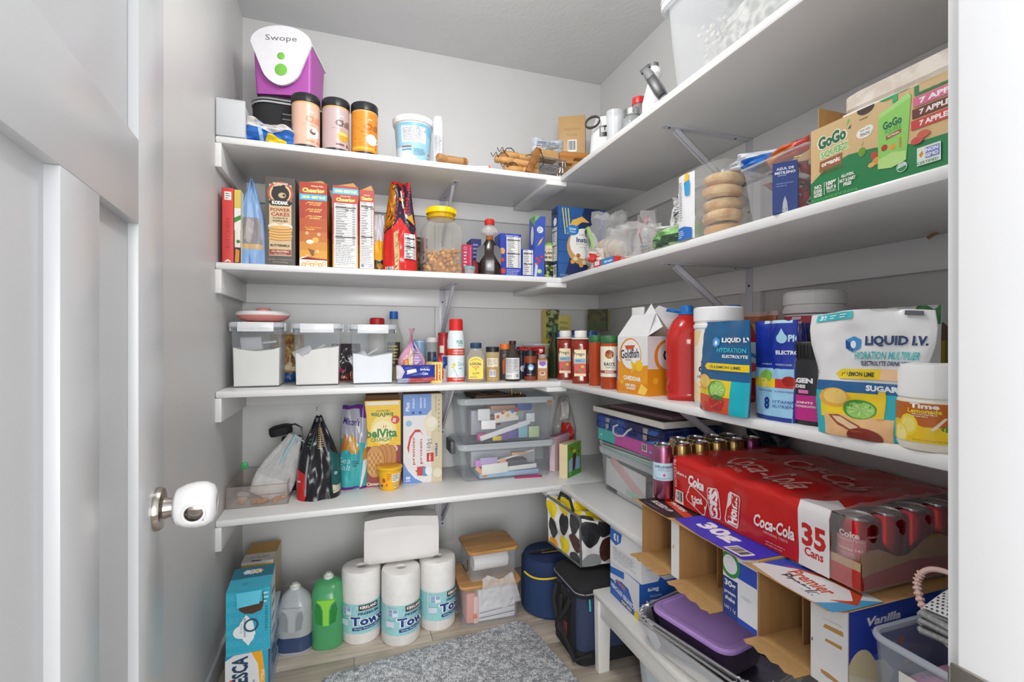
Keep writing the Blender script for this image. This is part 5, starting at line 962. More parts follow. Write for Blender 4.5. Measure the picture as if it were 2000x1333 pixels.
# sauce jars
def sauce(pl, pr, pt, lb, X, Y=None):
    x, y, rd, h = CY(pl, pr, pt, S3, X=X, Y=Y)
    r = thing('pasta_sauce_jar', lb, 'jar', (x, y, S3), face(x, y), 'ribbed pasta sauce jars with white caps')
    w = rd*2; RS = mat('8f2f1c', .12)
    G().loft([(w*.92, w*.88, .02, .0003), (w, w*.95, .024, .006), (w, w*.95, .024, .016), (w*.94, w*.9, .022, .022), (w*.94, w*.9, .022, h*.62), (w*1.0, w*.95, .026, h*.7), (w*.98, w*.94, .03, h*.8), (w*.62, w*.62, .03, h*.88)], RS).build('jar_body', r)
    for sx in (-1, 1): G().box(sx*w*.40-.004, sx*w*.40+.004, -w*.46, -w*.42, .035, h*.6, mat('6b1f14', .15), .002).build('side_rib', r)
    G().loft([R(w*.34, h*.87), R(w*.36, h*.88), R(w*.36, h-.003), R(w*.33, h)], 'f0eee6').build('cap', r)
    G().loft([R(w*.53, h*.835), R(w*.54, h*.84), R(w*.54, h*.85), R(w*.4, h*.865)], 'efece4').build('collar', r)
    printed(r, 'label', [('r', 0, 0, 1, 1, 'ead9ab'), ('t', 'Prego', .42, .82, .16, '2a2220', {'w': .9, 'b': .02}), ('r', .05, .5, .95, .66, '74a9c9'), ('l', .1, .53, .9, .63, 1, '3a5a86'), ('r', 0, .1, 1, .48, 'c9402c'), ('e', .3, .3, .16, .12, 'd8352c'), ('e', .7, .36, .15, .12, 'e9b02c'), ('e', .55, .22, .14, .1, '4f8a35'), ('e', .25, .16, .12, .1, 'a8281f'), ('r', 0, 0, 1, .08, 'ead9ab')], plane_map((-w*.36, -w*.452, .03), (1, 0, 0), (0, 0, 1)), w*.66, h*.5)
sauce(1088, 1121, 646, 'ribbed red pasta sauce jar with white cap, farther of the pair', None, 1.985)
sauce(1117, 1151, 646, 'ribbed red pasta sauce jar with white cap, nearer of the pair', .905)
def raos(pl, pr, pt, lb, X, rot):
    x, y, rd, h = CY(pl, pr, pt, S3, X=X)
    vessel('marinara_jar', lb, 'jar', x, y, S3, [('glass', [(rd*.95, .0003), (rd, .006), (rd, h-.045), (rd*.93, h-.028)], mat('b04522', .1)), ('lid', [(rd*.95, h-.026), (rd*.99, h-.022), (rd*.99, h-.004), (rd*.9, h)], '2f6b3c')],
           [('label', [('r', 0, 0, 1, 1, 'ece4cf'), ('e', .5, .74, .17, .17, '8a3a1c'), ('r', .36, .74, .64, .77, 'e0a03c'), ('r', .40, .62, .44, .73, 'd98a2c'), ('r', .47, .62, .52, .73, 'd98a2c'), ('r', .55, .62, .59, .73, 'd98a2c'), ('t', "RAO'S", .5, .42, .12, '2c2622', {'w': .42, 'b': .03}), ('t', 'HOMEMADE', .5, .31, .05, '5a4a3c', {'w': .3}), ('r', 0, .12, 1, .21, '9a3a34'), ('t', 'MARINARA', .5, .165, .05, 'f0e4d4', {'w': .36, 'b': .03})], rd+.0004, rd+.0004, .022*2, h*.8, 2.6, {'rot': rot})], group='red marinara jars with green lids')
raos(1150, 1177, 655, 'marinara jar with green lid, its label turned away', .915, 2.2)
raos(1173, 1211, 656, 'marinara jar with green lid and cream label facing out', .905, -.1)
b = RB(1204, 1212, 695, .885, S3, .08); carton('drink_mix_box', 'thin purple and orange box beside the cheddar cracker carton', 'box', col='4a3c9a', faces={'front': [('r', 0, 0, 1, 1, '4a40a8'), ('r', 0, 0, 1, .3, 'e0602c'), ('t', 'Orgain', .5, .55, .5, 'f0eef6', {'rot': 90, 'w': .5, 'b': .03})]}, **b)
# cracker carton with gable top
x0, y0, x1, y1 = .866, 1.445, .884, 1.30
w, d, h = .148, .105, .188
r = thing('cracker_carton', 'white and orange cheddar cracker carton with open gable top', 'carton', ((x0+x1)/2+d/2, (y0+y1)/2, S3), -PI/2+.12)
CW = mat('e4e3e4', .35); g = G(); g.box(-w/2, w/2, -d/2, d/2, .0003, h, 'e39a24', .0015).build('body', r)
g = G(); g.add([(-w/2, -d/2, h), (w/2, -d/2, h), (w*.36, -.004, h+.072), (-w*.4, -.004, h+.072), (-w*.4, .0, h+.098), (w*.1, .0, h+.098), (-w/2, d/2, h), (w/2, d/2, h), (w*.36, .004, h+.072), (-w*.4, .004, h+.072)],
    [(0, 1, 2, 3), (6, 9, 8, 7), (0, 3, 9, 6), (3, 2, 8, 9)], CW)
g.box(-w*.42, -w*.02, -.003, .003, h+.07, h+.098, CW, .001); g.build('gable_top', r)
G().add([(w*.02, -.003, h+.072), (w/2, -d/2, h+.0), (w/2+.02, -.01, h+.03), (w*.12, .012, h+.108)], [(0, 1, 2, 3)], CW).add([(w*.1, .004, h+.072), (w/2, d/2, h), (w/2+.06, d*.6, h+.06), (w*.3, .02, h+.1)], [(0, 1, 2, 3)], CW).build('open_flap', r)
gf = [('r', 0, 0, 1, 1, 'e4e3e4'), ('p', [(0, 0), (1, 0), (1, .52), (.7, .48), (.35, .46), (0, .58)], 'e89a1e'), ('r', 0, 0, 1, .2, 'e08c1a'), ('e', .43, .68, .37, .37, 'e2932a'), ('e', .45, .69, .325, .325, 'ecebec'), ('p', [(.25, .97-.13), (.6, .97-.12), (.55, .89-.11), (.3, .89-.12)], 'c9562c'), ('t', 'Goldfish', .42, .70, .16, '2b2b3a', {'w': .62, 'rot': 4, 'b': .025}), ('t', 'BAKED', .38, .59, .03, 'b5672c', {'w': .2, 'b': .03}),
      ('e', .72, .50, .13, .12, 'f2c42c'), ('p', [(.62, .52), (.45, .58), (.5, .46), (.46, .36), (.64, .46)], 'efb922'), ('t', 'CHEDDAR', .5, .275, .075, 'f6efe2', {'w': .58, 'b': .05, 'rot': -2}), ('t', '100% REAL', .45, .155, .05, 'f6efe2', {'w': .36, 'b': .04}), ('t', 'CHEESE', .45, .10, .04, 'f6efe2', {'w': .3, 'b': .04}), ('p', [(.68, .03), (.9, .01), (1, .12), (.8, .2)], 'f6cf5a'), ('e', .15, .2, .06, .05, 'f0b03a'), ('t', 'NET WT 30 OZ (850g)', .2, .025, .02, 'f6efe2', {'w': .3})]
boxprint(r, w, d, h, {'front': gf, 'right': [('r', 0, 0, 1, 1, 'dedde0'), ('r', 0, 0, 1, .45, 'e0921c'), ('e', .75, .66, .5, .5, 'e08a2a'), ('e', .8, .67, .42, .42, 'e6e5e8'), ('t', 'G', .75, .68, .2, '2b2b3a', {'b': .03}), ('t', 'C', .8, .24, .09, 'f6efe2', {'b': .05}), ('e', .3, .25, .1, .1, 'f0b03a')]})
# red juice bottles
def juice(X, Y, lb, scl=1):
    r = thing('juice_bottle', lb, 'bottle', (X, Y, S3), face(X, Y), 'red drink bottles with blue caps'); w = .118; JR = mat('c92a26', .08, 'clear', .82)
    G().loft([(w*.9, w*.9, .03, .0004), (w, w, .034, .012)]+[(w*(1 if k % 2 else .95), w*(1 if k % 2 else .95), .034, .02+k*.018) for k in range(8)]+[(w, w, .036, .175), (w*.93, w*.93, .04, .2), (w*.7, w*.7, .04, .232), (w*.36, w*.36, .021, .252)], JR).build('body', r)
    BC = mat('1f74c4', .35)
    G().loft([R(.021, .25), R(.024, .252), R(.024, .256), R(.0185, .258), R(.0185, .276), R(.016, .279)], BC, n=7).build('cap', r)
    G().tube([(-.02, 0, .262), (-.04, -.004, .268), (-.056, -.006, .268), (-.058, -.002, .265), (-.04, .006, .262), (-.02, .004, .258)], .003, BC, 6).build('handle', r)
    printed(r, 'label', [('r', 0, 0, 1, 1, 'bcdcea'), ('p', [(0, .7), (1, .5), (1, .6), (0, .85)], '3f8fc0'), ('e', .5, .3, .4, .3, 'd54a5c')], lambda x_, y_, f: Vector((.02+x_, -w/2-.002-f, .07+y_)), .045, .1)
juice(.96, 1.205, 'red drink bottle with blue looped cap beside the cracker carton')
juice(1.08, 1.145, 'red drink bottle with blue looped cap behind the big protein tub')
# protein tub
x, y = .925, 1.035; rd = .0585; h = .262
vessel('protein_tub', 'tall cream and white protein powder tub with ridged lid', 'tub', x, y, S3, [('body', [(rd*.95, .0003), (rd, .008), (rd, h-.055)], 'efeeec'), ('lid', [(rd+.001, h-.056), (rd+.003, h-.054), (rd+.003, h-.046), (rd, h-.044), (rd, h-.038), (rd+.003, h-.036), (rd+.003, h-.004), (rd-.002, h)], 'efefef')],
    [('label', [('r', 0, 0, 1, 1, 'f0e9da'), ('p', [(.72, 0), (1, 0), (1, 1), (.62, 1), (.75, .8), (.6, .55), (.8, .3)], 'ecd29c'), ('p', [(.1, 0), (.5, 0), (.35, .2), (.12, .3)], 'f0dcae'), ('p', [(.0, 1), (.3, 1), (.22, .8), (.0, .75)], 'ecd29c'), ('p', [(.37, .64), (.37, .82), (.43, .73), (.43, .64)], '2c3036'), ('p', [(.56, .64), (.56, .82), (.5, .73), (.5, .64)], '2c3036'), ('p', [(.37, .82), (.465, .64), (.56, .82), (.56, .75), (.465, .6), (.37, .75)], '2c3036'), ('t', 'MYPROTEIN', .47, .565, .025, '2c3036', {'w': .36, 'b': .02}), ('t', 'CLEAR', .47, .46, .09, '2c3036', {'w': .46, 'b': .06}), ('t', 'Whey Isolate', .47, .345, .06, '2c3036', {'w': .52, 'sh': .3}), ('r', .26, .26, .68, .295, 'f0cc4a'), ('t', 'LEMONADE', .47, .278, .02, '4a4436', {'w': .2, 'b': .03}), ('t', '0g  SUGAR  20g', .47, .2, .035, '4a4a4a', {'w': .4}), ('l', .34, .1, .6, .16, 2, '8a8a8a')], rd+.0004, rd+.0004, .016, h-.062, 3.1, {'rot': -.12})])
# drink-mix pouches and tubs
def fruit_s(lo, seed=1):
    return [('r', 0, lo, .76, .36, 'f0cf1e'), ('r', .76, 0, 1, .36, '19b3c4'), ('r', 0, 0, .76, lo, 'd9502c'), ('e', .2, .32, .17, .1, 'e9a63a'), ('e', .22, .33, .13, .08, 'f3cf6a'), ('e', .5, .25, .19, .115, '4f9a3c'), ('e', .52, .255, .165, .10, '9fd06a')]+[('p', [(.52, .255), (.52+.15*math.cos(a*.9), .255+.05*math.sin(a*.9)), (.52+.15*math.cos(a*.9+.25), .255+.05*math.sin(a*.9+.25))], 'c3e394') for a in range(7)]
x, y = .872, atX(1418, .872); w_ = (atX(1372, .872)-atX(1478, .872))*1.1; h = zz(628, x, y)-S3
pouch('hydration_pouch', 'blue hydration drink-mix pouch with lemon, lime and strawberry pictures', 'pouch', x-.006, y, S3, w_, h, .046, '1e6091',
      [('r', 0, 0, 1, 1, '1e6091')]+fruit_s(.18)+[('e', .52, .11, .16, .1, 'b8221f'), ('p', [(.38, .15), (.5, .2), (.62, .19), (.66, .14), (.5, .15)], '3f7a35'), ('e', .3, .05, .14, .07, 'c9352c')]+[('e', .42+.05*i % .22, .06+.017*i, .008, .008, 'f0b07a') for i in range(7)]+
      [('p', [(.38, .8), (.44, .83), (.5, .8), (.5, .74), (.44, .71), (.38, .74)], '4f9ed9'), ('e', .44, .765, .022, .03, 'f3f6f8'), ('t', 'LIQUID I.V.', .8, .79, .06, 'f3f6f8', {'w': .54, 'b': .05}), ('t', 'HYDRATION', .72, .685, .05, '45c4d4', {'w': .5, 'b': .02}), ('t', 'ELECTROLYTE', .78, .62, .033, 'f3f6f8', {'w': .42, 'b': .03}), ('p', [(.24, .5), (.3, .54), (1, .54), (1, .465), (.3, .465)], 'f2d21c'), ('t', '15-LEMON LIME', .63, .502, .03, '2c4450', {'w': .54, 'b': .03}), ('p', [(0, 0), (.08, 0), (.0, .08)], '3fc4d4')],
      rz=-PI/2-.12, wid=[.9, .95, 1, 1, 1, 1.02], seed=2, amp=.002, rough=.25)
x, y = .885, atX(1512, .885); w_ = atX(1478, .885)-atX(1556, .885); h = zz(626, x, y)-S3
pouch('electrolyte_pouch', 'royal blue electrolyte packet with light blue lower half and big 8', 'pouch', x+.012, y+.006, S3, w_*1.05, h, .035, '2038a0',
      [('r', 0, 0, 1, 1, '1f37a0'), ('r', .02, .0, .98, .52, '9fd0ee'), ('r', 0, 0, 1, .045, '1f3a94'), ('r', .0, .33, .62, .42, 'f0d02c'), ('r', .62, .33, 1, .42, 'cf3a2f'), ('e', .38, .44, .15, .12, '8cc452'), ('e', .3, .37, .14, .1, 'f3dc5a'), ('e', .9, .4, .12, .1, 'a8221f'), ('r', .2, .97, .9, 1, 'bfe0f0'), ('t', '30', .35, .985, .04, '1f37a0', {'b': .04}), ('e', .72, .82, .1, .1, 'a8d8ee'), ('p', [(.64, .84), (.72, .92), (.8, .84)], 'a8d8ee'), ('t', 'PICK', 1.04, .82, .07, 'bfe0f0', {'w': .4, 'b': .04}), ('t', 'ELECTROLYTE', .95, .68, .04, 'e6eef6', {'w': .7, 'b': .04}), ('t', '+HEAT   +EXERCISE', .6, .56, .016, 'e6eef6', {'w': .7}), ('t', '3 LEMON LIME   3 STRAWBERRY', .62, .295, .016, '1f3a94', {'w': .9}), ('t', '8', .42, .17, .12, '1f3a94', {'b': .03}), ('t', 'VITAMINS', .85, .195, .03, '1f3a94', {'w': .5, 'sh': .2}), ('t', 'NUTRIENTS', .85, .15, .03, '1f3a94', {'w': .5, 'sh': .2})],
      rz=-PI/2-.04, wid=[.94, .97, 1, 1, .98, .95], seed=5, amp=.003, rough=.25)
pouch('dark_blue_pouch', 'navy foil pouch top peeking out behind the electrolyte packet', 'pouch', .985, atX(1560, .985), S3, .06, .215, .03, '2a2a6a', [], rz=-PI/2, seed=3, rough=.2)
x, y, rd, h = CY(1540, 1662, 668, S3, X=.948)
vessel('collagen_tub', 'black tub with ribbed lid, white lettering and magenta lower band', 'tub', x, y, S3, [('body', [(rd*.93, .0003), (rd, .006), (rd, h*.76), (rd*.98, h*.79)], '242427'), ('lid', [(rd*.98, h*.79), (rd*1.0, h*.8), (rd*1.0, h-.003), (rd*.96, h)], '1d1d1f')],
    [('label', [('r', 0, 0, 1, 1, '2a2a2e'), ('r', 0, 0, 1, .42, 'c22a86'), ('r', 0, .42, 1, .43, 'c22a86'), ('t', 'COLLAGEN', .17, .68, .09, 'f0eef0', {'w': .52, 'b': .06}), ('t', 'PEPTIDES', .2, .58, .06, 'f0eef0', {'w': .3, 'b': .05}), ('p', [(.26, .46), (.38, .46), (.38, .52), (.26, .52)], 'e07ab5'), ('t', 'JOINTS', .33, .3, .045, 'f0eef0', {'w': .2, 'b': .03}), ('t', 'CHONDROITIN', .33, .24, .035, 'f0eef0', {'w': .26, 'b': .02}), ('t', 'DIRECTIONS', .55, .9, .022, 'f0eef0', {'w': .14, 'b': .03}), ('l', .48, .78, .85, .88, 4, 'c9c9cc'), ('t', 'WARNING', .53, .73, .022, 'f0eef0', {'w': .1, 'b': .03}), ('l', .48, .58, .85, .70, 5, 'c9c9cc'), ('t', 'NOTICE', .52, .53, .022, 'f0eef0', {'w': .08, 'b': .03}), ('l', .48, .44, .85, .5, 3, 'c9c9cc'), ('r', .5, .05, .88, .345, 'f0c4dc'), ('r', .507, .06, .873, .335, 'c22a86'), ('l', .53, .08, .86, .32, 6, 'f0d4e4')], rd+.0004, rd+.0004, .01, h*.76, 3.0, {'rot': .0})])
g = G()
for i in range(48): g.box(-.0009, .0009, -.0014, .0004, h*.81, h-.006, '1d1d1f', 0, Matrix.Rotation(i*PI/24, 4, 'Z') @ Matrix.Translation((0, -rd*1.0, 0)))
o = g.build('lid_ribs', bpy.data.objects['collagen_tub']); o['kind'] = 'stuff'
G().box(-.02, .02, -.02, .02, h, h+.028, '1b1b1d', .004).build('scoop_handle', bpy.data.objects['collagen_tub'])
x = .872; ya, yb_ = atX(1580, x), atX(1800, x); w_ = ya-yb_; y = (ya+yb_)/2; h = zz(604, x, y)-S3
pouch('large_hydration_pouch', 'large white hydration drink-mix pouch with turquoise sides and fruit pictures', 'pouch', x+.022, y, S3, w_, h, .07, 'e6e6e6',
      [('r', 0, 0, 1, 1, 'e4e4e5'), ('r', 0, 0, 1, .37, '22b6c6'), ('r', .1, .14, .72, .37, 'f2d01c'), ('r', .14, 0, .8, .17, 'f0bf8a'), ('r', .03, .35, 1, .435, '23639a'), ('t', 'SUGAR-FREE', .78, .393, .045, 'f0f3f6', {'w': .46, 'b': .05}), ('e', .25, .3, .17, .09, 'e8ac44'), ('e', .26, .31, .13, .07, 'f3cf74'), ('e', .5, .225, .16, .085, '4a9a3c'), ('e', .51, .22, .135, .072, '9cd06a')]+[('p', [(.51, .22), (.51+.12*math.cos(a*.9), .22+.042*math.sin(a*.9)), (.51+.12*math.cos(a*.9+.25), .22+.042*math.sin(a*.9+.25))], 'c6e596') for a in range(7)]+
      [('p', [(.2, .16), (.3, .17), (.52, .1), (.56, .06), (.46, .045), (.3, .09)], '9a4a2c'), ('p', [(.24, .155), (.32, .155), (.51, .09), (.5, .07), (.42, .07), (.3, .11)], 'e9c9a2'), ('e', .56, .02, .17, .08, '8a2f22'), ('r', .66, .17, .72, .37, 'f2d01c'), ('p', [(.36, .76), (.43, .79), (.49, .765), (.49, .70), (.42, .665), (.36, .695)], '3f8fd0'), ('p', [(.36, .695), (.42, .665), (.42, .73), (.36, .76)], '1f4f9a'), ('e', .425, .725, .024, .035, 'f0f3f6'),
       ('t', 'LIQUID I.V.', .745, .755, .085, '1f3f6c', {'w': .44, 'b': .045, 'rot': 2}), ('t', 'HYDRATION MULTIPLIER', .69, .645, .06, '33b5b9', {'w': .5, 'b': .02, 'rot': 2}), ('t', 'ELECTROLYTE DRINK MIX', .69, .585, .035, '2c3c5c', {'w': .38, 'b': .03, 'rot': 2}), ('p', [(.24, .49), (.3, .53), (.68, .54), (.68, .46), (.3, .455)], 'e9cb1e'), ('r', .68, .46, .98, .545, 'f0c49a'), ('t', '15-LEMON LIME', .47, .495, .035, '3a4034', {'w': .32, 'b': .04, 'rot': 1}), ('r', .06, .93, .42, .99, '33b5c0'), ('t', '30', .12, .96, .04, 'e9f3f4', {'b': .05}), ('l', .18, .94, .26, .98, 2, 'e9f3f4'), ('l', .3, .94, .4, .98, 2, 'e9f3f4'), ('r', .78, .955, .93, .99, '5a5a62')],
      rz=-PI/2+.18, wid=[.84, .86, .9, .88, .84, .92, 1, 1.03, 1.0], seed=7, amp=.004, rough=.3, top=.03)
x, y, rd, h = CY(1748, 1900, 712, S3, X=.905)
hx = h; AMB = mat('d98a20', .12)
r = vessel('lemonade_tub', 'white-lidded round tub of lemonade powder with lemon pictures', 'tub', x, y, S3, [('body', [(rd*.93, .0003), (rd, .008), (rd, hx*.12), (rd*.97, hx*.35), (rd, hx*.56), (rd*.94, hx*.6)], 'efe9d8'), ('lid', [(rd*.96, hx*.6), (rd*.99, hx*.61), (rd*.99, hx*.68), (rd*.97, hx*.7), (rd*.97, hx*.9), (rd*.88, hx*.985), (rd*.6, hx)], 'f2f2f2')],
    [('label', [('r', 0, 0, 1, 1, 'c2661c'), ('p', [(0, 0), (1, 0), (1, .25), (.75, .2), (.6, .42), (.45, .4), (.3, .5), (.12, .55), (0, .4)], 'f0c81c'), ('p', [(.75, 0), (1, 0), (1, 1), (.72, 1), (.7, .8), (.78, .5)], 'e9bd1a'), ('e', .3, .42, .1, .12, 'f4d83a'), ('e', .3, .42, .075, .09, 'f7e47a'), ('e', .2, .16, .1, .12, 'f6dc4a'), ('e', .2, .16, .08, .095, 'f9ea96'), ('p', [(.5, .33), (.62, .66), (.65, .66), (.54, .33)], 'f3dcc0'), ('e', .66, .38, .07, .03, '3f8a3a'), ('e', .68, .16, .13, .12, 'f3cf22'), ('t', 'Time', .45, .93, .13, 'f4efe6', {'w': .26, 'b': .04}), ('t', 'Lemonade', .45, .8, .12, 'f3d83a', {'w': .3, 'b': .03}), ('l', .34, .64, .58, .74, 2, 'efdcc8'), ('r', .68, .5, .86, .66, 'e9e6d2'), ('t', 'Vitamin C', .77, .545, .05, '3a4a3a', {'w': .15, 'sh': .2}), ('l', .7, .58, .84, .65, 2, '6a7a6a'), ('t', 'NET WT 19 OZ (1 LB 3 OZ) 538g', .5, .06, .035, '6b5a1c', {'w': .3})], rd+.0006, rd+.0006, .014, hx*.55, 3.0, {'rot': -.1})])
x, y, rd, h = CY(1530, 1650, 566, S3, X=1.15)
vessel('pre_workout_tub', 'large pink-labelled tub with white ribbed lid behind the pouches', 'tub', x, y, S3, [('body', [(rd*.96, .0003), (rd, .008), (rd, h-.06)], 'e9e6e6'), ('lid', [(rd+.002, h-.058), (rd+.004, h-.056), (rd+.004, h-.045), (rd+.001, h-.043), (rd+.001, h-.036), (rd+.004, h-.034), (rd+.003, h-.006), (rd-.003, h)], 'ecebea')],
    [('label', [('r', 0, 0, 1, 1, 'bf4450'), ('r', 0, 0, 1, .3, 'c79ac4'), ('t', 'ALPHA M', .3, .74, .12, 'f0e6e6', {'rot': 90, 'w': .5, 'b': .05}), ('r', .36, .5, .365, .95, 'f0e6e6'), ('t', 'ESSENTIAL', .58, .62, .07, 'f3eaea', {'w': .36, 'b': .03}), ('t', 'PRE-WORKOUT', .6, .52, .07, 'f3eaea', {'w': .42, 'b': .03}), ('l', .42, .86, .6, .9, 1, 'f3eaea')], rd+.0005, rd+.0005, .015, h-.064, 3.0)])
X, Y = 1.19, atX(1482, 1.19)
pouch('jerky_bag', 'pale pink and orange food bag top behind the hydration pouches', 'bag', X, Y, S3, .15, zz(610, X, Y)-S3, .06, 'd9c0b8', [('r', 0, .86, 1, .95, 'b5622c'), ('r', 0, .0, 1, .86, 'c9a23a')], rz=-PI/2, seed=9, amp=.006)
X, Y = 1.21, atX(1822, 1.21)
r = carton('broth_carton', 'yellow-green carton with gabled brown top behind the white pouch', 'carton', X, Y, S3, .085, .07, .175, -PI/2, 'a39a3c', {'front': [('r', 0, 0, 1, 1, 'b0a544'), ('t', 'HEALTHY BENEFITS', .45, .9, .035, '3a3a24', {'w': .8, 'b': .02}), ('l', .08, .35, .92, .85, 9, '4a4a2c'), ('t', 'SERVING TIPS', .5, .25, .03, '3a3a24', {'w': .6})]})
G().prism([(-.0425, .175), (.0425, .175), (.0, .215)], -.034, .034, mat('7a6247', .6)).build('gable_top', r)
pouch('green_bag', 'thin green and white bag corner above the white pouch', 'bag', 1.06, atX(1785, 1.06), S3, .09, .243, .03, 'd8dcd8', [('p', [(.5, .85), (1, .85), (1, 1), (.55, 1)], '2f7a45'), ('r', .1, .9, .5, .97, '55585e')], rz=-PI/2, seed=4)
x, y, rd, h = CY(1852, 1892, 612, S3, X=1.16)
vessel('dressing_bottle', 'grey clear bottle with black and white label at the shelf end', 'bottle', x, y, S3, [('body', [(rd*.95, .0003), (rd, .006), (rd, h*.6), (rd*.55, h*.9), (rd*.5, h)], mat('a8a4a0', .1, 'clear', .6))], [('label', [('r', 0, 0, 1, 1, 'e6e6e6'), ('e', .4, .45, .4, .35, '1c1c1e'), ('t', 'inc', .35, .45, .22, 'f0f0f0', {'b': .03})], rd+.0004, rd+.0004, h*.1, h*.55, 2.4)])
# black hook on the right wall
r = thing('wooden_hook', 'small brown wooden hook on the right wall under the second shelf', 'hook', (XR-.021, atX(1848, XR), zz(450, XR, atX(1848, XR))), 0)
G().box(-.006, .0, -.05, .03, -.004, .004, WO, .002).build('bar', r)
G().tube([(-.004, -.03, -.0), (-.02, -.01, -.006), (-.026, .01, -.02)], .004, WO, 6).build('peg', r)
# ================================================================ SHELF 4
# clear acrylic tray with snack pieces and mesh bag
AC = mat('efe9e4', .06, 'clear', .1); ACE = mat('a49a94', .1, 'clear', .55)
w, d, h = .205, .30, .078; tx, ty = -.317, 2.165
r = thing('acrylic_tray', 'clear acrylic tray with dried snack pieces against the left wall', 'tray', (tx, ty, S4), 0)
t = .003
G().box(-w/2, w/2, -d/2, d/2, .0004, t, AC).box(-w/2, -w/2+t, -d/2, d/2, t, h, AC).box(w/2-t, w/2, -d/2, d/2, t, h, AC).box(-w/2+t, w/2-t, -d/2, -d/2+t, t, h, AC).box(-w/2+t, w/2-t, d/2-t, d/2, t, h, AC).box(-w/2+t, w/2-t, -d/2+t, -d/2+2*t, h*.52, h*.55, ACE).build('wall_panel', r)
g = G()
for z in (h, .001): g.tube([(-w/2, -d/2, z), (w/2, -d/2, z), (w/2, d/2, z), (-w/2, d/2, z)], .0012, ACE, 5, closed=True)
for sx in (-1, 1): g.tube([(sx*w/2, -d/2, 0), (sx*w/2, -d/2, h)], .0012, ACE, 5)
g.build('edge', r)
def snack(name, lb, cat, x, y, z, sx, sy, sz, c, seed=1):
    return tag(G().blob(sx, sy, sz, mat(c, .6, 'mottle', c2='b06a20', sc=90), seed, .15, .8, 3, Matrix.Translation((x, y, z))).build(name, None, 70), lb, cat, 'snack pieces in the acrylic tray')
snack('cookie', 'round golden cookie lying in the middle of the acrylic tray', 'cookie', tx+.0, ty-.105, S4+.0035, .062, .052, .012, 'd9a25e')
for i, (dx, dy, lb) in enumerate(((.06, -.10, 'orange snack curl nearest the right front of the acrylic tray'), (.08, -.085, 'orange snack curl at the right wall of the acrylic tray'), (.075, -.055, 'orange snack curl behind the others in the acrylic tray'), (.055, -.125, 'small pale snack crumb at the front right of the acrylic tray'))):
    snack('snack_piece', lb, 'snack', tx+dx, ty+dy, S4+.0035, .022, .014, .012, ('d98a2c', 'dd9434', 'd07f26', 'e0b070')[i], i)
r = thing('snack_cup', 'little clear cup tipped with orange snack at left front of the tray', 'cup', (tx-.062, ty-.10, S4+.004), .2, None, 0, .15)
G().loft([R(.011, 0), R(.022, .036)], mat('f0ece6', .15, 'clear', .3), True, False).build('body', r)
G().loft([R(.0105, .001), R(.0155, .012)], mat('dd9434', .6)).build('filling', r)
MESH = mat('f2f2f2', .6, 'clear', .5, sc=160)
r = pouch('mesh_bag', 'white mesh produce bag with green tag slumped against the black case', 'bag', tx+.02, ty-.06, S4+.012, .15, .25, .07, 'eeeeee', [('r', 0, 0, 1, .3, mat('f0f0f0', .6, 'clear', .55))], wid=[.9, 1, 1, .9, .7, .5, .35], seed=3, amp=.008, matl=MESH, rz=.1, ry=.42)
G().box(-.012, .012, -.045, -.04, .10, .125, mat('2f9a58', .4), .003, Matrix.Translation((-.06, 0, 0)) @ Matrix.Rotation(-.6, 4, 'Y')).build('green_tag', r)
G().tube([(.0, 0, .245), (.035, -.012, .24), (.055, -.02, .225)], .002, mat('bfe3ec', .4), 6).tube([(.0, -.006, .25), (-.008, -.03, .19), (-.01, -.035, .14)], .0035, mat('9fd6e0', .4), 6).build('tie', r)
# black case
x0, x1 = atY(552, 2.18), atY(586, 2.18)
r = thing('bottle_case', 'black fabric bottle case with flap lid open on the lowest shelf', 'case', (x0+.032, 2.22, S4), .1)
bkc = mat('242427', .75, 'cloth')
G().loft([(.062, .07, .026, .0003), (.075, .085, .034, .03), (.078, .088, .036, .215)], bkc).build('body', r)
G().tube([Vector(p) for p in rr(.08, .09, .037, .205)], .002, mat('55565a', .4), 6, closed=True).build('zip', r)
G().loft([(.085, .09, .036, 0), (.09, .094, .038, .012), (.086, .09, .036, .03), (.06, .06, .028, .036)], bkc, M=Matrix.Translation((-.04, -.006, .232)) @ Matrix.Rotation(-.18, 4, 'Y')).build('flap_lid', r)
G().tube([(-.02, -.03, .268), (.01, -.04, .275), (.035, -.04, .26), (.037, -.043, .22)], .004, BLK, 6).build('strap', r)
# coffee bag
x0, x1 = atY(580, 2.04), atY(662, 2.04); xx = (x0+x1)/2; h = zz(815, xx, 2.05)-S4
SHB = mat('1f1f23', .24)
r = pouch('coffee_bag', 'glossy black gusseted coffee bag with red corner closed by a grey clip', 'bag', xx, 2.085, S4, x1-x0+.012, h, .15, '242428', [('p', [(0, 0), (.2, .0), (.24, .06), (.2, .32), (.0, .36)], 'c32a2c'), ('p', [(.2, .06), (.24, .06), (.27, .5), (.22, .55)], '8a8a90'), ('p', [(.8, .08), (.98, .1), (1, .5), (.82, .6), (.8, .45)], '1f5a58'), ('p', [(.84, .06), (1, .06), (1, .14), (.82, .16)], 'cfc9b0'), ('p', [(.24, .6), (.27, .6), (.36, .93), (.34, .93)], '77777c'), ('p', [(.78, .45), (.8, .45), (.7, .8), (.52, .95), (.52, .92)], '77777c'), ('l', .48, .6, .74, .86, 10, 'b5a06a'), ('l', .14, .62, .3, .74, 3, '3a6a4c'), ('l', .04, .2, .16, .26, 1, 'e9c9c0'), ('e', .9, .3, .04, .04, '8fb0a8')], kind='tri', wid=[1, 1, 1, .97, .92, .82, .66, .48, .3, .14], seed=6, amp=.007, matl=SHB, rough=.28)
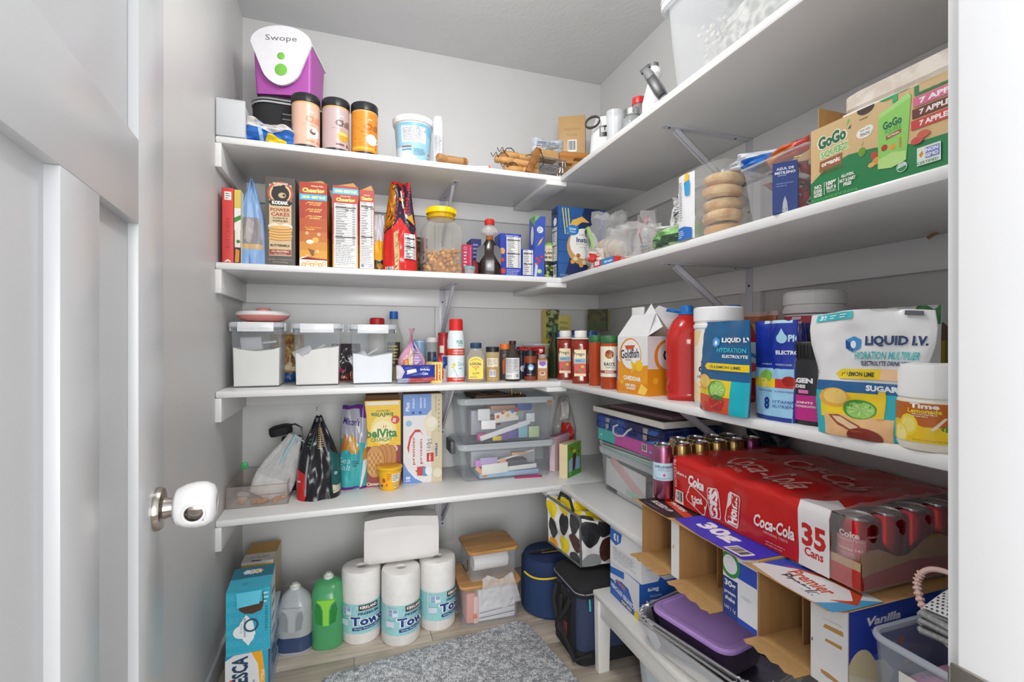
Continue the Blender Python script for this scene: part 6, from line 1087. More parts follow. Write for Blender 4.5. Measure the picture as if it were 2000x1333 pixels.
G().tube([(.002, -.004, h-.012), (.006, -.006, h+.008), (-.006, -.006, h+.02), (-.008, -.004, h+.034), (.004, 0, h+.04)], .0042, mat('a9a7a4', .35), 7).box(-.012, .012, -.008, .006, h-.024, h-.006, '4a4a4d', .002).build('clip', r)
# chips bag
x0, x1 = atY(664, 2.1), atY(714, 2.1); xx = (x0+x1)/2; h = zz(800, xx, 2.1)-S4
pouch('cracker_bag', 'turquoise and grey cracker bag with purple edges beside the biscuit box', 'bag', xx+.004, 2.13, S4, x1-x0+.008, h+.015, .075, '3fb0b4',
      [('r', 0, 0, 1, 1, '45b0b4'), ('p', [(0, .62), (1, .55), (1, 1), (0, 1)], 'a7a8b4'), ('r', 0, .0, 1, .035, '6a2a8c'), ('r', 0, .955, 1, 1, '5a2a7a'), ('p', [(.75, .86), (1, .84), (1, .96), (.75, .96)], '5f2c80'), ('p', [(.5, 0), (.72, .0), (.9, .5), (1, .62), (1, .3), (.8, .03)], 'dfe8ec'), ('t', "Milton's", .42, .815, .085, '4a2a7a', {'w': .62, 'rot': -12, 'b': .02}), ('p', [(.0, .5), (.16, .68), (.3, .62), (.28, .5), (.1, .46)], 'b5783a'), ('p', [(.25, .5), (.38, .68), (.56, .62), (.7, .5), (.6, .44), (.4, .44)], 'cf9a4f'), ('p', [(.32, .52), (.4, .62), (.5, .58), (.45, .48)], 'e0b674'), ('p', [(.8, .34), (.86, .48), (1, .5), (1, .36)], 'c98f48'), ('t', 'Sea', .15, .36, .07, 'bfe3e4', {'sh': .2}), ('t', 'Salt', .16, .28, .07, 'bfe3e4', {'sh': .2}), ('l', .45, .28, .7, .36, 3, '3a3a7a')], kind='pillow', seed=8, amp=.006, rough=.22, wid=[.9, 1, 1, 1, 1, .95, .8])
# biscuit box
b = BB(713, 783, 783, 2.13, S4, .09)
def bflap(r, w, d, h):
    G().box(-w/2+.004, w/2-.004, -.02, d/2-.004, h, h+.022, mat('6b4a2c', .7), .001).build('inner_flap', r)
cook = []
for k, (cx, cy) in enumerate(((.74, .33), (.62, .345), (.48, .34))): cook += [('e', cx, cy, .15, .36, 'a8672f'), ('e', cx-.01, cy, .14, .34, 'c98a45')]
cook += [('e', .29, .29, .27, .46, 'a8642c'), ('e', .28, .29, .255, .44, 'd09850')]+[('e', .14+.058*(i % 6), .175+.04*(i//6), .032, .04, ('dcae6a', 'b87a38')[(i+i//6) % 2]) for i in range(36)]
bf = [('r', 0, 0, 1, 1, '93352f'), ('r', 0, .47, 1, 1, 'f2c41c'), ('e', .5, .62, .42, .62, 'f2c41c'), ('e', .52, .66, .36, .42, 'f8e08a'), ('e', .5, .655, .28, .28, 'fbeeb8'), ('r', .05, .95, .95, .99, 'ece4dc'), ('t', 'CRUNCHY', .5, .88, .025, '2f7a3c', {'w': .4, 'rot': 180, 'b': .02}), ('t', 'belVita', .48, .835, .05, '2f7a3c', {'w': .62, 'rot': 180, 'b': .03}), ('t', 'belVita', .47, .62, .105, '24803a', {'w': .86, 'b': .035}), ('t', 'CRUNCHY', .47, .545, .045, '2f7a3c', {'w': .6, 'b': .02}), ('p', [(.5, .67), (.52, .72), (.54, .7)], 'd0342c'), ('p', [(.55, .68), (.6, .72), (.59, .69)], 'd0342c'), ('e', .85, .77, .12, .12, 'd0322a'), ('t', '30', .82, .765, .04, 'f6efe6', {'rot': 75, 'b': .04}),
      ('e', .82, .43, .1, .1, 'e0c0b8'), ('t', '65', .82, .43, .03, '93352f', {'b': .03}), ('l', .76, .28, .88, .36, 3, 'e0c0b8'), ('p', [(.5, .06), (1, .22), (1, .2), (.52, .04)], 'c98a55'), ('p', [(.5, .03), (1, .17), (1, .15), (.52, .01)], '7a4425')]+cook+[('t', 'Cinnamon', .3, .035, .04, 'f0dfd2', {'w': .5, 'b': .03})]
carton('biscuit_box', 'yellow and red-brown crunchy biscuit box with oval cookie picture', 'box', rz=-.03, col='e9b91c', faces={'front': bf, 'right': [('r', 0, 0, 1, 1, 'd9a51c')], 'top': [('r', 0, 0, 1, 1, 'e0b020')]}, extra=bflap, **b)
# yellow cup
x, y, rd, h = CY(735, 787, 915, S4, pb=962)
vessel('cereal_cup', 'small yellow cereal cup in front of the biscuit box', 'cup', x, y, S4, [('body', [(rd*.68, .0003), (rd*.7, .004), (rd*.92, h-.012)], 'f0b51c'), ('rim', [(rd*.95, h-.012), (rd, h-.009), (rd, h-.004), (rd*.93, h-.002)], 'f3bf2c'), ('foil_lid', [(rd*.93, h-.003), (rd*.6, h-.001)], 'e9a82a')],
       [('label', [('r', 0, 0, 1, 1, 'f0b51c'), ('r', .58, .4, .86, .85, 'eceae6'), ('l', .6, .45, .84, .82, 4, '6a6a6a'), ('e', .3, .5, .06, .08, 'd0402c'), ('e', .2, .2, .05, .05, '4a3a9a'), ('e', .4, .25, .04, .05, 'e9602c'), ('l', .42, .5, .55, .9, 4, 'c9601c'), ('b', .66, .08, .76, .3)], rd*.7+.0006, rd*.91+.0006, .006, h-.016, 2.8)])
# vanilla shake box
b = BB(789, 864, 770, 2.13, S4, .1)
pf = [('r', 0, 0, 1, 1, 'e9e7e6'), ('r', 0, .76, .72, 1, '6d95d8'), ('p', [(.72, 0), (1, 0), (1, 1), (.72, 1)], 'd9cba8'), ('p', [(.55, .62), (.6, .76), (.72, .82), (.72, .5), (.62, .52)], 'e6ddc4'), ('e', .7, .66, .19, .2, 'ece3ca'), ('e', .72, .68, .13, .14, 'f3ecd9'), ('p', [(0, 0), (.5, 0), (.3, .05), (.12, .14), (0, .24)], '6d95d8'),
      ('p', [(.14, .33), (.1, .4), (.16, .52), (.3, .6), (.42, .6), (.53, .52), (.44, .57), (.3, .57), (.2, .5), (.16, .42)], 'cf2c24'), ('t', 'premier', .27, .365, .085, 'c93a30', {'rot': 90, 'w': .32, 'b': .02}), ('t', 'protein', .46, .35, .085, 'c93a30', {'rot': 90, 'w': .28, 'b': .02}),
      ('t', 'Plus', .11, .86, .1, 'e6eefa', {'rot': 90, 'w': .1, 'b': .03}), ('t', 'ENERGY', .26, .90, .05, 'e6eefa', {'rot': 90, 'w': .12, 'b': .02}), ('t', 'IMMUNE', .45, .9, .05, 'e6eefa', {'rot': 90, 'w': .12, 'b': .02}), ('t', 'SUPPORT', .55, .9, .05, 'e6eefa', {'rot': 90, 'w': .12, 'b': .02}), ('e', .25, .79, .04, .04, '2c4a9c'), ('e', .43, .79, .04, .04, '2c4a9c'), ('e', .14, .67, .08, .08, '8fc0e0'),
      ('r', .6, .23, .78, .33, 'c92c24'), ('t', '30g', .69, .28, .07, 'f3eeee', {'rot': 90, 'w': .08, 'b': .04}), ('t', '160', .65, .40, .05, '8a6a5a', {'rot': 90}), ('t', '25', .68, .46, .05, '8a6a5a', {'rot': 90}), ('t', 'VANILLA', .85, .36, .06, '34449a', {'rot': 90, 'w': .16, 'b': .05}), ('t', 'HIGH PROTEIN SHAKE', .84, .88, .03, '9a805a', {'rot': 90, 'w': .18, 'b': .02}), ('l', .9, .55, .94, .95, 8, 'a8946a'), ('r', .35, .08, .55, .18, 'c9443a'), ('p', [(.3, .14), (.6, .14), (.45, .07)], 'c9443a'), ('r', .5, .07, .62, .17, '5a9ad6'), ('e', .65, .13, .09, .12, 'f0efee'), ('t', '18', .12, .05, .05, 'eaf0fa', {'rot': 90, 'b': .03}), ('e', .88, .1, .12, .12, 'e9dfc4')]
carton('vanilla_shake_box', 'white, blue and cream vanilla protein shake box standing on end', 'box', rz=-.05, col='e3dcc8', faces={'front': pf, 'right': [('r', 0, 0, 1, 1, 'd9cba8')], 'top': [('r', 0, 0, 1, 1, KRI)]}, **b)
# two plastic totes with craft supplies
TB = mat('e9edf0', .12, 'clear', .1); TL = mat('e3e8ec', .2, 'clear', .5)
def tote(name, lb, x, y, z, w, d, h, rz, items, hand=True, tag_=False):
    r = thing(name, lb, 'tote', (x, y, z), rz)
    G().loft([(w*.86, d*.86, .03, .0005), (w*.89, d*.89, .032, .006), (w*.955, d*.955, .034, h-.03)], TB, True, False).build('body', r)
    G().loft([(w*.965, d*.965, .034, h-.036), (w*.985, d*.985, .036, h-.034), (w*.985, d*.985, .036, h-.024)], TL, False, False).build('rim', r)
    G().loft([(w, d, .036, h-.028), (w*1.005, d*1.005, .038, h-.024), (w*1.005, d*1.005, .038, h-.012), (w*.985, d*.985, .036, h-.008), (w*.93, d*.93, .03, h-.008), (w*.92, d*.92, .03, h-.013)], TL).build('lid', r)
    if hand: G().box(-w*.52-.012, -w*.5, -d*.22, d*.22, h-.06, h-.004, mat('5b5c60', .4), .004).build('latch', r)
    for i, (nm, c, bx, M_) in enumerate(items): G().box(*bx, c, .0008, M_).build(nm, r)
    return r
def RM3(x, y, z, a=0, b_=0): return Matrix.Translation((x, y, z)) @ Matrix.Rotation(a, 4, 'Z') @ Matrix.Rotation(b_, 4, 'Y')
t1x0, t1x1 = .457, atY(1088, 2.05); tw = t1x1-t1x0; tcx = (t1x0+t1x1)/2; td = .27; h1 = .172
F0 = -td*.44
tote('storage_tote', 'lower clear lidded tote of papers and craft things on the lowest shelf', tcx, 2.05+td/2, S4, tw, td, h1, -.02, [
    ('blue_folder', '9fc3dc', (-.13, .15, 0, .2, 0, .02), RM3(0, F0+.01, .008, .02)), ('paper', 'e9e8e4', (-.02, .14, 0, .003, 0, .02), RM3(0, F0+.012, .03, 0, -.04)), ('gray_case', '55585d', (-.04, .1, 0, .06, 0, .03), RM3(.0, F0+.03, .042)),
    ('orange_paper', 'efa878', (-.005, .12, 0, .002, 0, .018), RM3(-.11, F0+.001, .012, 0, -.55)), ('orange_paper', 'efa878', (-.06, .005, 0, .002, 0, .018), RM3(-.11, F0+.001, .012, 0, .75)), ('lilac_card', 'b9a4d0', (-.13, -.05, 0, .004, .07, .1), RM3(0, F0, .0)), ('pink_card', 'd98ad0', (-.15, -.12, 0, .004, .06, .09), RM3(0, F0+.005, .0)),
    ('white_card', 'ebe8e0', (-.12, -.0, 0, .003, .03, .075), RM3(0, F0-.002, .0, 0, -.05)), ('long_sheet', 'e6ddcf', (-.05, .13, 0, .02, 0, .008), RM3(0, F0+.01, .085, 0, -.22)), ('tan_sheet', 'd9a27c', (.02, .1, 0, .02, .1, .112), RM3(0, F0+.01, 0)), ('grey_box', 'b9bbc2', (-.15, .16, 0, .1, .04, .11), RM3(0, F0+.09, 0))])
h2 = .205; zt2 = S4+h1-.006
items = [('white_tag', 'f1f0ee', (-.14, -.085, 0, .002, .1, .15), RM3(0, F0-.004, 0)), ('round_tag', 'f0f0ef', (-.125, -.06, 0, .002, .06, .1), RM3(0, F0-.006, 0)), ('paint_tray', 'efe6dc', (-.06, .05, 0, .01, 0, .045), RM3(.0, F0, .09, 0, -.1)),
    ('envelope', 'eceaea', (-.12, .12, 0, .003, 0, .022), RM3(-.01, F0+.0, .04, 0, -.28)), ('purple_card', '6d5aa0', (.0, .045, 0, .01, .01, .055), RM3(0, F0+.004, 0)), ('blue_card', '8fc0cc', (.05, .095, 0, .01, .012, .085), RM3(0, F0+.004, 0)), ('green_card', 'c5d6a8', (.1, .15, 0, .01, .01, .06), RM3(0, F0+.004, 0)), ('yellow_toy', 'e9cf3a', (-.07, -.03, 0, .02, .005, .025), RM3(0, F0+.004, 0)),
    ('magenta_toy', 'd0408a', (-.14, -.1, 0, .02, .01, .04), RM3(0, F0+.004, 0)), ('purple_toy', '7a5a9c', (-.03, .0, 0, .02, .005, .05), RM3(0, F0+.008, 0)), ('brown_toy', '7a4a3a', (-.08, -.03, 0, .03, .07, .115), RM3(0, F0+.02, 0)), ('wood_block', 'c99a7a', (-.06, .06, 0, .1, .13, .15), RM3(0, F0+.08, 0)), ('grey_box', 'bfc0ca', (-.15, .15, 0, .1, .02, .13), RM3(0, F0+.09, 0)), ('blue_toy', '3a5a9c', (.06, .13, 0, .06, .13, .16), RM3(0, F0+.05, 0)), ('white_toy', 'e6e9ee', (.09, .13, 0, .02, .08, .12), RM3(0, F0+.01, 0))]
r = tote('storage_tote', 'upper clear lidded tote of paints and cards stacked under the third shelf', tcx+.002, 2.05+td/2+.005, zt2, tw-.002, td, h2, -.03, items, hand=False)
printed(r, 'paint_dots', [('e', .1+.2*i, .3+.35*(i % 2), .07, .07, c) for i, c in enumerate(('e06a3a', 'c9443a', 'e9c43a', '4a7fc9', '8fbf5a'))]+[('e', .85, .75, .09, .09, 'b5304a'), ('e', .35, .75, .06, .06, 'e9a03a')], plane_map((-.06, F0-.003, .098), (1, 0, .09), (0, 0, 1)), .115, .045)
printed(r, 'brown_label', [('r', 0, 0, 1, 1, 'b5a090'), ('l', .1, .1, .9, .9, 3, '5a4436')], plane_map((tw*.39, -td*.503, h2-.045), (1, 0, 0), (0, 0, 1)), .036, .022)
ztop = zt2+h2-.012
# puzzle boards and spinner on the upper tote
DW_ = mat('4a3426', .6)
for k in range(2):
    r = thing('puzzle_board', ('thick dark brown puzzle board with wavy cut-outs, lower of two', 'thick dark brown puzzle board with wavy cut-outs, upper of two')[k], 'board', (tcx-.075, 2.16, ztop+.0005+k*.009), .08*k, 'dark brown puzzle boards')
    G().box(-.085, .085, -.09, .09, 0, .008, DW_, .002).build('base', r)
    if k:
        for i in range(4):
            cx, cy = -.04+.08*(i % 2), -.04+.08*(i//2)
            G().add([(cx+(.03+.006*math.sin(a*PI/4*1.0*3))*math.cos(a*PI/12), cy+.7*(.03+.006*math.sin(a*PI/4*3))*math.sin(a*PI/12), .0084) for a in range(24)], [tuple(range(24))], mat('b09a7c', .6)).build('cut_out', r)
r = thing('peg_game', 'small dark game board with golden pegs on the upper tote lid', 'game', (tcx+.045, 2.13, ztop+.0005), .2)
G().loft([R(.055, 0), R(.06, .003), R(.055, .008)], DW_, n=7).build('base', r)
GB = mat('c99a4a', .25, 'metal')
for q in ((-.01, .0, .03), (.025, -.02, .014), (.02, .02, .01)): G().loft([R(.003, .008), R(.003, .008+q[2]), R(.002, .009+q[2])], GB, M=Matrix.Translation((q[0], q[1], 0))).build('peg', r)
# princess box, purple cloth, pink paper
x0, x1 = atY(1066, 2.22), atY(1109, 2.22)
pz = zz(896, (x0+x1)/2, 2.22)
pouch('purple_cloth', 'soft lilac cloth folded at the back corner of the lowest shelf', 'cloth', (x0+x1)/2+.03, 2.25, S4+.001, .17, .075, .12, '8f7bb5', kind='pillow', seed=3, amp=.008, matl=mat('9683ba', .9, 'cloth', sc=180))
carton('princess_box', 'small magenta box with white script resting on the lilac cloth', 'box', (x0+x1)/2, 2.24, S4+.078, x1-x0, .06, zz(874, x1, 2.22)-S4-.078, 0, '7a3a8c', {'front': [('r', 0, 0, 1, 1, '8a2a80'), ('r', 0, 0, 1, .35, 'b52a84'), ('t', 'Disney', .6, .72, .2, 'e9dff0', {'w': .3, 'sh': .2}), ('t', 'Princess', .6, .45, .3, 'f3eaf3', {'w': .6, 'sh': .2})]})
tag(G().add([(.0, 0, 0), (.13, -.015, .0), (.14, .02, 0), (.02, .04, 0), (.0, 0, .0012), (.13, -.015, .0012), (.14, .02, .0012), (.02, .04, .0012)], [(0, 3, 2, 1), (4, 5, 6, 7), (0, 1, 5, 4), (1, 2, 6, 5), (2, 3, 7, 6), (3, 0, 4, 7)], mat('d63a7c', .5), Matrix.Translation((tcx+.02, 2.052, S4+.0004))).build('pink_paper'), 'bright pink paper corner under the lower tote', 'paper')
# books in the corner
def cbook(lb, x, y, rz, w, d, h, cover, page, fr):
    r = thing('childrens_book', lb, 'book', (x, y, S4), rz)
    G().box(-w/2+.002, w/2-.002, -d/2+.003, d/2-.003, .002, h-.002, page).build('pages', r)
    G().box(w/2-.003, w/2, -d/2, d/2, .0003, h, cover, .0006).box(-w/2, -w/2+.003, -d/2, d/2, .0003, h, cover, .0006).build('cover', r)
    boxprint(r, w, d, h, fr)
cbook('tall pink and cream edged book standing left of the green board book', .972, 2.15, -.9, .03, .15, .165, 'e3b9c8', 'e9d9dc', {'top': [('r', 0, 0, 1, 1, 'c0508c')]})
cbook('thick board book with green cover and brown animal picture at the corner', .975, 2.035, -.95, .042, .13, .15, 'e9d9a8', 'ead9b0', {'right': [('r', 0, 0, 1, 1, '5fa83a'), ('p', [(.1, .0), (.1, .5), (.5, .62), (.9, .5), (.9, 0)], '9cc0e0'), ('e', .5, .58, .14, .12, '5a3426'), ('p', [(.38, .6), (.62, .6), (.55, .2), (.35, .18)], '5a3426'), ('e', .45, .18, .1, .1, '5a3426'), ('r', 0, 0, 1, .16, '4a9a35'), ('e', .3, .85, .07, .05, 'd0322a'), ('e', .75, .9, .07, .05, 'd0322a'), ('e', .8, .7, .06, .05, 'c9322a'), ('e', .5, .75, .12, .05, 'e9d83a'), ('e', .2, .1, .05, .05, '8fd06a')], 'front': [('r', 0, 0, 1, 1, 'ead8ac')]})
pouch('toy_bag', 'clear bag with red and blue toys behind the board books', 'bag', 1.05, 2.26, S4+.0005, .13, .33, .08, 'b9b4b0', [('p', [(.2, .3), (.8, .35), (.7, .6), (.3, .62)], 'c0322a'), ('p', [(.1, .05), (.9, .05), (.9, .3), (.1, .3)], '2c4a8c'), ('p', [(.2, .65), (.7, .7), (.5, .95), (.25, .9)], 'd0ccc8')], seed=5, amp=.012, matl=mat('c9c6c3', .2, 'clear', .5), wid=[.8, 1, 1, .8, .5])
# stack on the right run
sx, sy0, sy1 = 1.0, 1.37, 1.835; sw = sy1-sy0; sd = .27; syc = (sy0+sy1)/2
r = tote('paper_tote', 'clear lidded tote of papers under the notebooks on the right side', sx+sd/2, syc, S4, sw, sd, .186, -PI/2, [
    ('white_paper', 'eeeceb', (-.18, .1, 0, .003, .02, .13), RM3(0, -sd*.44, 0, 0, .03)), ('pink_paper', 'eebfc0', (-.15, .12, 0, .002, -.02, .02), RM3(0, -sd*.445, .08, 0, .42)), ('mint_card', 'bfe0d2', (-.02, .09, 0, .002, .025, .05), RM3(0, -sd*.45, 0)), ('grey_block', '5f6268', (.08, .19, 0, .1, .03, .1), RM3(0, -sd*.4, 0)), ('violet_block', 'a79ab8', (-.19, -.1, 0, .05, .005, .05), RM3(0, -sd*.42, 0)), ('paper_stack', 'dcd8d2', (-.18, .17, 0, .18, .005, .02), RM3(0, -sd*.42, 0))], hand=False)
zb = S4+.186-.007
nb = (('9fc7bb', 'teal-covered paper pad lowest of the notebooks on the clear tote'), ('e6e4e4', 'white notepad in the middle of the notebook pile'), ('c9ccd2', 'spiral-bound notebook topmost under the pink box'))
for i, (c, lb) in enumerate(nb):
    r = thing('notebook', lb, 'notebook', (sx+.115, syc-.0+.0, zb+.0005+i*.0095), -PI/2+.03*i)
    G().box(-.19, .19, -.115, .12, 0, .0088, c, .001).box(-.186, .186, -.113, .117, .0012, .0075, 'eceae6').build('pages', r)
    if i == 2:
        g = G()
        for k in range(34): g.tube([(-.16+k*.0097, -.118+.007*math.cos(a*PI/4), .0045+.007*math.sin(a*PI/4)) for a in range(8)], .0011, mat('2a2a2c', .3), 4, closed=True)
        o = g.build('spiral_wire', r); o['kind'] = 'stuff'
zb += .030
r = carton('craft_kit_box', 'flat turquoise and pink craft kit box beneath the galaxy case', 'box', sx+.125, syc-.005, zb, .43, .25, .048, -PI/2+.02, '49b9b5', {'front': [('r', 0, 0, .3, 1, '4fbcb8'), ('r', .3, 0, 1, 1, 'd25cae'), ('e', .06, .45, .012, .012, 'e9e9f0'), ('r', .72, .3, .79, .85, 'e9e2e9'), ('b', .72, .3, .79, .85), ('e', .845, .4, .024, .014, '3a9ac0'), ('t', 'play', .845, .4, .2, 'e9f0f6', {'w': .04}), ('l', .33, .6, .45, .9, 2, '9a3a80'), ('e', .97, .4, .025, .016, '2a4a8c'), ('r', .93, .0, .936, 1, '9a3a80')]})
zb += .049
r = thing('galaxy_case', 'dark blue galaxy-print carry case with white handle and latches', 'case', (sx+.12, syc-.005, zb), -PI/2+.03)
NV = mat('1b1f52', .25, 'mottle', c2='2c4fa0', sc=9)
cw, cd_ = .45, .26
G().loft([(cw-.01, cd_-.01, .02, .0003), (cw, cd_, .02, .006), (cw, cd_, .02, .029)], NV).build('lower_half', r)
G().loft([(cw, cd_, .02, .031), (cw, cd_, .02, .052), (cw-.03, cd_-.03, .02, .062)], NV).build('lid', r)
G().loft([(cw-.006, cd_-.006, .02, .0285), (cw-.006, cd_-.006, .02, .0315)], BLK).build('seam', r)
LM = mat('c9c9d0', .3, 'metal')
for sx_ in (-.12, .13): G().box(sx_-.014, sx_+.014, -cd_/2-.004, -cd_/2, .034, .052, LM, .001).box(sx_-.012, sx_+.012, -cd_/2-.006, -cd_/2-.002, .012, .03, LM, .001).tube([(sx_-.008, -cd_/2-.005, .016), (sx_, -cd_/2-.012, .002), (sx_+.008, -cd_/2-.005, .016)], .002, LM, 6).build('latch', r)
G().tube([(-.045, -cd_/2-.002, .036), (-.047, -cd_/2-.02, .03), (-.035, -cd_/2-.03, .01), (0, -cd_/2-.033, .004), (.035, -cd_/2-.03, .01), (.047, -cd_/2-.02, .03), (.045, -cd_/2-.002, .036)], .0042, mat('c9c9d6', .3), 8).build('handle', r)
st = [('e', rnd.random(), rnd.random(), .002+.003*rnd.random(), .002+.002*rnd.random(), rnd.choice(('7f5ac9', '5aa0e0', 'c0d0f0', '9a4ad0'))) for _ in range(30)]+[('p', [(.78, 0), (1, 0), (1, .8), (.9, .4)], '3f7fd6'), ('p', [(.88, .3), (1, .5), (1, .2)], '6ac0f0'), ('p', [(.5, .0), (.6, .0), (.56, .6)], '3a3a9a'), ('p', [(.3, .0), (.42, 0), (.36, .4)], '2f6fc0')]
printed(r, 'stars', st, plane_map((-cw/2+.02, -cd_/2, .003), (1, 0, 0), (0, 0, 1)), cw-.04, .024)
printed(r, 'stars', st[:24]+[('p', [(.8, 0), (.95, 0), (1, .9), (.9, 1)], '2f62b5')], plane_map((-cw/2+.02, -cd_/2, .033), (1, 0, 0), (0, 0, 1)), cw-.04, .018)
zb += .063
for k, (c, lb, ww) in enumerate((('d9d4cc', 'cream-edged flat game board box on the galaxy case', .46), ('8a6a78', 'thin mauve picture book on the cream game board box', .36))):
    r = thing('board_game', lb, 'game', (sx+.12+.02*k, syc+.01-.02*k, zb), -PI/2+.04+.05*k)
    if k == 0:
        G().box(-ww/2, ww/2, -.125, .125, 0, .022, 'e6e2da', .001).build('box', r)
        printed(r, 'top_print', [('r', 0, 0, 1, 1, mat('6a6350', .5, 'mottle', c2='2f3128', sc=22)), ('p', [(.1, .1), (.5, .2), (.3, .6)], '8a8266')], plane_map((-ww/2+.004, -.121, .022), (1, 0, 0), (0, 1, 0)), ww-.008, .242)
        zb += .0225
    else: G().box(-ww/2, ww/2, -.10, .10, 0, .012, c, .001).box(-ww/2+.002, ww/2-.002, -.099, .098, .002, .01, 'd9ccd0').build('pages', r)
pouch('green_toy_bag', 'dark bag with bright green patch behind the stacked games', 'bag', 1.262, 1.195, S4+.161, .15, .17, .05, '23303a', [('e', .3, .7, .1, .08, '2f9a4a')], rz=-PI/2, seed=4, amp=.01)
# ================================================================ shake cartons, cans, soda pack on the right run
BLU2 = '2240a8'
def opencarton(lb, y0, y1, op, h, face_, top_, right=None, panelc='e3e3e4', flap=.035, botflap=.05, leftflap=True):
    # front at x = .814, open from y1 (far) to op, closed panel from op to y0
    w = y1-y0; d = .43; t = .003; wo = y1-op
    r = thing('shake_carton', lb, 'carton', (.814+d/2, (y0+y1)/2, S4), -PI/2)
    x0 = -w/2
    G().box(x0, x0+t, -d/2, d/2, .0004, h, KRI, .0003).box(x0+t, w/2-t, -d/2, d/2, .0004, t, KR, .0003).box(x0+t, w/2-t, -d/2, d/2, h-t, h, KR, .0003).box(w/2-t, w/2, -d/2, d/2, .0004, h, KR, .0003).box(x0+t, w/2-t, -d/2+.16, -d/2+.163, t, h-t, KRI).box(x0+wo*.42, x0+wo*.42+.003, -d/2+.06, -d/2+.16, t, h-t, KRI).build('body', r)
    G().box(x0+wo, w/2, -d/2-.0025, -d/2-.0002, .0, h, panelc, .0005).build('front_panel', r)
    # ragged bottom flap hanging out and down over the shelf edge
    ys = -d/2
    g = G(); n = 12; P = []
    for i in range(n+1):
        u = i/n; P.append((x0+u*wo, ys-botflap*(.8+.2*math.sin(i*2.1)*.4), -.002-.0*u))
    vs = [(x0+i/n*wo, ys, .0006) for i in range(n+1)]+[(p[0], p[1], .0014) for p in P]
    vs2 = [(a, b_, c+.002) for a, b_, c in vs]
    k = len(vs); g.add(vs+vs2, [(i, i+1, n+2+i, n+1+i) for i in range(n)]+[(k+i, k+n+1+i, k+n+2+i, k+i+1) for i in range(n)]+[(n+1+i, n+2+i, k+n+2+i, k+n+1+i) for i in range(n)], KR).build('bottom_flap', r)
    # top flap jutting out
    G().add([(x0, ys, h-.001), (w/2, ys, h-.001), (w/2-.012, ys-flap, h+.003), (x0-.008, ys-flap, h+.004), (x0, ys, h+.001), (w/2, ys, h+.001), (w/2-.012, ys-flap, h+.005), (x0-.008, ys-flap, h+.006)], [(0, 3, 2, 1), (4, 5, 6, 7), (3, 7, 6, 2), (0, 4, 7, 3), (1, 2, 6, 5)], KR).build('top_flap', r)
    printed(r, 'top_print', top_, lambda X_, Y_, f: Vector((x0+X_-.008*(1-Y_/.2)*(Y_ < flap)*0, ys-flap+Y_, h+.0052-.004*min(1, Y_/flap)+f)), w*.985, flap+.09, grid=(2, 6))
    if face_: printed(r, 'front_print', face_, plane_map((x0+wo, -d/2-.0025, 0), (1, 0, 0), (0, 0, 1)), w-wo, h)
    if right: printed(r, 'right_print', right, plane_map((w/2, -d/2, 0), (0, 1, 0), (0, 0, 1)), d, h)
    return r
opencarton('open cardboard carton with black and red top, farthest of three under the cans', 1.0505, 1.218, 1.08, .156, [('r', 0, 0, 1, 1, 'e6e6e6'), ('e', .3, .5, .1, .2, 'c9a27a')],
    [('r', 0, 0, 1, 1, '2b2422'), ('p', [(.0, .75), (.0, .95), (1, .62), (1, .4)], 'd8452c'), ('t', 'BUCKED UP', .42, .4, .16, 'e9e6e4', {'w': .55, 'b': .03, 'sh': .2, 'rot': -6}), ('l', .15, .15, .8, .28, 2, 'c9c4c0'), ('t', 'PROTEIN', .55, .72, .12, 'efe9e6', {'w': .45, 'b': .03, 'rot': -10})], flap=.03)
opencarton('open cardboard carton with blue 30g top, middle of three under the soda pack', .796, 1.0485, .893, .158,
    [('r', 0, 0, 1, 1, 'e3e4ea'), ('r', 0, 0, .45, .55, '223a86'), ('r', .45, .0, 1, .08, '2a4ab8'), ('r', .45, .62, 1, .85, '2a4ab8'), ('o', .22, .75, .3, .3, '2f8a3c', .72), ('t', '30g', .22, .46, .11, 'e9eef6', {'w': .34, 'b': .03}), ('t', 'protein', .22, .34, .06, 'e9eef6', {'w': .34, 'b': .02}), ('t', 'shake', .22, .26, .06, 'e9eef6', {'w': .3, 'b': .02}), ('t', '160 | 1g', .22, .12, .06, 'e9eef6', {'w': .34}), ('e', .7, .4, .16, .04, 'cfd0d6')],
    [('r', 0, 0, 1, 1, '3038c4'), ('t', '30g', .42, .5, .5, 'f0f0f6', {'w': .48, 'b': .05, 'rot': 0}), ('b', .72, .08, .93, .4)], flap=.035)
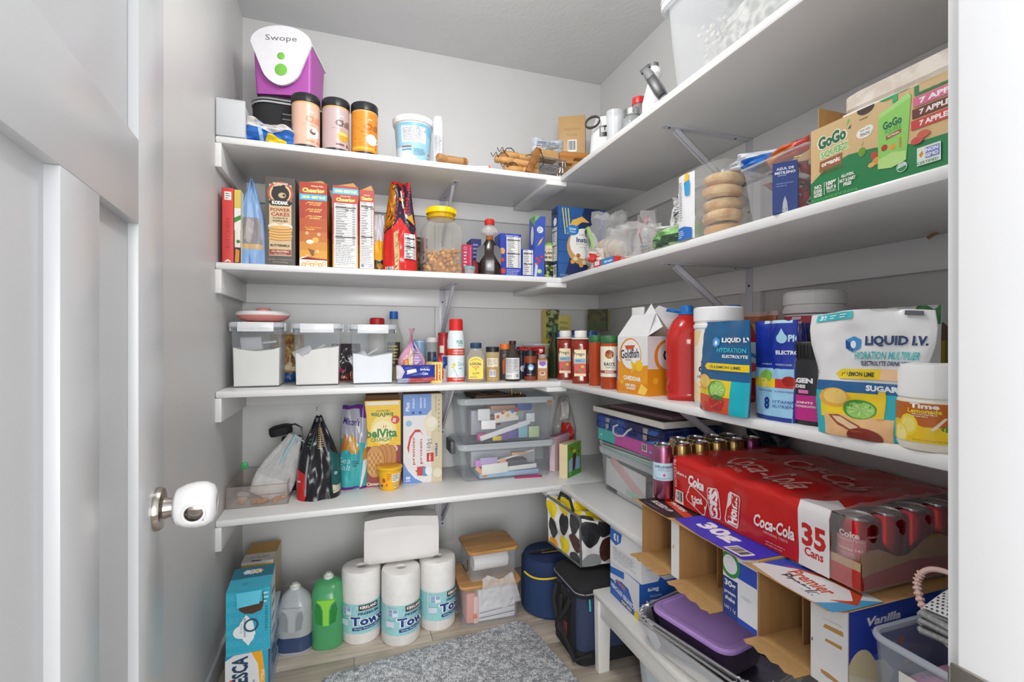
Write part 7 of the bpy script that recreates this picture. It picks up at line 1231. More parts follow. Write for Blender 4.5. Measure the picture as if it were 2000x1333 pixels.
opencarton('open cardboard carton with white and blue vanilla shake printing, nearest of three', .602, .7945, .672, .153,
    [('r', 0, 0, 1, 1, 'e2e2e3'), ('p', [(.35, .68), (.9, .7), (.88, .755), (.4, .73)], 'b98a4f'), ('p', [(.4, .53), (.85, .54), (.86, .585), (.42, .565)], 'b98a4f'), ('p', [(.3, .13), (.8, .12), (.85, .16), (.5, .18), (.28, .17)], 'b98a4f'), ('t', 'VARIETY CASE', .55, .125, .02, '6a6a6a', {'w': .4}), ('t', '21800', .6, .055, .018, '6a6a6a', {'w': .18}), ('r', .03, .44, .06, .48, '2a2a2a'), ('p', [(.3, .78), (.9, .8), (.85, .82), (.35, .79)], 'cfcfd2')],
    [('r', 0, 0, 1, 1, 'e6e6e6'), ('p', [(0, .35), (.45, 1), (0, 1)], '2f4fc0'), ('p', [(.82, 0), (1, 0), (1, 1), (.9, .7)], '3f9fd0'), ('p', [(.1, .62), (.5, .98), (.85, .9), (.97, .55), (.8, .3), (.9, .6), (.75, .85), (.5, .85), (.25, .7)], 'c94a2c'), ('t', 'Premier', .5, .55, .26, 'c94a2c', {'w': .48, 'b': .03, 'rot': -6}), ('t', 'Protein', .5, .32, .24, '4a4a55', {'w': .44, 'b': .03, 'rot': -6}), ('t', 'Vanilla', .12, .9, .1, 'e9eef9', {'w': .18, 'b': .03})],
    right=[('r', 0, 0, 1, 1, '2142b0'), ('p', [(.56, 1), (.7, 1), (.48, .55), (.4, .6)], '4f8fd8'), ('p', [(.0, .3), (.25, .55), (.5, .35), (.4, .0), (0, 0)], '2f72c4'), ('p', [(0, 0), (.22, 0), (.26, .2), (.2, .36), (.07, .42), (0, .4)], 'e6e4e0'), ('e', .07, .18, .09, .13, 'e9dcb0'), ('p', [(.0, .08), (.2, .06), (.2, .1), (0, .3)], 'f0e8cc'), ('r', 0, 0, .6, .05, '2142b0'), ('t', 'Vanilla', .2, .84, .1, 'eef1fa', {'w': .2, 'b': .04, 'sh': .2}), ('l', .12, .73, .3, .76, 1, '8fa0d8'), ('e', .3, .52, .025, .02, 'a83a4c'), ('t', 'Premier', .36, .4, .05, '8a3a3c', {'w': .14, 'b': .03}), ('r', .3, .22, .4, .3, '8a3a34'), ('t', '30g', .35, .26, .05, 'eeeeee', {'w': .07}), ('t', '18-11 FL OZ (325mL) 5.8L', .25, .022, .02, 'eef1fa', {'w': .25})])
carton('hidden_case', 'plain cardboard case behind the open cartons carrying the rear gold cans', 'carton', 1.075, 1.265, S4, .08, .33, .1575, -PI/2, KR)
# slim cans
zc = S4+.158
def slimcan(x, y, col, lb, grp):
    r = thing('drink_can', lb, 'can', (x, y, zc), face(x, y)+.1, grp); rd = .0285; h = .16
    m = mat(col, .28, 'metal')
    G().loft([R(rd*.72, .0003), R(rd*.8, .003), R(rd, .012), R(rd, h-.014), R(rd*.88, h-.005)], m, True, False, n=8).build('body', r)
    G().loft([R(rd*.88, h-.005), R(rd*.9, h-.003), R(rd*.9, h), R(rd*.85, h), R(rd*.82, h-.004), R(rd*.3, h-.0035)], SIL, False, True, n=8).build('rim', r)
    G().loft([(.014, .009, .004, h-.003), (.014, .009, .004, h-.0012)], SIL, M=Matrix.Translation((0, -.006, 0))).build('pull_tab', r)
    cylprint(r, 'label', [('r', 0, .0, 1, 1, 'c3dcec'), ('t', 'S.PELLEGRINO', .5, .78, .14, '2c3a5c', {'w': .34, 'b': .03}), ('t', 'ESSENZA', .5, .6, .1, '5a7a9c', {'w': .2}), ('p', [(.47, .34), (.495, .38), (.5, .48), (.505, .38), (.53, .36), (.51, .3), (.52, .2), (.5, .26), (.48, .2), (.49, .3)], 'c9443a'), ('l', .35, .06, .65, .16, 2, '6a80a0')], rd+.0002, rd+.0002, .06, .11, 5.8)
    return r
gpos = [(.872, 1.198, 'c77a9c', 'pink slim drink can standing alone at the left front of the can group', None)]
gc = 'b59a62'
for i, (x, y) in enumerate(((.936, 1.197), (1.0, 1.197), (1.064, 1.197), (1.128, 1.197))):
    gpos.append((x, y, gc, 'gold slim drink can in the front row, %s from the pink can' % ('first', 'second', 'third', 'fourth')[i], 'gold slim drink cans'))
for i, (x, y) in enumerate(((.97, 1.258), (1.034, 1.258), (1.098, 1.258), (1.162, 1.258))):
    gpos.append((x, y, gc, 'gold slim drink can in the rear row, %s from the left' % ('first', 'second', 'third', 'fourth')[i], 'gold slim drink cans'))
gpos.append((1.195, 1.197, '8a4a78', 'plum slim drink can at the far right end of the can rows', None))
for q in gpos: slimcan(*q)
# soda pack
zc = S4+.1605; py0, py1, px0, px1 = .632, 1.163, .885, 1.272; ph = .128; pw = py1-py0; pd = px1-px0
r = thing('soda_pack', 'red shrink-wrapped thirty-five pack of soda cans lying on the open cartons', 'soda pack', ((px0+px1)/2, (py0+py1)/2, zc), -PI/2)
REDW = mat('c9201c', .22, 'crinkle', sc=8)
x0, x1 = -pw/2, pw/2
G().box(x0, x1, -pd/2, pd/2, .0004, .004, KR).box(x0, x0+.003, -pd/2, pd/2, .004, .05, KR).box(x0+.003, x1, -pd/2, -pd/2+.002, .004, .052, KR).box(x0+.003, x1, pd/2-.002, pd/2, .004, .05, KR).build('cardboard_tray', r)
g = G(); n = 16
vs = [(x1-.002, -pd/2+pd*i/n, .004) for i in range(n+1)]+[(x1-.002, -pd/2+pd*i/n, .058+.014*math.sin(i*.9+.4)+.02*(i/n)) for i in range(n+1)]
g.add(vs, [(i, i+1, n+2+i, n+1+i) for i in range(n)], KR).add([(a+.002, b_, c) for a, b_, c in vs], [(i, i+1, n+2+i, n+1+i) for i in range(n)], KR)
g.build('tray_end', r)
wy = -pd/2-.0015
xw = x1-.125; xw2 = x1-.057       # white band, then clear end
def shell(u, v, e=0):              # wrap from lower front edge up, over the top, down the back
    L1, L2 = ph, pd; s = v*(2*L1+L2); rd_ = .014
    x = x0+u*(xw2-x0)
    bulge = .006*math.sin(u*PI*7)*.5+.004*noise.noise(Vector((u*8, v*9, 2)))*2
    if s < L1: q = Vector((x, -pd/2-.003-e, s))
    elif s < L1+L2: q = Vector((x, -pd/2+(s-L1), ph+e+.012*math.sin((s-L1)/L2*PI)*(.6+.4*math.sin(u*5))))
    else: q = Vector((x, pd/2+.003+e, max(.001, ph-(s-L1-L2))))
    if 0 < s < 2*L1+L2:
        q.z += bulge*(1 if L1 < s < L1+L2 else .2); q.y += bulge*.5*(-1 if s < L1 else (1 if s > L1+L2 else 0))
    return q
g = G(); g.grid(lambda u, v: shell(u, v), 44, 44, REDW); g.build('red_wrap', r, 60)
G().add([shell(0, v/20)+Vector((-.001, 0, 0)) for v in range(21)], [tuple(range(21))], mat('cdbfb4', .3, 'clear', .6)).build('end_film', r)
Lt = 2*ph+pd; Wf = xw2-x0
def smap(X_, Y_, f): return shell(min(1, max(0, X_/Wf)), min(1, Y_/Lt), f+.0014)
fw = xw/1.0
wb = (xw-x0)/Wf
S_ = lambda px: px
pr = [('r', wb, 0, 1, ph/Lt*1.02, 'e9e5e6'), ('p', [(wb, ph/Lt), (1, ph/Lt), (1, ph/Lt+.06), (wb+.08, ph/Lt+.09), (wb, ph/Lt+.03)], 'e6e2e3')]
hh = ph/Lt
pr += [('t', '35', wb+.5*(1-wb), hh*.52, hh*.36, 'c4281f', {'b': .04, 'w': (1-wb)*.78}), ('t', 'Cans', wb+.5*(1-wb), hh*.26, hh*.14, 'c4281f', {'b': .03, 'w': (1-wb)*.62}),
       ('t', 'share a', .08, hh*.68, hh*.07, 'f3e6e4', {'b': .03, 'w': .08, 'rot': -3}), ('t', 'Coke', .20, hh*.62, hh*.22, 'f3e6e4', {'b': .05, 'w': .13, 'rot': -4}), ('b', .02, hh*.03, .1, hh*.3), ('t', 'RECYCLE ME', .025, hh*.66, hh*.1, 'f0d8d4', {'rot': 90, 'w': hh*.6}),
       ('t', 'Coca-Cola', wb-.13, hh*.42, hh*.22, 'f3e6e4', {'b': .03, 'w': .22, 'sh': .25, 'rot': 2}), ('t', 'ORIGINAL TASTE', wb-.12, hh*.26, hh*.04, 'f0c9c4', {'w': .13}), ('l', wb-.17, hh*.04, wb-.03, hh*.14, 2, 'e08a84')]
def canout(cx, cy, wv, hv, a, txt, tr):
    A = math.radians(a); W_, H_ = Wf, Lt
    def P(x, y): return (cx+(x*math.cos(A)-y*math.sin(A))/W_, cy+(x*math.sin(A)+y*math.cos(A))/H_)
    w_, h_ = wv/2, hv/2
    O = [(-w_, -h_*.8), (-w_*.8, -h_), (w_*.8, -h_), (w_, -h_*.8), (w_, h_*.8), (w_*.75, h_), (-w_*.75, h_), (-w_, h_*.8)]
    I = [(x*.9, y*.93) for x, y in O]
    return [('p', [P(x, y) for x, y in O], 'efdcda'), ('p', [P(x, y) for x, y in I], 'c2231e'), ('t', txt, cx, cy, hh*(.16 if abs(tr) < 60 else .30), 'f5eae8', {'b': .05, 'w': (.085 if abs(tr) < 60 else hh*.55), 'rot': tr})]
cans_ = (canout(.21, hh*.27, .05, .075, 70, 'Friend', 12), canout(.345, hh*.36, .042, .075, 10, 'SiS', -90), canout(.475, hh*.4, .042, .08, -6, 'Homie', 90))
tp = hh+.06
for (cx, cy, ww, txt, rot) in ((.5, hh+.14, .5, 'Coca-Cola', -8), (.62, hh+.33, .45, 'Coca-Cola', -8)):
    pr.append(('t', txt, cx, cy, .12, 'e6b0aa', {'w': ww, 'b': .01, 'sh': .3, 'rot': rot}))
pr.append(('t', 'CLASSIC TASTE', .38, hh+.06, .02, 'e9c0ba', {'w': .12, 'rot': -8}))
printed(r, 'white_band', pr[:2], smap, Wf, Lt, grid=(30, 40), rough=.25)
printed(r, 'wrap_lettering', pr[2:], lambda X_, Y_, f: smap(X_, Y_, f+.0002), Wf, Lt, grid=(30, 40), rough=.25)
for q in cans_: printed(r, 'can_picture', q, smap, Wf, Lt, grid=(30, 40), rough=.25)
RC = mat('c4202a', .25, 'metal')
for i in range(5):
    cy = -pd/2+.04+i*.0765
    M_ = Matrix.Translation((x1-.036, cy, .0045))
    o = G().loft([R(.026, 0), R(.033, .008), R(.033, .106), R(.027, .117)], RC, True, False, M_, 8).build('soda_can', r)
    G().loft([R(.027, .117), R(.0275, .119), R(.0265, .122), R(.025, .119), R(.01, .1185)], SIL, False, True, M_, 8).build('can_rim', o)
    if i == 0:
        q = [('t', 'Coke', .5, .86, .13, 'f3e6e6', {'b': .04, 'w': .26}), ('t', 'ORIGINAL TASTE', .82, .86, .04, 'f0d8d8', {'w': .2}), ('r', .3, .02, .7, .8, 'd98a90'), ('t', 'Nutrition Facts', .5, .75, .05, 'f3e6e6', {'w': .34}), ('t', 'Calories 140', .5, .56, .06, 'f3e6e6', {'w': .34, 'b': .02}), ('l', .32, .05, .68, .5, 11, 'e9c9cc')]
        W = .033*4.2
        printed(o, 'can_print', q, lambda X_, Y_, f: Vector((x1-.036+(.0335+f)*math.sin((X_/W-.5)*4.2+.2), cy-(.0335+f)*math.cos((X_/W-.5)*4.2+.2), .016+Y_)), W, .092, grid=(20, 3))
CF = mat('efe6e6', .12, 'clear', .14, sc=26)
g = G()
def endf(u, v):
    y = -pd/2-.003+u*(pd+.006); z = .002+v*(ph+.004-.05*u*0)
    x = x1+.006+.006*noise.noise(Vector((u*7, v*5, 3)))-(.018*v*v)
    return Vector((x, y, z))
g.grid(endf, 20, 10, CF)
g.grid(lambda u, v: Vector((xw2+u*(x1-.012-xw2), -pd/2-.004-.003*math.sin(v*9), .003+v*ph)), 6, 8, CF)
g.grid(lambda u, v: Vector((xw2+u*(x1-.012-xw2), -pd/2-.003+v*(pd+.006), ph+.004+.006*noise.noise(Vector((u*5, v*12, 1)))+.006*math.sin(v*PI))), 6, 24, CF)
g.build('clear_film', r, 70)
printed(r, 'tray_red_band', [('p', [(0, 0), (1, 0), (1, .8), (.6, .6), (.35, .72), (.0, .45)], 'b5201c')], plane_map((x1+.0003, -pd/2, .002), (0, 1, 0), (0, 0, 1)), pd, .055)
printed(r, 'tray_front_band', [('r', 0, 0, 1, .7, 'c02a22'), ('r', 0, .7, 1, 1, 'c9a982')], plane_map((xw2, -pd/2-.0006, .002), (1, 0, 0), (0, 0, 1)), x1-xw2, .05)
# ================================================================ FLOOR
# soda-water cartons and alarm box at the left wall
TQ = '2fa9c4'
fy = 1.69; fx0, fx1 = atY(437, fy), atY(521, fy); fw = fx1-fx0; fh = .197
scal = []
for i in range(9):
    for j in range(6): scal += [('o', (i+.5*(j % 2))/8, j/5.5, .07, .07, '5cc0d6', .86), ('o', (i+.5*(j % 2))/8, j/5.5, .035, .035, '5cc0d6', .8)]
lowf = [('r', 0, 0, 1, 1, 'd9dcdf'), ('p', [(0, .93), (.2, 1), (0, 1)], '2f8fb0'), ('p', [(.72, 1), (1, 1), (1, 0), (.85, 0), (.86, .4), (.82, .75)], '2f9fbf'), ('p', [(.6, 1), (.85, 1), (.93, .6), (.9, 0), (.72, 0), (.8, .5), (.76, .8)], 'e9a520'), ('t', 'FRESCA', .34, .66, .38, '22405c', {'rot': 90, 'w': .6, 'b': .04}), ('t', 'Sparkling', .58, .42, .06, '8aa0b0', {'rot': 90, 'w': .24, 'sh': .3}), ('t', 'SODA WATER', .66, .4, .05, '3a5a70', {'rot': 90, 'w': .34, 'b': .02}), ('e', .1, .55, .06, .06, 'e88a3a'), ('e', .13, .6, .04, .04, 'd9402c'), ('t', 'GRAPEFRUIT CITRUS', .84, .45, .04, 'f6ecd0', {'rot': 84, 'b': .02})]
carton('soda_water_carton', 'grey and blue soda water carton on the floor under the torn one', 'carton', (fx0+fx1)/2, fy+.19, 0.0003, fw, .38, fh, .02, 'b7c4cf', {'front': lowf, 'right': [('r', 0, 0, 1, 1, '9fb4c9'), ('r', 0, 0, .14, 1, '2f6fae'), ('t', 'FRESCA', .55, .5, .5, '24456a', {'w': .7, 'b': .04})]})
def torn(r, w, d, h):
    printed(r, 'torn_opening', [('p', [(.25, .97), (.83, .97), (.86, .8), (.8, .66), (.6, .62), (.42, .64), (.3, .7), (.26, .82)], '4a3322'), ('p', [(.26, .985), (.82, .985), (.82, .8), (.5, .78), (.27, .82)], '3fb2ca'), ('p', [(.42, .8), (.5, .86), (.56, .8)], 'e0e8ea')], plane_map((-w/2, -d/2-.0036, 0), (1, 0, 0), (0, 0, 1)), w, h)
    G().add([(-w*.27, -d/2-.003, h*.985), (w*.3, -d/2-.003, h*.985), (w*.26, -d/2-.018, h*.8), (-w*.24, -d/2-.018, h*.78)], [(0, 1, 2, 3)], '3fb2ca').build('torn_flap', r)
upf = [('r', 0, 0, 1, 1, TQ)]+scal+[('e', .36, .36, .2, .17, 'e3eaec'), ('e', .5, .26, .13, .14, 'e3eaec'), ('p', [(.3, .48), (.45, .62), (.6, .5), (.66, .3), (.5, .12), (.36, .25)], 'e3eaec'), ('o', .56, .44, .17, .17, '24506c', .72), ('t', 'SWEETNESS', .42, .42, .045, '2c5064', {'rot': 90, 'w': .3, 'b': .02}), ('t', 'Fresca', .34, .42, .05, '4a9ab8', {'rot': 90, 'w': .14}), ('l', .88, .3, .95, .72, 10, '1f7f98'), ('l', .85, .76, .96, .96, 3, 'bfe6ee')]
uy = fy; ud = .17
carton('torn_water_carton', 'turquoise soda water carton with torn open front on top of its twin', 'carton', (fx0+fx1)/2+.004, uy+ud/2, fh+.001, fw+.004, ud, .195, .05, TQ, {'front': upf, 'right': [('r', 0, 0, 1, 1, 'dfe4ea'), ('r', .0, .0, .12, 1, TQ)]+[('p', [(.25, .08+.22*i), (.8, .0+.22*i), (.8, .06+.22*i), (.25, .16+.22*i)], '4a5a78') for i in range(4)], 'top': [('r', 0, 0, 1, .5, '3fb0ca'), ('r', 0, .5, 1, 1, '2c7088'), ('e', .6, .76, .14, .12, 'e0a83a'), ('e', .35, .76, .1, .1, 'cfdbe0'), ('t', 'FRESCA', .5, .76, .2, 'e9eef0', {'w': .4, 'b': .03}), ('l', .3, .2, .55, .32, 2, '2a7f95')]}, extra=torn)
ky = 2.09; kx0, kx1 = atY(472, ky), atY(535, ky); kh = zz(1098, (kx0+kx1)/2, ky)
carton('alarm_box', 'white and yellow boxed smoke alarm standing behind the soda water cartons', 'box', (kx0+kx1)/2, ky+.1, .0003, kx1-kx0, .19, kh, -.03, 'e6e3de', {'front': [('r', 0, 0, 1, 1, 'ebe8e4'), ('r', 0, .93, 1, .965, 'e0ac22'), ('t', 'Kidde', .56, .88, .05, 'b5402c', {'w': .5, 'b': .03}), ('p', [(.14, .86), (.22, .9), (.3, .9), (.24, .86)], 'e0602c'), ('l', .1, .6, .9, .8, 5, 'a9a49c')], 'top': [('r', 0, 0, 1, .4, 'e3dfd8'), ('r', 0, .4, 1, 1, 'c9942f'), ('t', 'CO ALARM', .5, .2, .12, '8a8078', {'w': .6}), ('r', .3, .0, .6, .06, '6b4a2c')], 'right': [('r', 0, 0, 1, 1, 'd9c9a4'), ('r', 0, 0, 1, .35, 'c98f2c'), ('r', 0, .2, 1, .3, '2b5fa8')]})
# jugs
def jug(lb, cx, cy, w, d, h, mcol, lcol, lvl, rz, grn=False):
    r = thing('detergent_jug', lb, 'jug', (cx, cy, 0), rz)
    BM = mat(*mcol)
    rings = [(w*.94, d*.94, d*.4, .0004), (w, d, d*.42, .012), (w, d, d*.42, h*.55), (w*.98, d*.96, d*.42, h*.66)]
    if grn: rings += [(w*.96, d*.9, d*.42, h*.78, -.002, .0), (w*.86, d*.7, d*.34, h*.88, -.0, .014), (w*.4, d*.3, d*.15, h*.93, 0, .02)]
    else: rings += [(w*.9, d*.86, d*.4, h*.74, .004, 0), (w*.7, d*.62, d*.3, h*.84, .0, .0), (w*.34, d*.3, d*.15, h*.93, -.0, .0)]
    G().loft(rings, BM, n=7).build('body', r)
    if lvl: G().loft([(w*1.004, d*1.004, d*.42, .0125), (w*1.006, d*1.006, d*.42, h*lvl), (w*.99, d*.99, d*.42, h*lvl+.0006)], mat(lcol, .2), n=7).build('liquid', r)
    ox, oy = (0, .02) if grn else (0, 0)
    T_ = Matrix.Translation((ox, oy, 0))
    G().loft([R(.017, h*.92), R(.0185, h*.925), R(.0185, h*.965), R(.012, h*.975), R(.011, h)], mat('d9ddd6', .3), M=T_, n=7).build('cap', r)
    # upright handle bar between raised darker plates, a hollow's shade put into their colour
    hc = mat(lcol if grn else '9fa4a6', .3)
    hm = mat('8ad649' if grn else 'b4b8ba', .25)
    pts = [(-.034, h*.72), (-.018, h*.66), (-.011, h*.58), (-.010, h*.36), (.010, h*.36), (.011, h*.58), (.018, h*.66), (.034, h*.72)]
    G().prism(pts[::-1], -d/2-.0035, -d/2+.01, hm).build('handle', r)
    for sx_ in (-1, 1): G().prism([(sx_*.014, h*.37), (sx_*.034, h*.40), (sx_*.040, h*.56), (sx_*.034, h*.66), (sx_*.022, h*.63), (sx_*.015, h*.55)], -d/2-.0012, -d/2+.012, mat('25823a' if grn else '8f9497', .3)).build('grip_shade', r)
    return r
j1 = onZ(571, 1286, 0)
r = jug('translucent jug with dark blue liquid at its bottom beside the cartons', j1[0]+.004, j1[1]+.062, .128, .105, .245, ('a9adb0', .3), '39486a', .27, -.15)
printed(r, 'label', [('r', 0, 0, 1, 1, 'e6e6e6'), ('r', .2, .2, .8, .9, '2c2c30'), ('b', .1, .02, .9, .3)], plane_map((.064, -.03, .07), (0, 1, 0), (0, 0, 1)), .05, .08)
j2 = onZ(637, 1274, 0)
jug('bright green jug with moulded handle and pale cap between jug and paper towels', j2[0]+.004, j2[1]+.058, .117, .1, .262, ('4d9c66', .25), '7fd03f', 0, -.1, True)
# paper towel rolls
PT = mat('eceae6', .6, 'crinkle', sc=20)
def roll(px, pb, lb, rot, first=None):
    x, y = onZ(px, pb, 0); th = math.hypot(x, y); rd = .0745; x *= (th+rd)/th; y *= (th+rd)/th; h = .278
    r = thing('paper_towel_roll', lb, 'paper towel', (x, y, 0.0003), face(x, y), 'wrapped paper towel rolls')
    G().loft([R(rd*.9, 0), R(rd, .01), R(rd, h-.014), R(rd*.96, h-.004), R(rd*.8, h), R(rd*.28, h-.003), R(rd*.24, h-.012)], PT, n=9).build('wrapped_roll', r)
    G().loft([R(rd*.25, h-.011), R(rd*.2, h-.010)], mat('b5aea6', .8)).build('core', r)
    q = [('r', 0, 0, 1, 1, '9ed3d4')]+[('e', rnd.random(), rnd.random(), .006, .006, ('c9e9e8', '6fbcc0', '5aa8b0')[k % 3]) for k in range(150)]
    q += [('r', .34, .8, .66, .98, '3a1f22'), ('t', 'KIRKLAND', .5, .905, .1, 'f3f0ee', {'w': .28, 'b': .04}), ('t', 'SIGNATURE', .5, .83, .035, 'c9a0a0', {'w': .2}), ('t', 'PREMIUM', .5, .69, .08, '24407c', {'w': .34, 'b': .02}), ('t', 'Towel', .52, .45, .33, 'f3f6f8', {'w': .66, 'b': .1}), ('t', 'Towel', .52, .45, .3, '1f3f84', {'w': .62, 'b': .045}), ('p', [(.24, .13), (.8, .2), (.8, .29), (.24, .22)], '1f3f84'), ('t', 'Strong, Thick and Absorbent', .52, .21, .05, 'f3f6f8', {'w': .5, 'rot': 3, 'b': .02}), ('r', .05, .66, .22, .92, 'd9e6ee'), ('r', .06, .78, .13, .9, '8fa8c4'), ('r', .145, .78, .21, .9, '8fa8c4'), ('r', .06, .67, .13, .77, '8fa8c4'), ('r', .02, .3, .16, .5, 'cfdcec')]
    cylprint(r, 'label', q, rd+.0004, rd+.0004, .045, .158, 3.0, rot=rot)
    cylprint(r, 'label_back', [('r', 0, 0, 1, 1, '9ed3d4')], rd+.0002, rd+.0002, .045, .158, 3.2, rot=rot+PI)
    return r
r1 = roll(706, 1262, 'wrapped paper towel roll leftmost of the three beside the green jug', .35)
r2 = roll(783, 1266, 'wrapped paper towel roll in the middle and closest to the mat', .7)
r3 = roll(854, 1236, 'wrapped paper towel roll set back beside the bamboo-lidded bins', 1.0)
# white folded bundle on top of the rolls
mx, my = (r1.location.x+r3.location.x)/2+.0, (r1.location.y+r3.location.y)/2+.01
r = thing('towel_bundle', 'blank white wrapped paper bundle lying across the paper towel rolls', 'bundle', (mx+.005, my+.01, .2795), -.03)
g = G(); L = .29
rings = []
PW = mat('e9e6e3', .55, 'crinkle', sc=6)
for i in range(13):
    u = i/12; x = (u-.5)*L; k = 1 if 0 < i < 12 else .93; ry_ = [Vector((x, (p.x), p.y+.088)) for p in rr(.15*k, .168*k, .035, 0, n=5)]
    rings.append(ry_)
g.loft(rings, PW); g.build('wrapped_roll', r)
G().grid(lambda u, v: Vector(((u-.5)*L*.98, -.076+v*.02, .150+v*.03+.008*math.sin(u*4))), 10, 4, PW).build('loose_flap', r)
# bamboo-lidded bins with liners
BAM = mat('c99a5f', .35, 'wood', c2='a8743c'); BC_ = mat('e8eaec', .08, 'clear', .14)
def bambin(lb, x0, x1, y0, d, z, h, rz, its):
    w = x1-x0; r = thing('bamboo_lid_bin', lb, 'bin', ((x0+x1)/2, y0+d/2, z), rz, 'clear bins with bamboo lids')
    G().loft([(w*.94, d*.94, .02, .0006), (w, d, .024, h-.012)], BC_, True, False).loft([(w+.004, d+.004, .024, h-.014), (w+.006, d+.006, .025, h-.012)], mat('d9dcde', .1, 'clear', .5), False, False).build('body', r)
    G().loft([(w+.012, d+.012, .026, h-.0115), (w+.016, d+.016, .028, h-.008), (w+.016, d+.016, .028, h-.002), (w+.01, d+.01, .026, h+.001)], BAM).build('bamboo_lid', r)
    for nm, c, bx, b_ in its: G().box(*bx, c, b_).build(nm, r)
    return r
bx0, bx1 = onZ(905, 1232, 0)[0]-.002, onZ(1012, 1207, 0)[0]+.006
wl = bx1-bx0
r = bambin('larger lower clear bin with bamboo lid holding white and coral bin liners', bx0, bx1, 1.915, .215, .0004, .168, -.02, [
    ('liner_stack', 'e9e9ec', (-wl*.22, wl*.44, -.09, .08, .006, .14), .01), ('coral_liner', 'e39a8c', (-wl*.42, -wl*.25, -.095, .06, .008, .135), .012), ('pink_liner', 'e9c4c0', (-wl*.3, -wl*.2, -.098, .05, .006, .12), .008), ('orange_tie', 'e8642c', (-wl*.3, -wl*.24, -.1005, -.096, .03, .05), .002)])
G().tube([(-wl*.2, -.102, .03), (wl*.4, -.102, .038)], .0012, '5a5a60', 5).tube([(-wl*.2, -.102, .05), (wl*.42, -.102, .062)], .0012, '5a5a60', 5).build('drawstring', r)
r = bambin('smaller upper clear bin with bamboo lid holding rolled white liners', bx0+.035, bx0+.035+wl*.84, 1.94, .185, .1705, .125, .02, [])
G().loft([R(.035, -.075), R(.037, -.07), R(.037, .07), R(.035, .075)], mat('f0eff0', .5), M=Matrix.Translation((-.005, -.035, .062)) @ Matrix.Rotation(PI/2, 4, 'Y'), n=7).build('liner_roll', r)
G().tube([(-wl*.42, -.05, .08), (-wl*.425, -.05, .035), (-wl*.42, -.02, .02), (-wl*.42, .04, .02)], .0022, '3a3a3c', 6).build('side_handle', r)
PB = mat('f0eff0', .12, 'clear', .4, sc=32)
r = thing('plastic_liner', 'thin clear plastic liner spilling over the front of the lower bamboo-lidded bin', 'liner', (bx0+wl*.55, 1.908, .0), 0)
G().grid(lambda u, v: Vector(((u-.5)*.17*(1-.25*v)+.02*(1-v), -.012-.02*math.sin(v*2.2)-.008*noise.noise(Vector((u*9, v*6, 2))), .08+v*.13+.01*math.sin(u*8))), 26, 16, PB).build('film', r, 80)
# navy round cooler
cx, cy = .845, 1.975
r = thing('round_cooler', 'navy blue round cooler bag with yellow zip beside the bamboo-lidded bins', 'cooler', (cx, cy, .0), 0.15)
NB = mat('26406e', .8, 'cloth', sc=300); rd = .125
G().loft([R(rd*.9, .0005), R(rd*.99, .012), R(rd, .03), R(rd, .165), R(rd*.985, .175)], NB, n=10).build('body', r)
G().loft([R(rd*.985, .176), R(rd, .186), R(rd*.99, .215), R(rd*.9, .235), R(rd*.5, .243)], mat('1f3560', .8, 'cloth', sc=300), n=10).build('lid', r)
YZ = mat('e9c92c', .5)
G().tube([((rd+.001)*math.cos(a*PI/24), (rd+.001)*math.sin(a*PI/24), .176+.006*math.sin(a*.4)) for a in range(24, 46)], .004, YZ, 6).build('zip', r)
G().tube([(.0, -rd-.004, .176), (.012, -rd-.007, .168), (.045, -rd*.93-.008, .163), (.06, -rd*.88, .172)], .0055, YZ, 6).build('zip_guard', r)
G().tube([(-.02, -rd-.004, .172), (-.028, -rd-.008, .15)], .0035, YZ, 6).build('zip_pull', r)
G().tube([(-.09, .02, .237), (-.06, -.03, .262), (0, -.05, .268), (.06, -.03, .262), (.09, .02, .237)], .007, BLK, 6).build('handle', r)
G().grid(lambda u, v: Vector((-.05+u*.1, -.02+v*.028-.04*u, .246+.004*math.sin(u*PI))), 8, 2, mat('c9a85c', .8, 'cloth')).build('woven_strap', r)
# tall navy and black tote cooler
x0, x1, y0, y1, hh_ = .785, 1.10, 1.562, 1.79, .292
r = thing('cooler_tote', 'tall navy and black insulated tote with straps on the floor corner', 'cooler', ((x0+x1)/2, (y0+y1)/2, 0), 0)
w, d = x1-x0, y1-y0
KB = mat('232326', .75, 'cloth'); NV2 = mat('3a4466', .75, 'cloth', sc=260)
G().loft([(w*.96, d*.96, .03, .0005), (w, d, .034, .02), (w, d, .034, hh_-.05)], NV2, n=6).build('body', r)
G().loft([(w+.008, d+.008, .036, hh_-.052), (w+.012, d+.012, .038, hh_-.045), (w+.012, d+.012, .038, hh_-.02), (w-.01, d-.01, .034, hh_-.006), (w-.06, d-.06, .03, hh_)], KB, n=6).build('lid', r)
G().loft([(w+.006, d+.006, .034, 0.001), (w+.008, d+.008, .036, .05)], KB, True, False).build('base_band', r)
G().box(-w/2-.004, -w/2-.0005, -d*.30, d*.42, .03, hh_-.07, KB, .001).build('side_panel', r)
G().box(-w/2-.008, -w/2-.003, -.01, .03, .02, hh_-.055, KB, .001).box(-w/2-.008, -w/2-.003, -.08, -.045, .03, hh_-.055, KB, .001).build('webbing', r)
G().tube([(-w/2-.01, -.06, hh_-.07), (-w/2-.03, -.05, .17), (-w/2-.034, .0, .11), (-w/2-.03, .05, .17), (-w/2-.01, .06, hh_-.07)], .009, KB, 6).build('carry_strap', r)
G().tube([(-w/2-.01, .02, .2), (-w/2-.03, -.02, .1), (-w/2-.015, -.1, .02), (-w/2+.04, -d/2-.02, .05)], .008, KB, 6).build('shoulder_strap', r)
G().box(-w/2-.0085, -w/2-.004, -.02, .06, .045, .11, mat('6b2a30', .6), .002).build('patch', r)
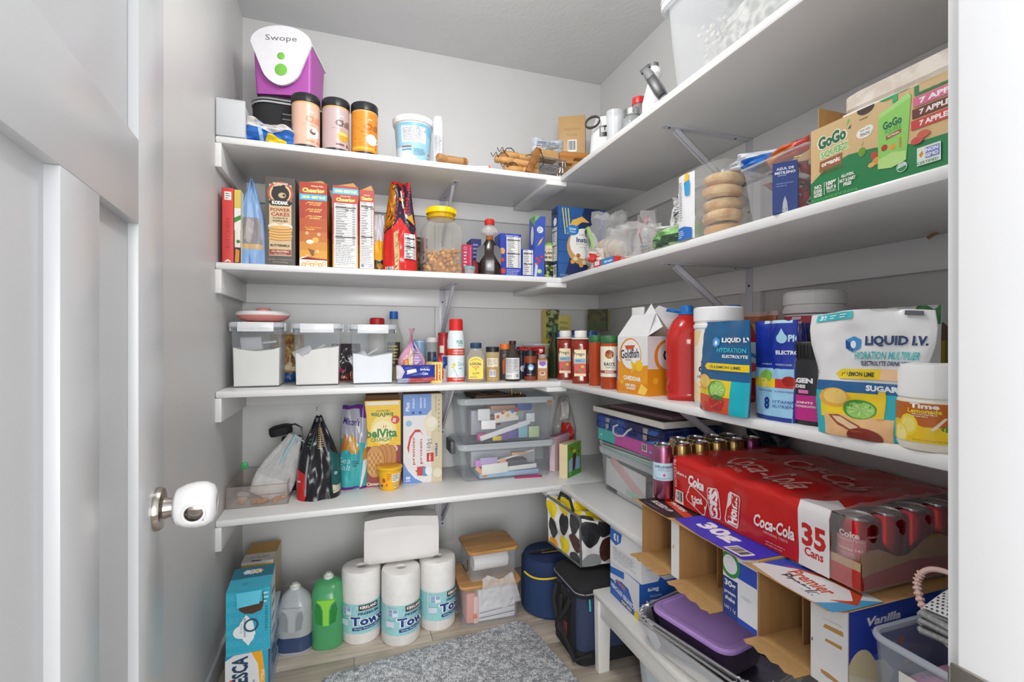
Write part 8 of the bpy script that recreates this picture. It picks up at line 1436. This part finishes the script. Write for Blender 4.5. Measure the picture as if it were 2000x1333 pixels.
printed(r, 'patch_text', [('t', 'ARCTIC ZONE', .5, .5, .2, 'b58a8a', {'w': .8})], plane_map((-w/2-.0088, .055, .05), (0, -1, 0), (0, 0, 1)), .07, .05)
G().tube([(-w/2-.012+.03, -d/2-.006, hh_-.03), (-w/2+.035, -d/2-.012, hh_-.08)], .0022, BLK, 5).tube([(-w/2+.034, -d/2-.01, hh_-.05), (-w/2+.035, -d/2-.013, hh_-.09)], .0038, '3fb5b9', 6).build('zip_pull', r)
G().tube([Vector((p.x, p.y, hh_-.034)) for p in rr(w+.016, d+.016, .04, 0)], .0025, mat('8a8a90', .5), 5, closed=True).build('zip', r)
# patterned shopping bag perched on the tote
r = thing('patterned_bag', 'white shopping bag patterned with yellow, brown, orange and grey pebble shapes', 'bag', (.775, 1.60, .345), .05, None, .0, 0)
PX = [(-.01, .235), (.0, .0)]
def quad_surf(A, B, C_, D, amp, seed):
    A, B, C_, D = map(Vector, (A, B, C_, D)); n = (B-A).cross(D-A).normalized()
    def f(u, v, off=0):
        p = A.lerp(B, u).lerp(D.lerp(C_, u), v)
        return p+n*(off+amp*(noise.noise(Vector((u*3, v*3, seed)))+.5*noise.noise(Vector((u*7, v*7, seed)))))
    return f
# corners (local): left face seen from the door, front face towards the camera
A0 = (.01, .215, .0); B0 = (.07, .06, -.038); C0 = (.055, .04, .155); D0 = (-.005, .2, .20)
E0 = (.27, .0, -.02); F0_ = (.285, -.02, .11)
A0 = (.018, .235, -.0); 
WB = mat('e4e3e1', .3)
sl = quad_surf(A0, B0, C0, D0, .01, 1); sf = quad_surf(B0, E0, F0_, C0, .012, 5)
G0 = (.25, .23, .0); H0 = (.26, .22, .145)
sb = quad_surf(E0, G0, H0, F0_, .0, 1); sk = quad_surf(G0, A0, D0, H0, .0, 1); st_ = quad_surf(C0, F0_, H0, D0, .012, 7); bo = quad_surf(A0, G0, E0, B0, .0, 1)
g = G()
for s_ in (sl, sf, sb, sk, st_, bo): g.grid(lambda u, v: s_(u, v), 14, 14, WB)
g.build('bag_body', r, 50)
def pebbles(seed, n):
    q = random.Random(seed); o = []
    cols = ('e9cf1e', '4a2c26', '3a3c3e', 'eaa01e', '8f9090', 'e9cf1e', 'efa52a', '5a3a30', '2a2a2c')
    for i in range(n):
        cx, cy = ((i*0.618) % 1), (i+.5)/n; cy = ((i*.37) % 1); a = q.uniform(-.6, .6)+PI/2; L1, L2 = q.uniform(.16, .26), q.uniform(.07, .12)
        o.append(('p', [(cx+L1*math.cos(t*PI/10)*math.cos(a)-L2*(1+.3*math.cos(t*PI/10))*math.sin(t*PI/10)*math.sin(a), cy+L1*math.cos(t*PI/10)*math.sin(a)+L2*(1+.3*math.cos(t*PI/10))*math.sin(t*PI/10)*math.cos(a)) for t in range(20)], cols[i % 9]))
    return o
def grid_pebbles(seed, nx, ny):
    q = random.Random(seed); o = []; cols = ('e9cf1e', '4a2c26', '3a3c3e', 'eaa01e', '8f9090', '2a2a2c', 'e9cf1e')
    for i in range(nx):
        for j in range(ny):
            cx, cy = (i+.5+q.uniform(-.12, .12))/nx, (j+.5*(i % 2)+q.uniform(-.1, .1))/(ny-.5)
            L1, L2 = .64/ny*q.uniform(.85, 1.05), .50/nx*q.uniform(.8, 1.1); a = q.uniform(-.35, .2)
            o.append(('p', [(cx+L2*(1+.35*math.sin(t*PI/10))*math.cos(t*PI/10)*math.cos(a)-L1*math.sin(t*PI/10)*math.sin(a), cy+L2*math.cos(t*PI/10)*math.sin(a)+L1*math.sin(t*PI/10)*math.cos(a)) for t in range(20)], cols[q.randrange(7)]))
    return o
def surfprint(nm, s_, shapes, W, H): printed(r, nm, shapes, lambda X_, Y_, f: s_(min(1, max(0, X_/W)), min(1, max(0, Y_/H)), f+.0016), W, H, grid=(14, 14), rough=.25)
surfprint('left_print', sl, grid_pebbles(4, 3, 3), .17, .2)
surfprint('front_print', sf, grid_pebbles(9, 3, 2), .2, .17)
surfprint('top_print', st_, grid_pebbles(12, 4, 3), .2, .17)
GT = mat('5f6163', .5)
def edge(P, Q, nm='trim_tape'): G().tube([Vector(P).lerp(Vector(Q), i/6) for i in range(7)], .005, GT, 6).build(nm, r)
edge(D0, C0); edge(A0, B0); edge(B0, C0)
G().tube([(.02, .15, .195), (.03, .15, .222), (.04, .09, .21), (.045, .075, .17)], .006, BLK, 6).build('handle', r)
# ================================================================ white step stool with foil trays and liner boxes
SW = mat('e8e6e1', .28)
zs = .28; sx0, sx1, sy0, sy1 = .828, 1.20, .62, 1.548
r = thing('step_stool', 'white painted wooden step stool bench with angled legs under the right shelf', 'stool', ((sx0+sx1)/2, (sy0+sy1)/2, 0))
w, d = sx1-sx0, sy1-sy0
G().box(-w/2, w/2, -d/2, d/2, zs-.022, zs, SW, .006).build('seat', r)
for sx_ in (-1, 1):
    for sy_ in (-1, 1): G().loft([(.042, .03, .003, .0005), (.05, .034, .003, zs-.023)], SW, M=Matrix.Translation((sx_*(w/2-.028), sy_*(d/2-.022), 0)) ).build('leg', r)
for sx_ in (-1, 1): G().box(sx_*(w/2-.018)-.009, sx_*(w/2-.018)+.009, -d/2+.04, d/2-.04, zs-.08, zs-.0225, SW, .002).build('apron', r)
for sy_ in (-1, 1): G().box(-w/2+.05, w/2-.05, sy_*(d/2-.02)-.009, sy_*(d/2-.02)+.009, zs-.08, zs-.0225, SW, .002).build('apron', r)
# pale bucket under the stool
r = thing('bucket', 'pale blue-grey plastic bucket under the white stool', 'bucket', (.99, 1.28, 0))
G().loft([R(.10, .0005), R(.105, .004), R(.125, .185), R(.131, .188), R(.131, .195), R(.121, .195), R(.10, .008)], mat('c9d0d6', .4), n=9).build('body', r)
# kitchen bag boxes
def bagbox(lb, x, y, z, w, d, h, rz, up):
    fr = [('r', 0, 0, 1, 1, '2a5fb5')] if up == 0 else [('r', 0, 0, 1, 1, 'e6e6e8')]
    if up == 0:
        fr += [('p', [(0, .45), (.4, .62), (.65, .6), (.85, .2), (1, .1), (1, 1), (0, 1)], 'dfe1e6'), ('p', [(0, .6), (.5, .75), (.5, .95), (0, .8)], '2f6fc4'), ('t', 'Bags', .12, .5, .16, 'eef1f6', {'rot': 180, 'w': .16, 'b': .03}), ('t', 'FLEX-TECH', .38, .52, .11, 'e8782c', {'rot': 172, 'w': .3, 'b': .03}), ('t', 'SCENTED KITCHEN', .45, .26, .13, 'eef1f6', {'rot': 176, 'w': .84, 'b': .03}), ('r', .38, .02, .78, .14, '3a1f22'), ('t', 'KIRKLAND', .58, .08, .09, 'eef1f6', {'rot': 180, 'w': .34, 'b': .03}), ('p', [(.82, 0), (1, 0), (1, .2), (.88, .22)], 'e9cf2c')]
        rt = [('r', 0, 0, 1, 1, '2a5fb5'), ('t', 'Bags', .25, .8, .15, 'eef1f6', {'rot': 180, 'w': .2, 'b': .03}), ('t', 'DRAWSTRING', .3, .62, .06, 'c9d6ea', {'rot': 180, 'w': .22}), ('t', 'KITCHEN', .4, .42, .2, 'eef1f6', {'rot': 180, 'w': .55, 'b': .04}), ('o', .75, .7, .1, .1, 'd9642c', .8)]
    else:
        fr += [('p', [(0, .98), (.4, .98), (.36, .72), (.2, .55), (0, .62)], '2a62b8'), ('t', '13', .2, .78, .2, 'eef1f6', {'rot': 180, 'w': .16, 'b': .04}), ('l', .1, .1, .9, .5, 8, 'b5b7bc')]
        rt = [('r', 0, 0, 1, 1, 'e2e2e5'), ('l', .1, .3, .9, .8, 6, 'c0c2c8'), ('p', [(.3, 0), (.45, 0), (.35, .12)], '2a62b8')]
    carton('liner_box', lb, 'box', x, y, z, w, d, h, rz, '2a5fb5' if not up else 'e6e6e8', {'front': fr, 'right': rt}, group='upside-down bin liner boxes')
bagbox('lower blue upside-down bin liner box standing on the white stool', .975, 1.412, zs+.0004, .185, .20, .118, -PI/2-.02, 0)
bagbox('upper white upside-down bin liner box under the lowest shelf', .975, 1.41, zs+.119, .185, .20, .118, -PI/2+.02, 1)
# foil trays
FO = mat('e6e6e8', .3, 'foil', sc=60)
def foil(lb, x, y, z, w, d, h, rz):
    r = thing('foil_tray', lb, 'tray', (x, y, z), rz, 'stack of foil roasting trays')
    rings = [[Vector((p.x, p.y, .0005)) for p in rr(w*.8, d*.78, .04, 0, n=18)]]
    for k, (s_, zz_) in enumerate(((.84, .01), (.92, h*.6), (.95, h*.97))):
        base = rr(w*s_, d*s_, .05, 0, n=18)
        rings.append([Vector((p.x*(1+.02*(-1)**i), p.y*(1+.02*(-1)**i), h*.97 if k == 2 else zz_)) for i, p in enumerate(base)])
    base = rr(w, d, .055, 0, n=18); rings.append([Vector((p.x*(1+.01*(-1)**i), p.y*(1+.01*(-1)**i), h)) for i, p in enumerate(base)])
    g = G().loft(rings, FO, True, False); g.tube([Vector((p.x*(1+.016*(-1)**i), p.y*(1+.016*(-1)**i), h+.0015*(-1)**(i//2))) for i, p in enumerate(rr(w, d, .055, 0, n=18))], .0035, FO, 6, closed=True)
    g.build('pan', r, 8); return r
fcx, fcy = .962, 1.075
for k in range(3): foil(('lowest', 'middle', 'uppermost')[k]+' foil roasting tray in the stack on the white stool', fcx, fcy-.005*k, zs+.0005+k*.012, .385, .27, .075+.004*(k == 2), -PI/2+.16+.03*k)
PU2 = mat('cda6f4', .35)
r = thing('lidded_container', 'dark translucent food container with purple lid resting in the foil trays', 'container', (fcx-.012, fcy+.028, zs+.036), -PI/2+.2)
G().loft([(.225, .155, .03, .0005), (.252, .18, .035, .07)], mat('4f3f5e', .15, 'clear', .75)).build('body', r)
G().loft([(.256, .184, .036, .068), (.264, .192, .04, .071), (.264, .192, .04, .078), (.255, .183, .036, .083), (.23, .16, .03, .084), (.225, .155, .03, .080)], PU2).build('lid', r)
# ================================================================ clear bin with hair tools beside the nearest carton
X0 = .842; bz = S4; by1, by0 = .588, .30; bh = .128
r = thing('tool_bin', 'thick clear bin with hair tools and paper sign at the shelf end', 'bin', (X0+.11, (by0+by1)/2, bz), -PI/2)
w, d = by1-by0, .22
TK = mat('eef2f8', .05, 'clear', .08); TKR = mat('d9dfe9', .05, 'clear', .45)
G().loft([(w*.94, d*.92, .02, .0005), (w, d, .024, bh-.01)], TK, True, False).loft([(w-.008, d-.008, .02, bh-.01), (w*.92, d*.9, .018, .004)], TK, False, False).build('body', r)
G().tube([Vector((p.x, p.y, bh-.006)) for p in rr(w, d, .026, 0)], .006, TKR, 8, closed=True).build('rim', r)
printed(r, 'paper_sign', [('r', 0, 0, 1, 1, 'e6e3dc'), ('t', 'Built-in handle', .42, .82, .13, '77726c', {'w': .7}), ('t', 'Clear &', .3, .52, .13, '77726c', {'w': .36}), ('l', .1, .1, .8, .35, 2, '9a958e')], plane_map((-w*.33, -d/2-.002, .006), (1, 0, 0), (0, 0, 1)), w*.8, bh-.045)
G().box(-w*.4, w*.3, -.07, .06, .006, .06, mat('6a5a72', .5, 'mottle', c2='c98aa8', sc=30), .01).build('hair_accessories', r)
PNK = mat('e6c3b8', .4)
r = thing('hair_straightener', 'pale pink hair tool with looped ribbed cord in the clear bin', 'hair tool', (X0+.07, .49, bz+.115), -PI/2)
lp = [Vector((-.055+.0, .0, .06))]
path = [(.03, -.02, .01), (-.02, -.015, .03), (-.055, -.005, .062), (-.072, .01, .095), (-.06, .02, .118), (-.03, .03, .12), (.0, .035, .1), (.02, .04, .07)]
def smooth(P, n=5):
    P = [Vector(p) for p in P]; o = []
    for i in range(len(P)-1):
        p0, p1, p2, p3 = P[max(i-1, 0)], P[i], P[i+1], P[min(i+2, len(P)-1)]
        for k in range(n):
            t = k/n; o.append(.5*((2*p1)+(-p0+p2)*t+(2*p0-5*p1+4*p2-p3)*t*t+(-p0+3*p1-3*p2+p3)*t**3))
    return o+[P[-1]]
sp = smooth(path)
G().tube(sp, [.0045 for _ in sp], PNK, 8).build('cord', r)
g = G()
for i in range(6, 18): g.tube([sp[i], sp[i]+(sp[i+1]-sp[i])*.45], .0068, PNK, 8)
o = g.build('strain_relief', r); o['kind'] = 'stuff'
G().tube(smooth([(-.035, .04, .02), (-.04, .05, .07), (-.02, .055, .1), (.01, .06, .1)]), .0045, PNK, 8).build('cord', r)
G().tube([(.01, -.03, .02), (.06, -.045, -.004), (.12, -.05, -.02)], [.014, .018, .016], mat('d9a89c', .4), 10).build('barrel', r)
g = G()
for k in range(14):
    g.tube([(.028+.0045*k, -.03-.0022*k-.013, .018-.003*k+.002), (.030+.0045*k, -.03-.0022*k-.014, .024-.003*k)], .0014, '2a2224', 5)
o = g.build('vent_slot', r); o['kind'] = 'stuff'
G().box(.045, .07, -.055, -.03, -.005, .03, mat('9fa2aa', .4), .004).build('clip', r)
# folded perforated grey fabric on the bin
GF = mat('a4a6a6', .7, 'cloth', sc=300)
r = thing('perforated_cover', 'folded light grey perforated fabric cover heaped on the clear bin', 'cover', (X0+.10, .425, bz+.15), -PI/2)
for k in range(3):
    G().grid(lambda u, v: Vector(((u-.5)*.20+.003*math.sin(v*6+k), -.075+v*.15, .012*k+.004*math.sin(u*5+k)+.004+.02*v)), 14, 8, GF).grid(lambda u, v: Vector(((u-.5)*.20+.003*math.sin(v*6+k), -.075+v*.15, .012*k+.004*math.sin(u*5+k)+.011+.02*v)), 14, 8, GF).tube([((u/10-.5)*.20, -.075, .012*k+.0075+.004*math.sin(u*.5+k)) for u in range(11)], .005, GF, 6).tube([(-.1, -.075+.15*u/6, .012*k+.0075+.02*u/6) for u in range(7)], .005, GF, 6).build('fold', r, 60)
def top(u, v): 
    return Vector((-.098+u*.20, -.072+v*.14, .044+.02*v+.085*u*v**.5+.05*u*u+.01*math.sin(v*3)))
G().grid(top, 18, 14, mat('d3d3d5', .6)).grid(lambda u, v: top(u, v)+Vector((0, 0, -.006)), 18, 14, GF).build('perforated_panel', r, 60)
g = G()
for i in range(27):
    for j_ in range(20):
        u, v = (i+.5+.5*(j_ % 2))/27.6, (j_+.5)/20; p = top(u, v); e1 = (top(min(1, u+.01), v)-p).normalized(); e2 = (top(u, min(1, v+.01))-p).normalized(); nn = e1.cross(e2).normalized()
        g.add([p+nn*.0006+e1*.0019*math.cos(a*PI/3)+e2*.0019*math.sin(a*PI/3) for a in range(6)], [tuple(range(6))], '2a2a2e')
o = g.build('perforation', r); o['kind'] = 'stuff'
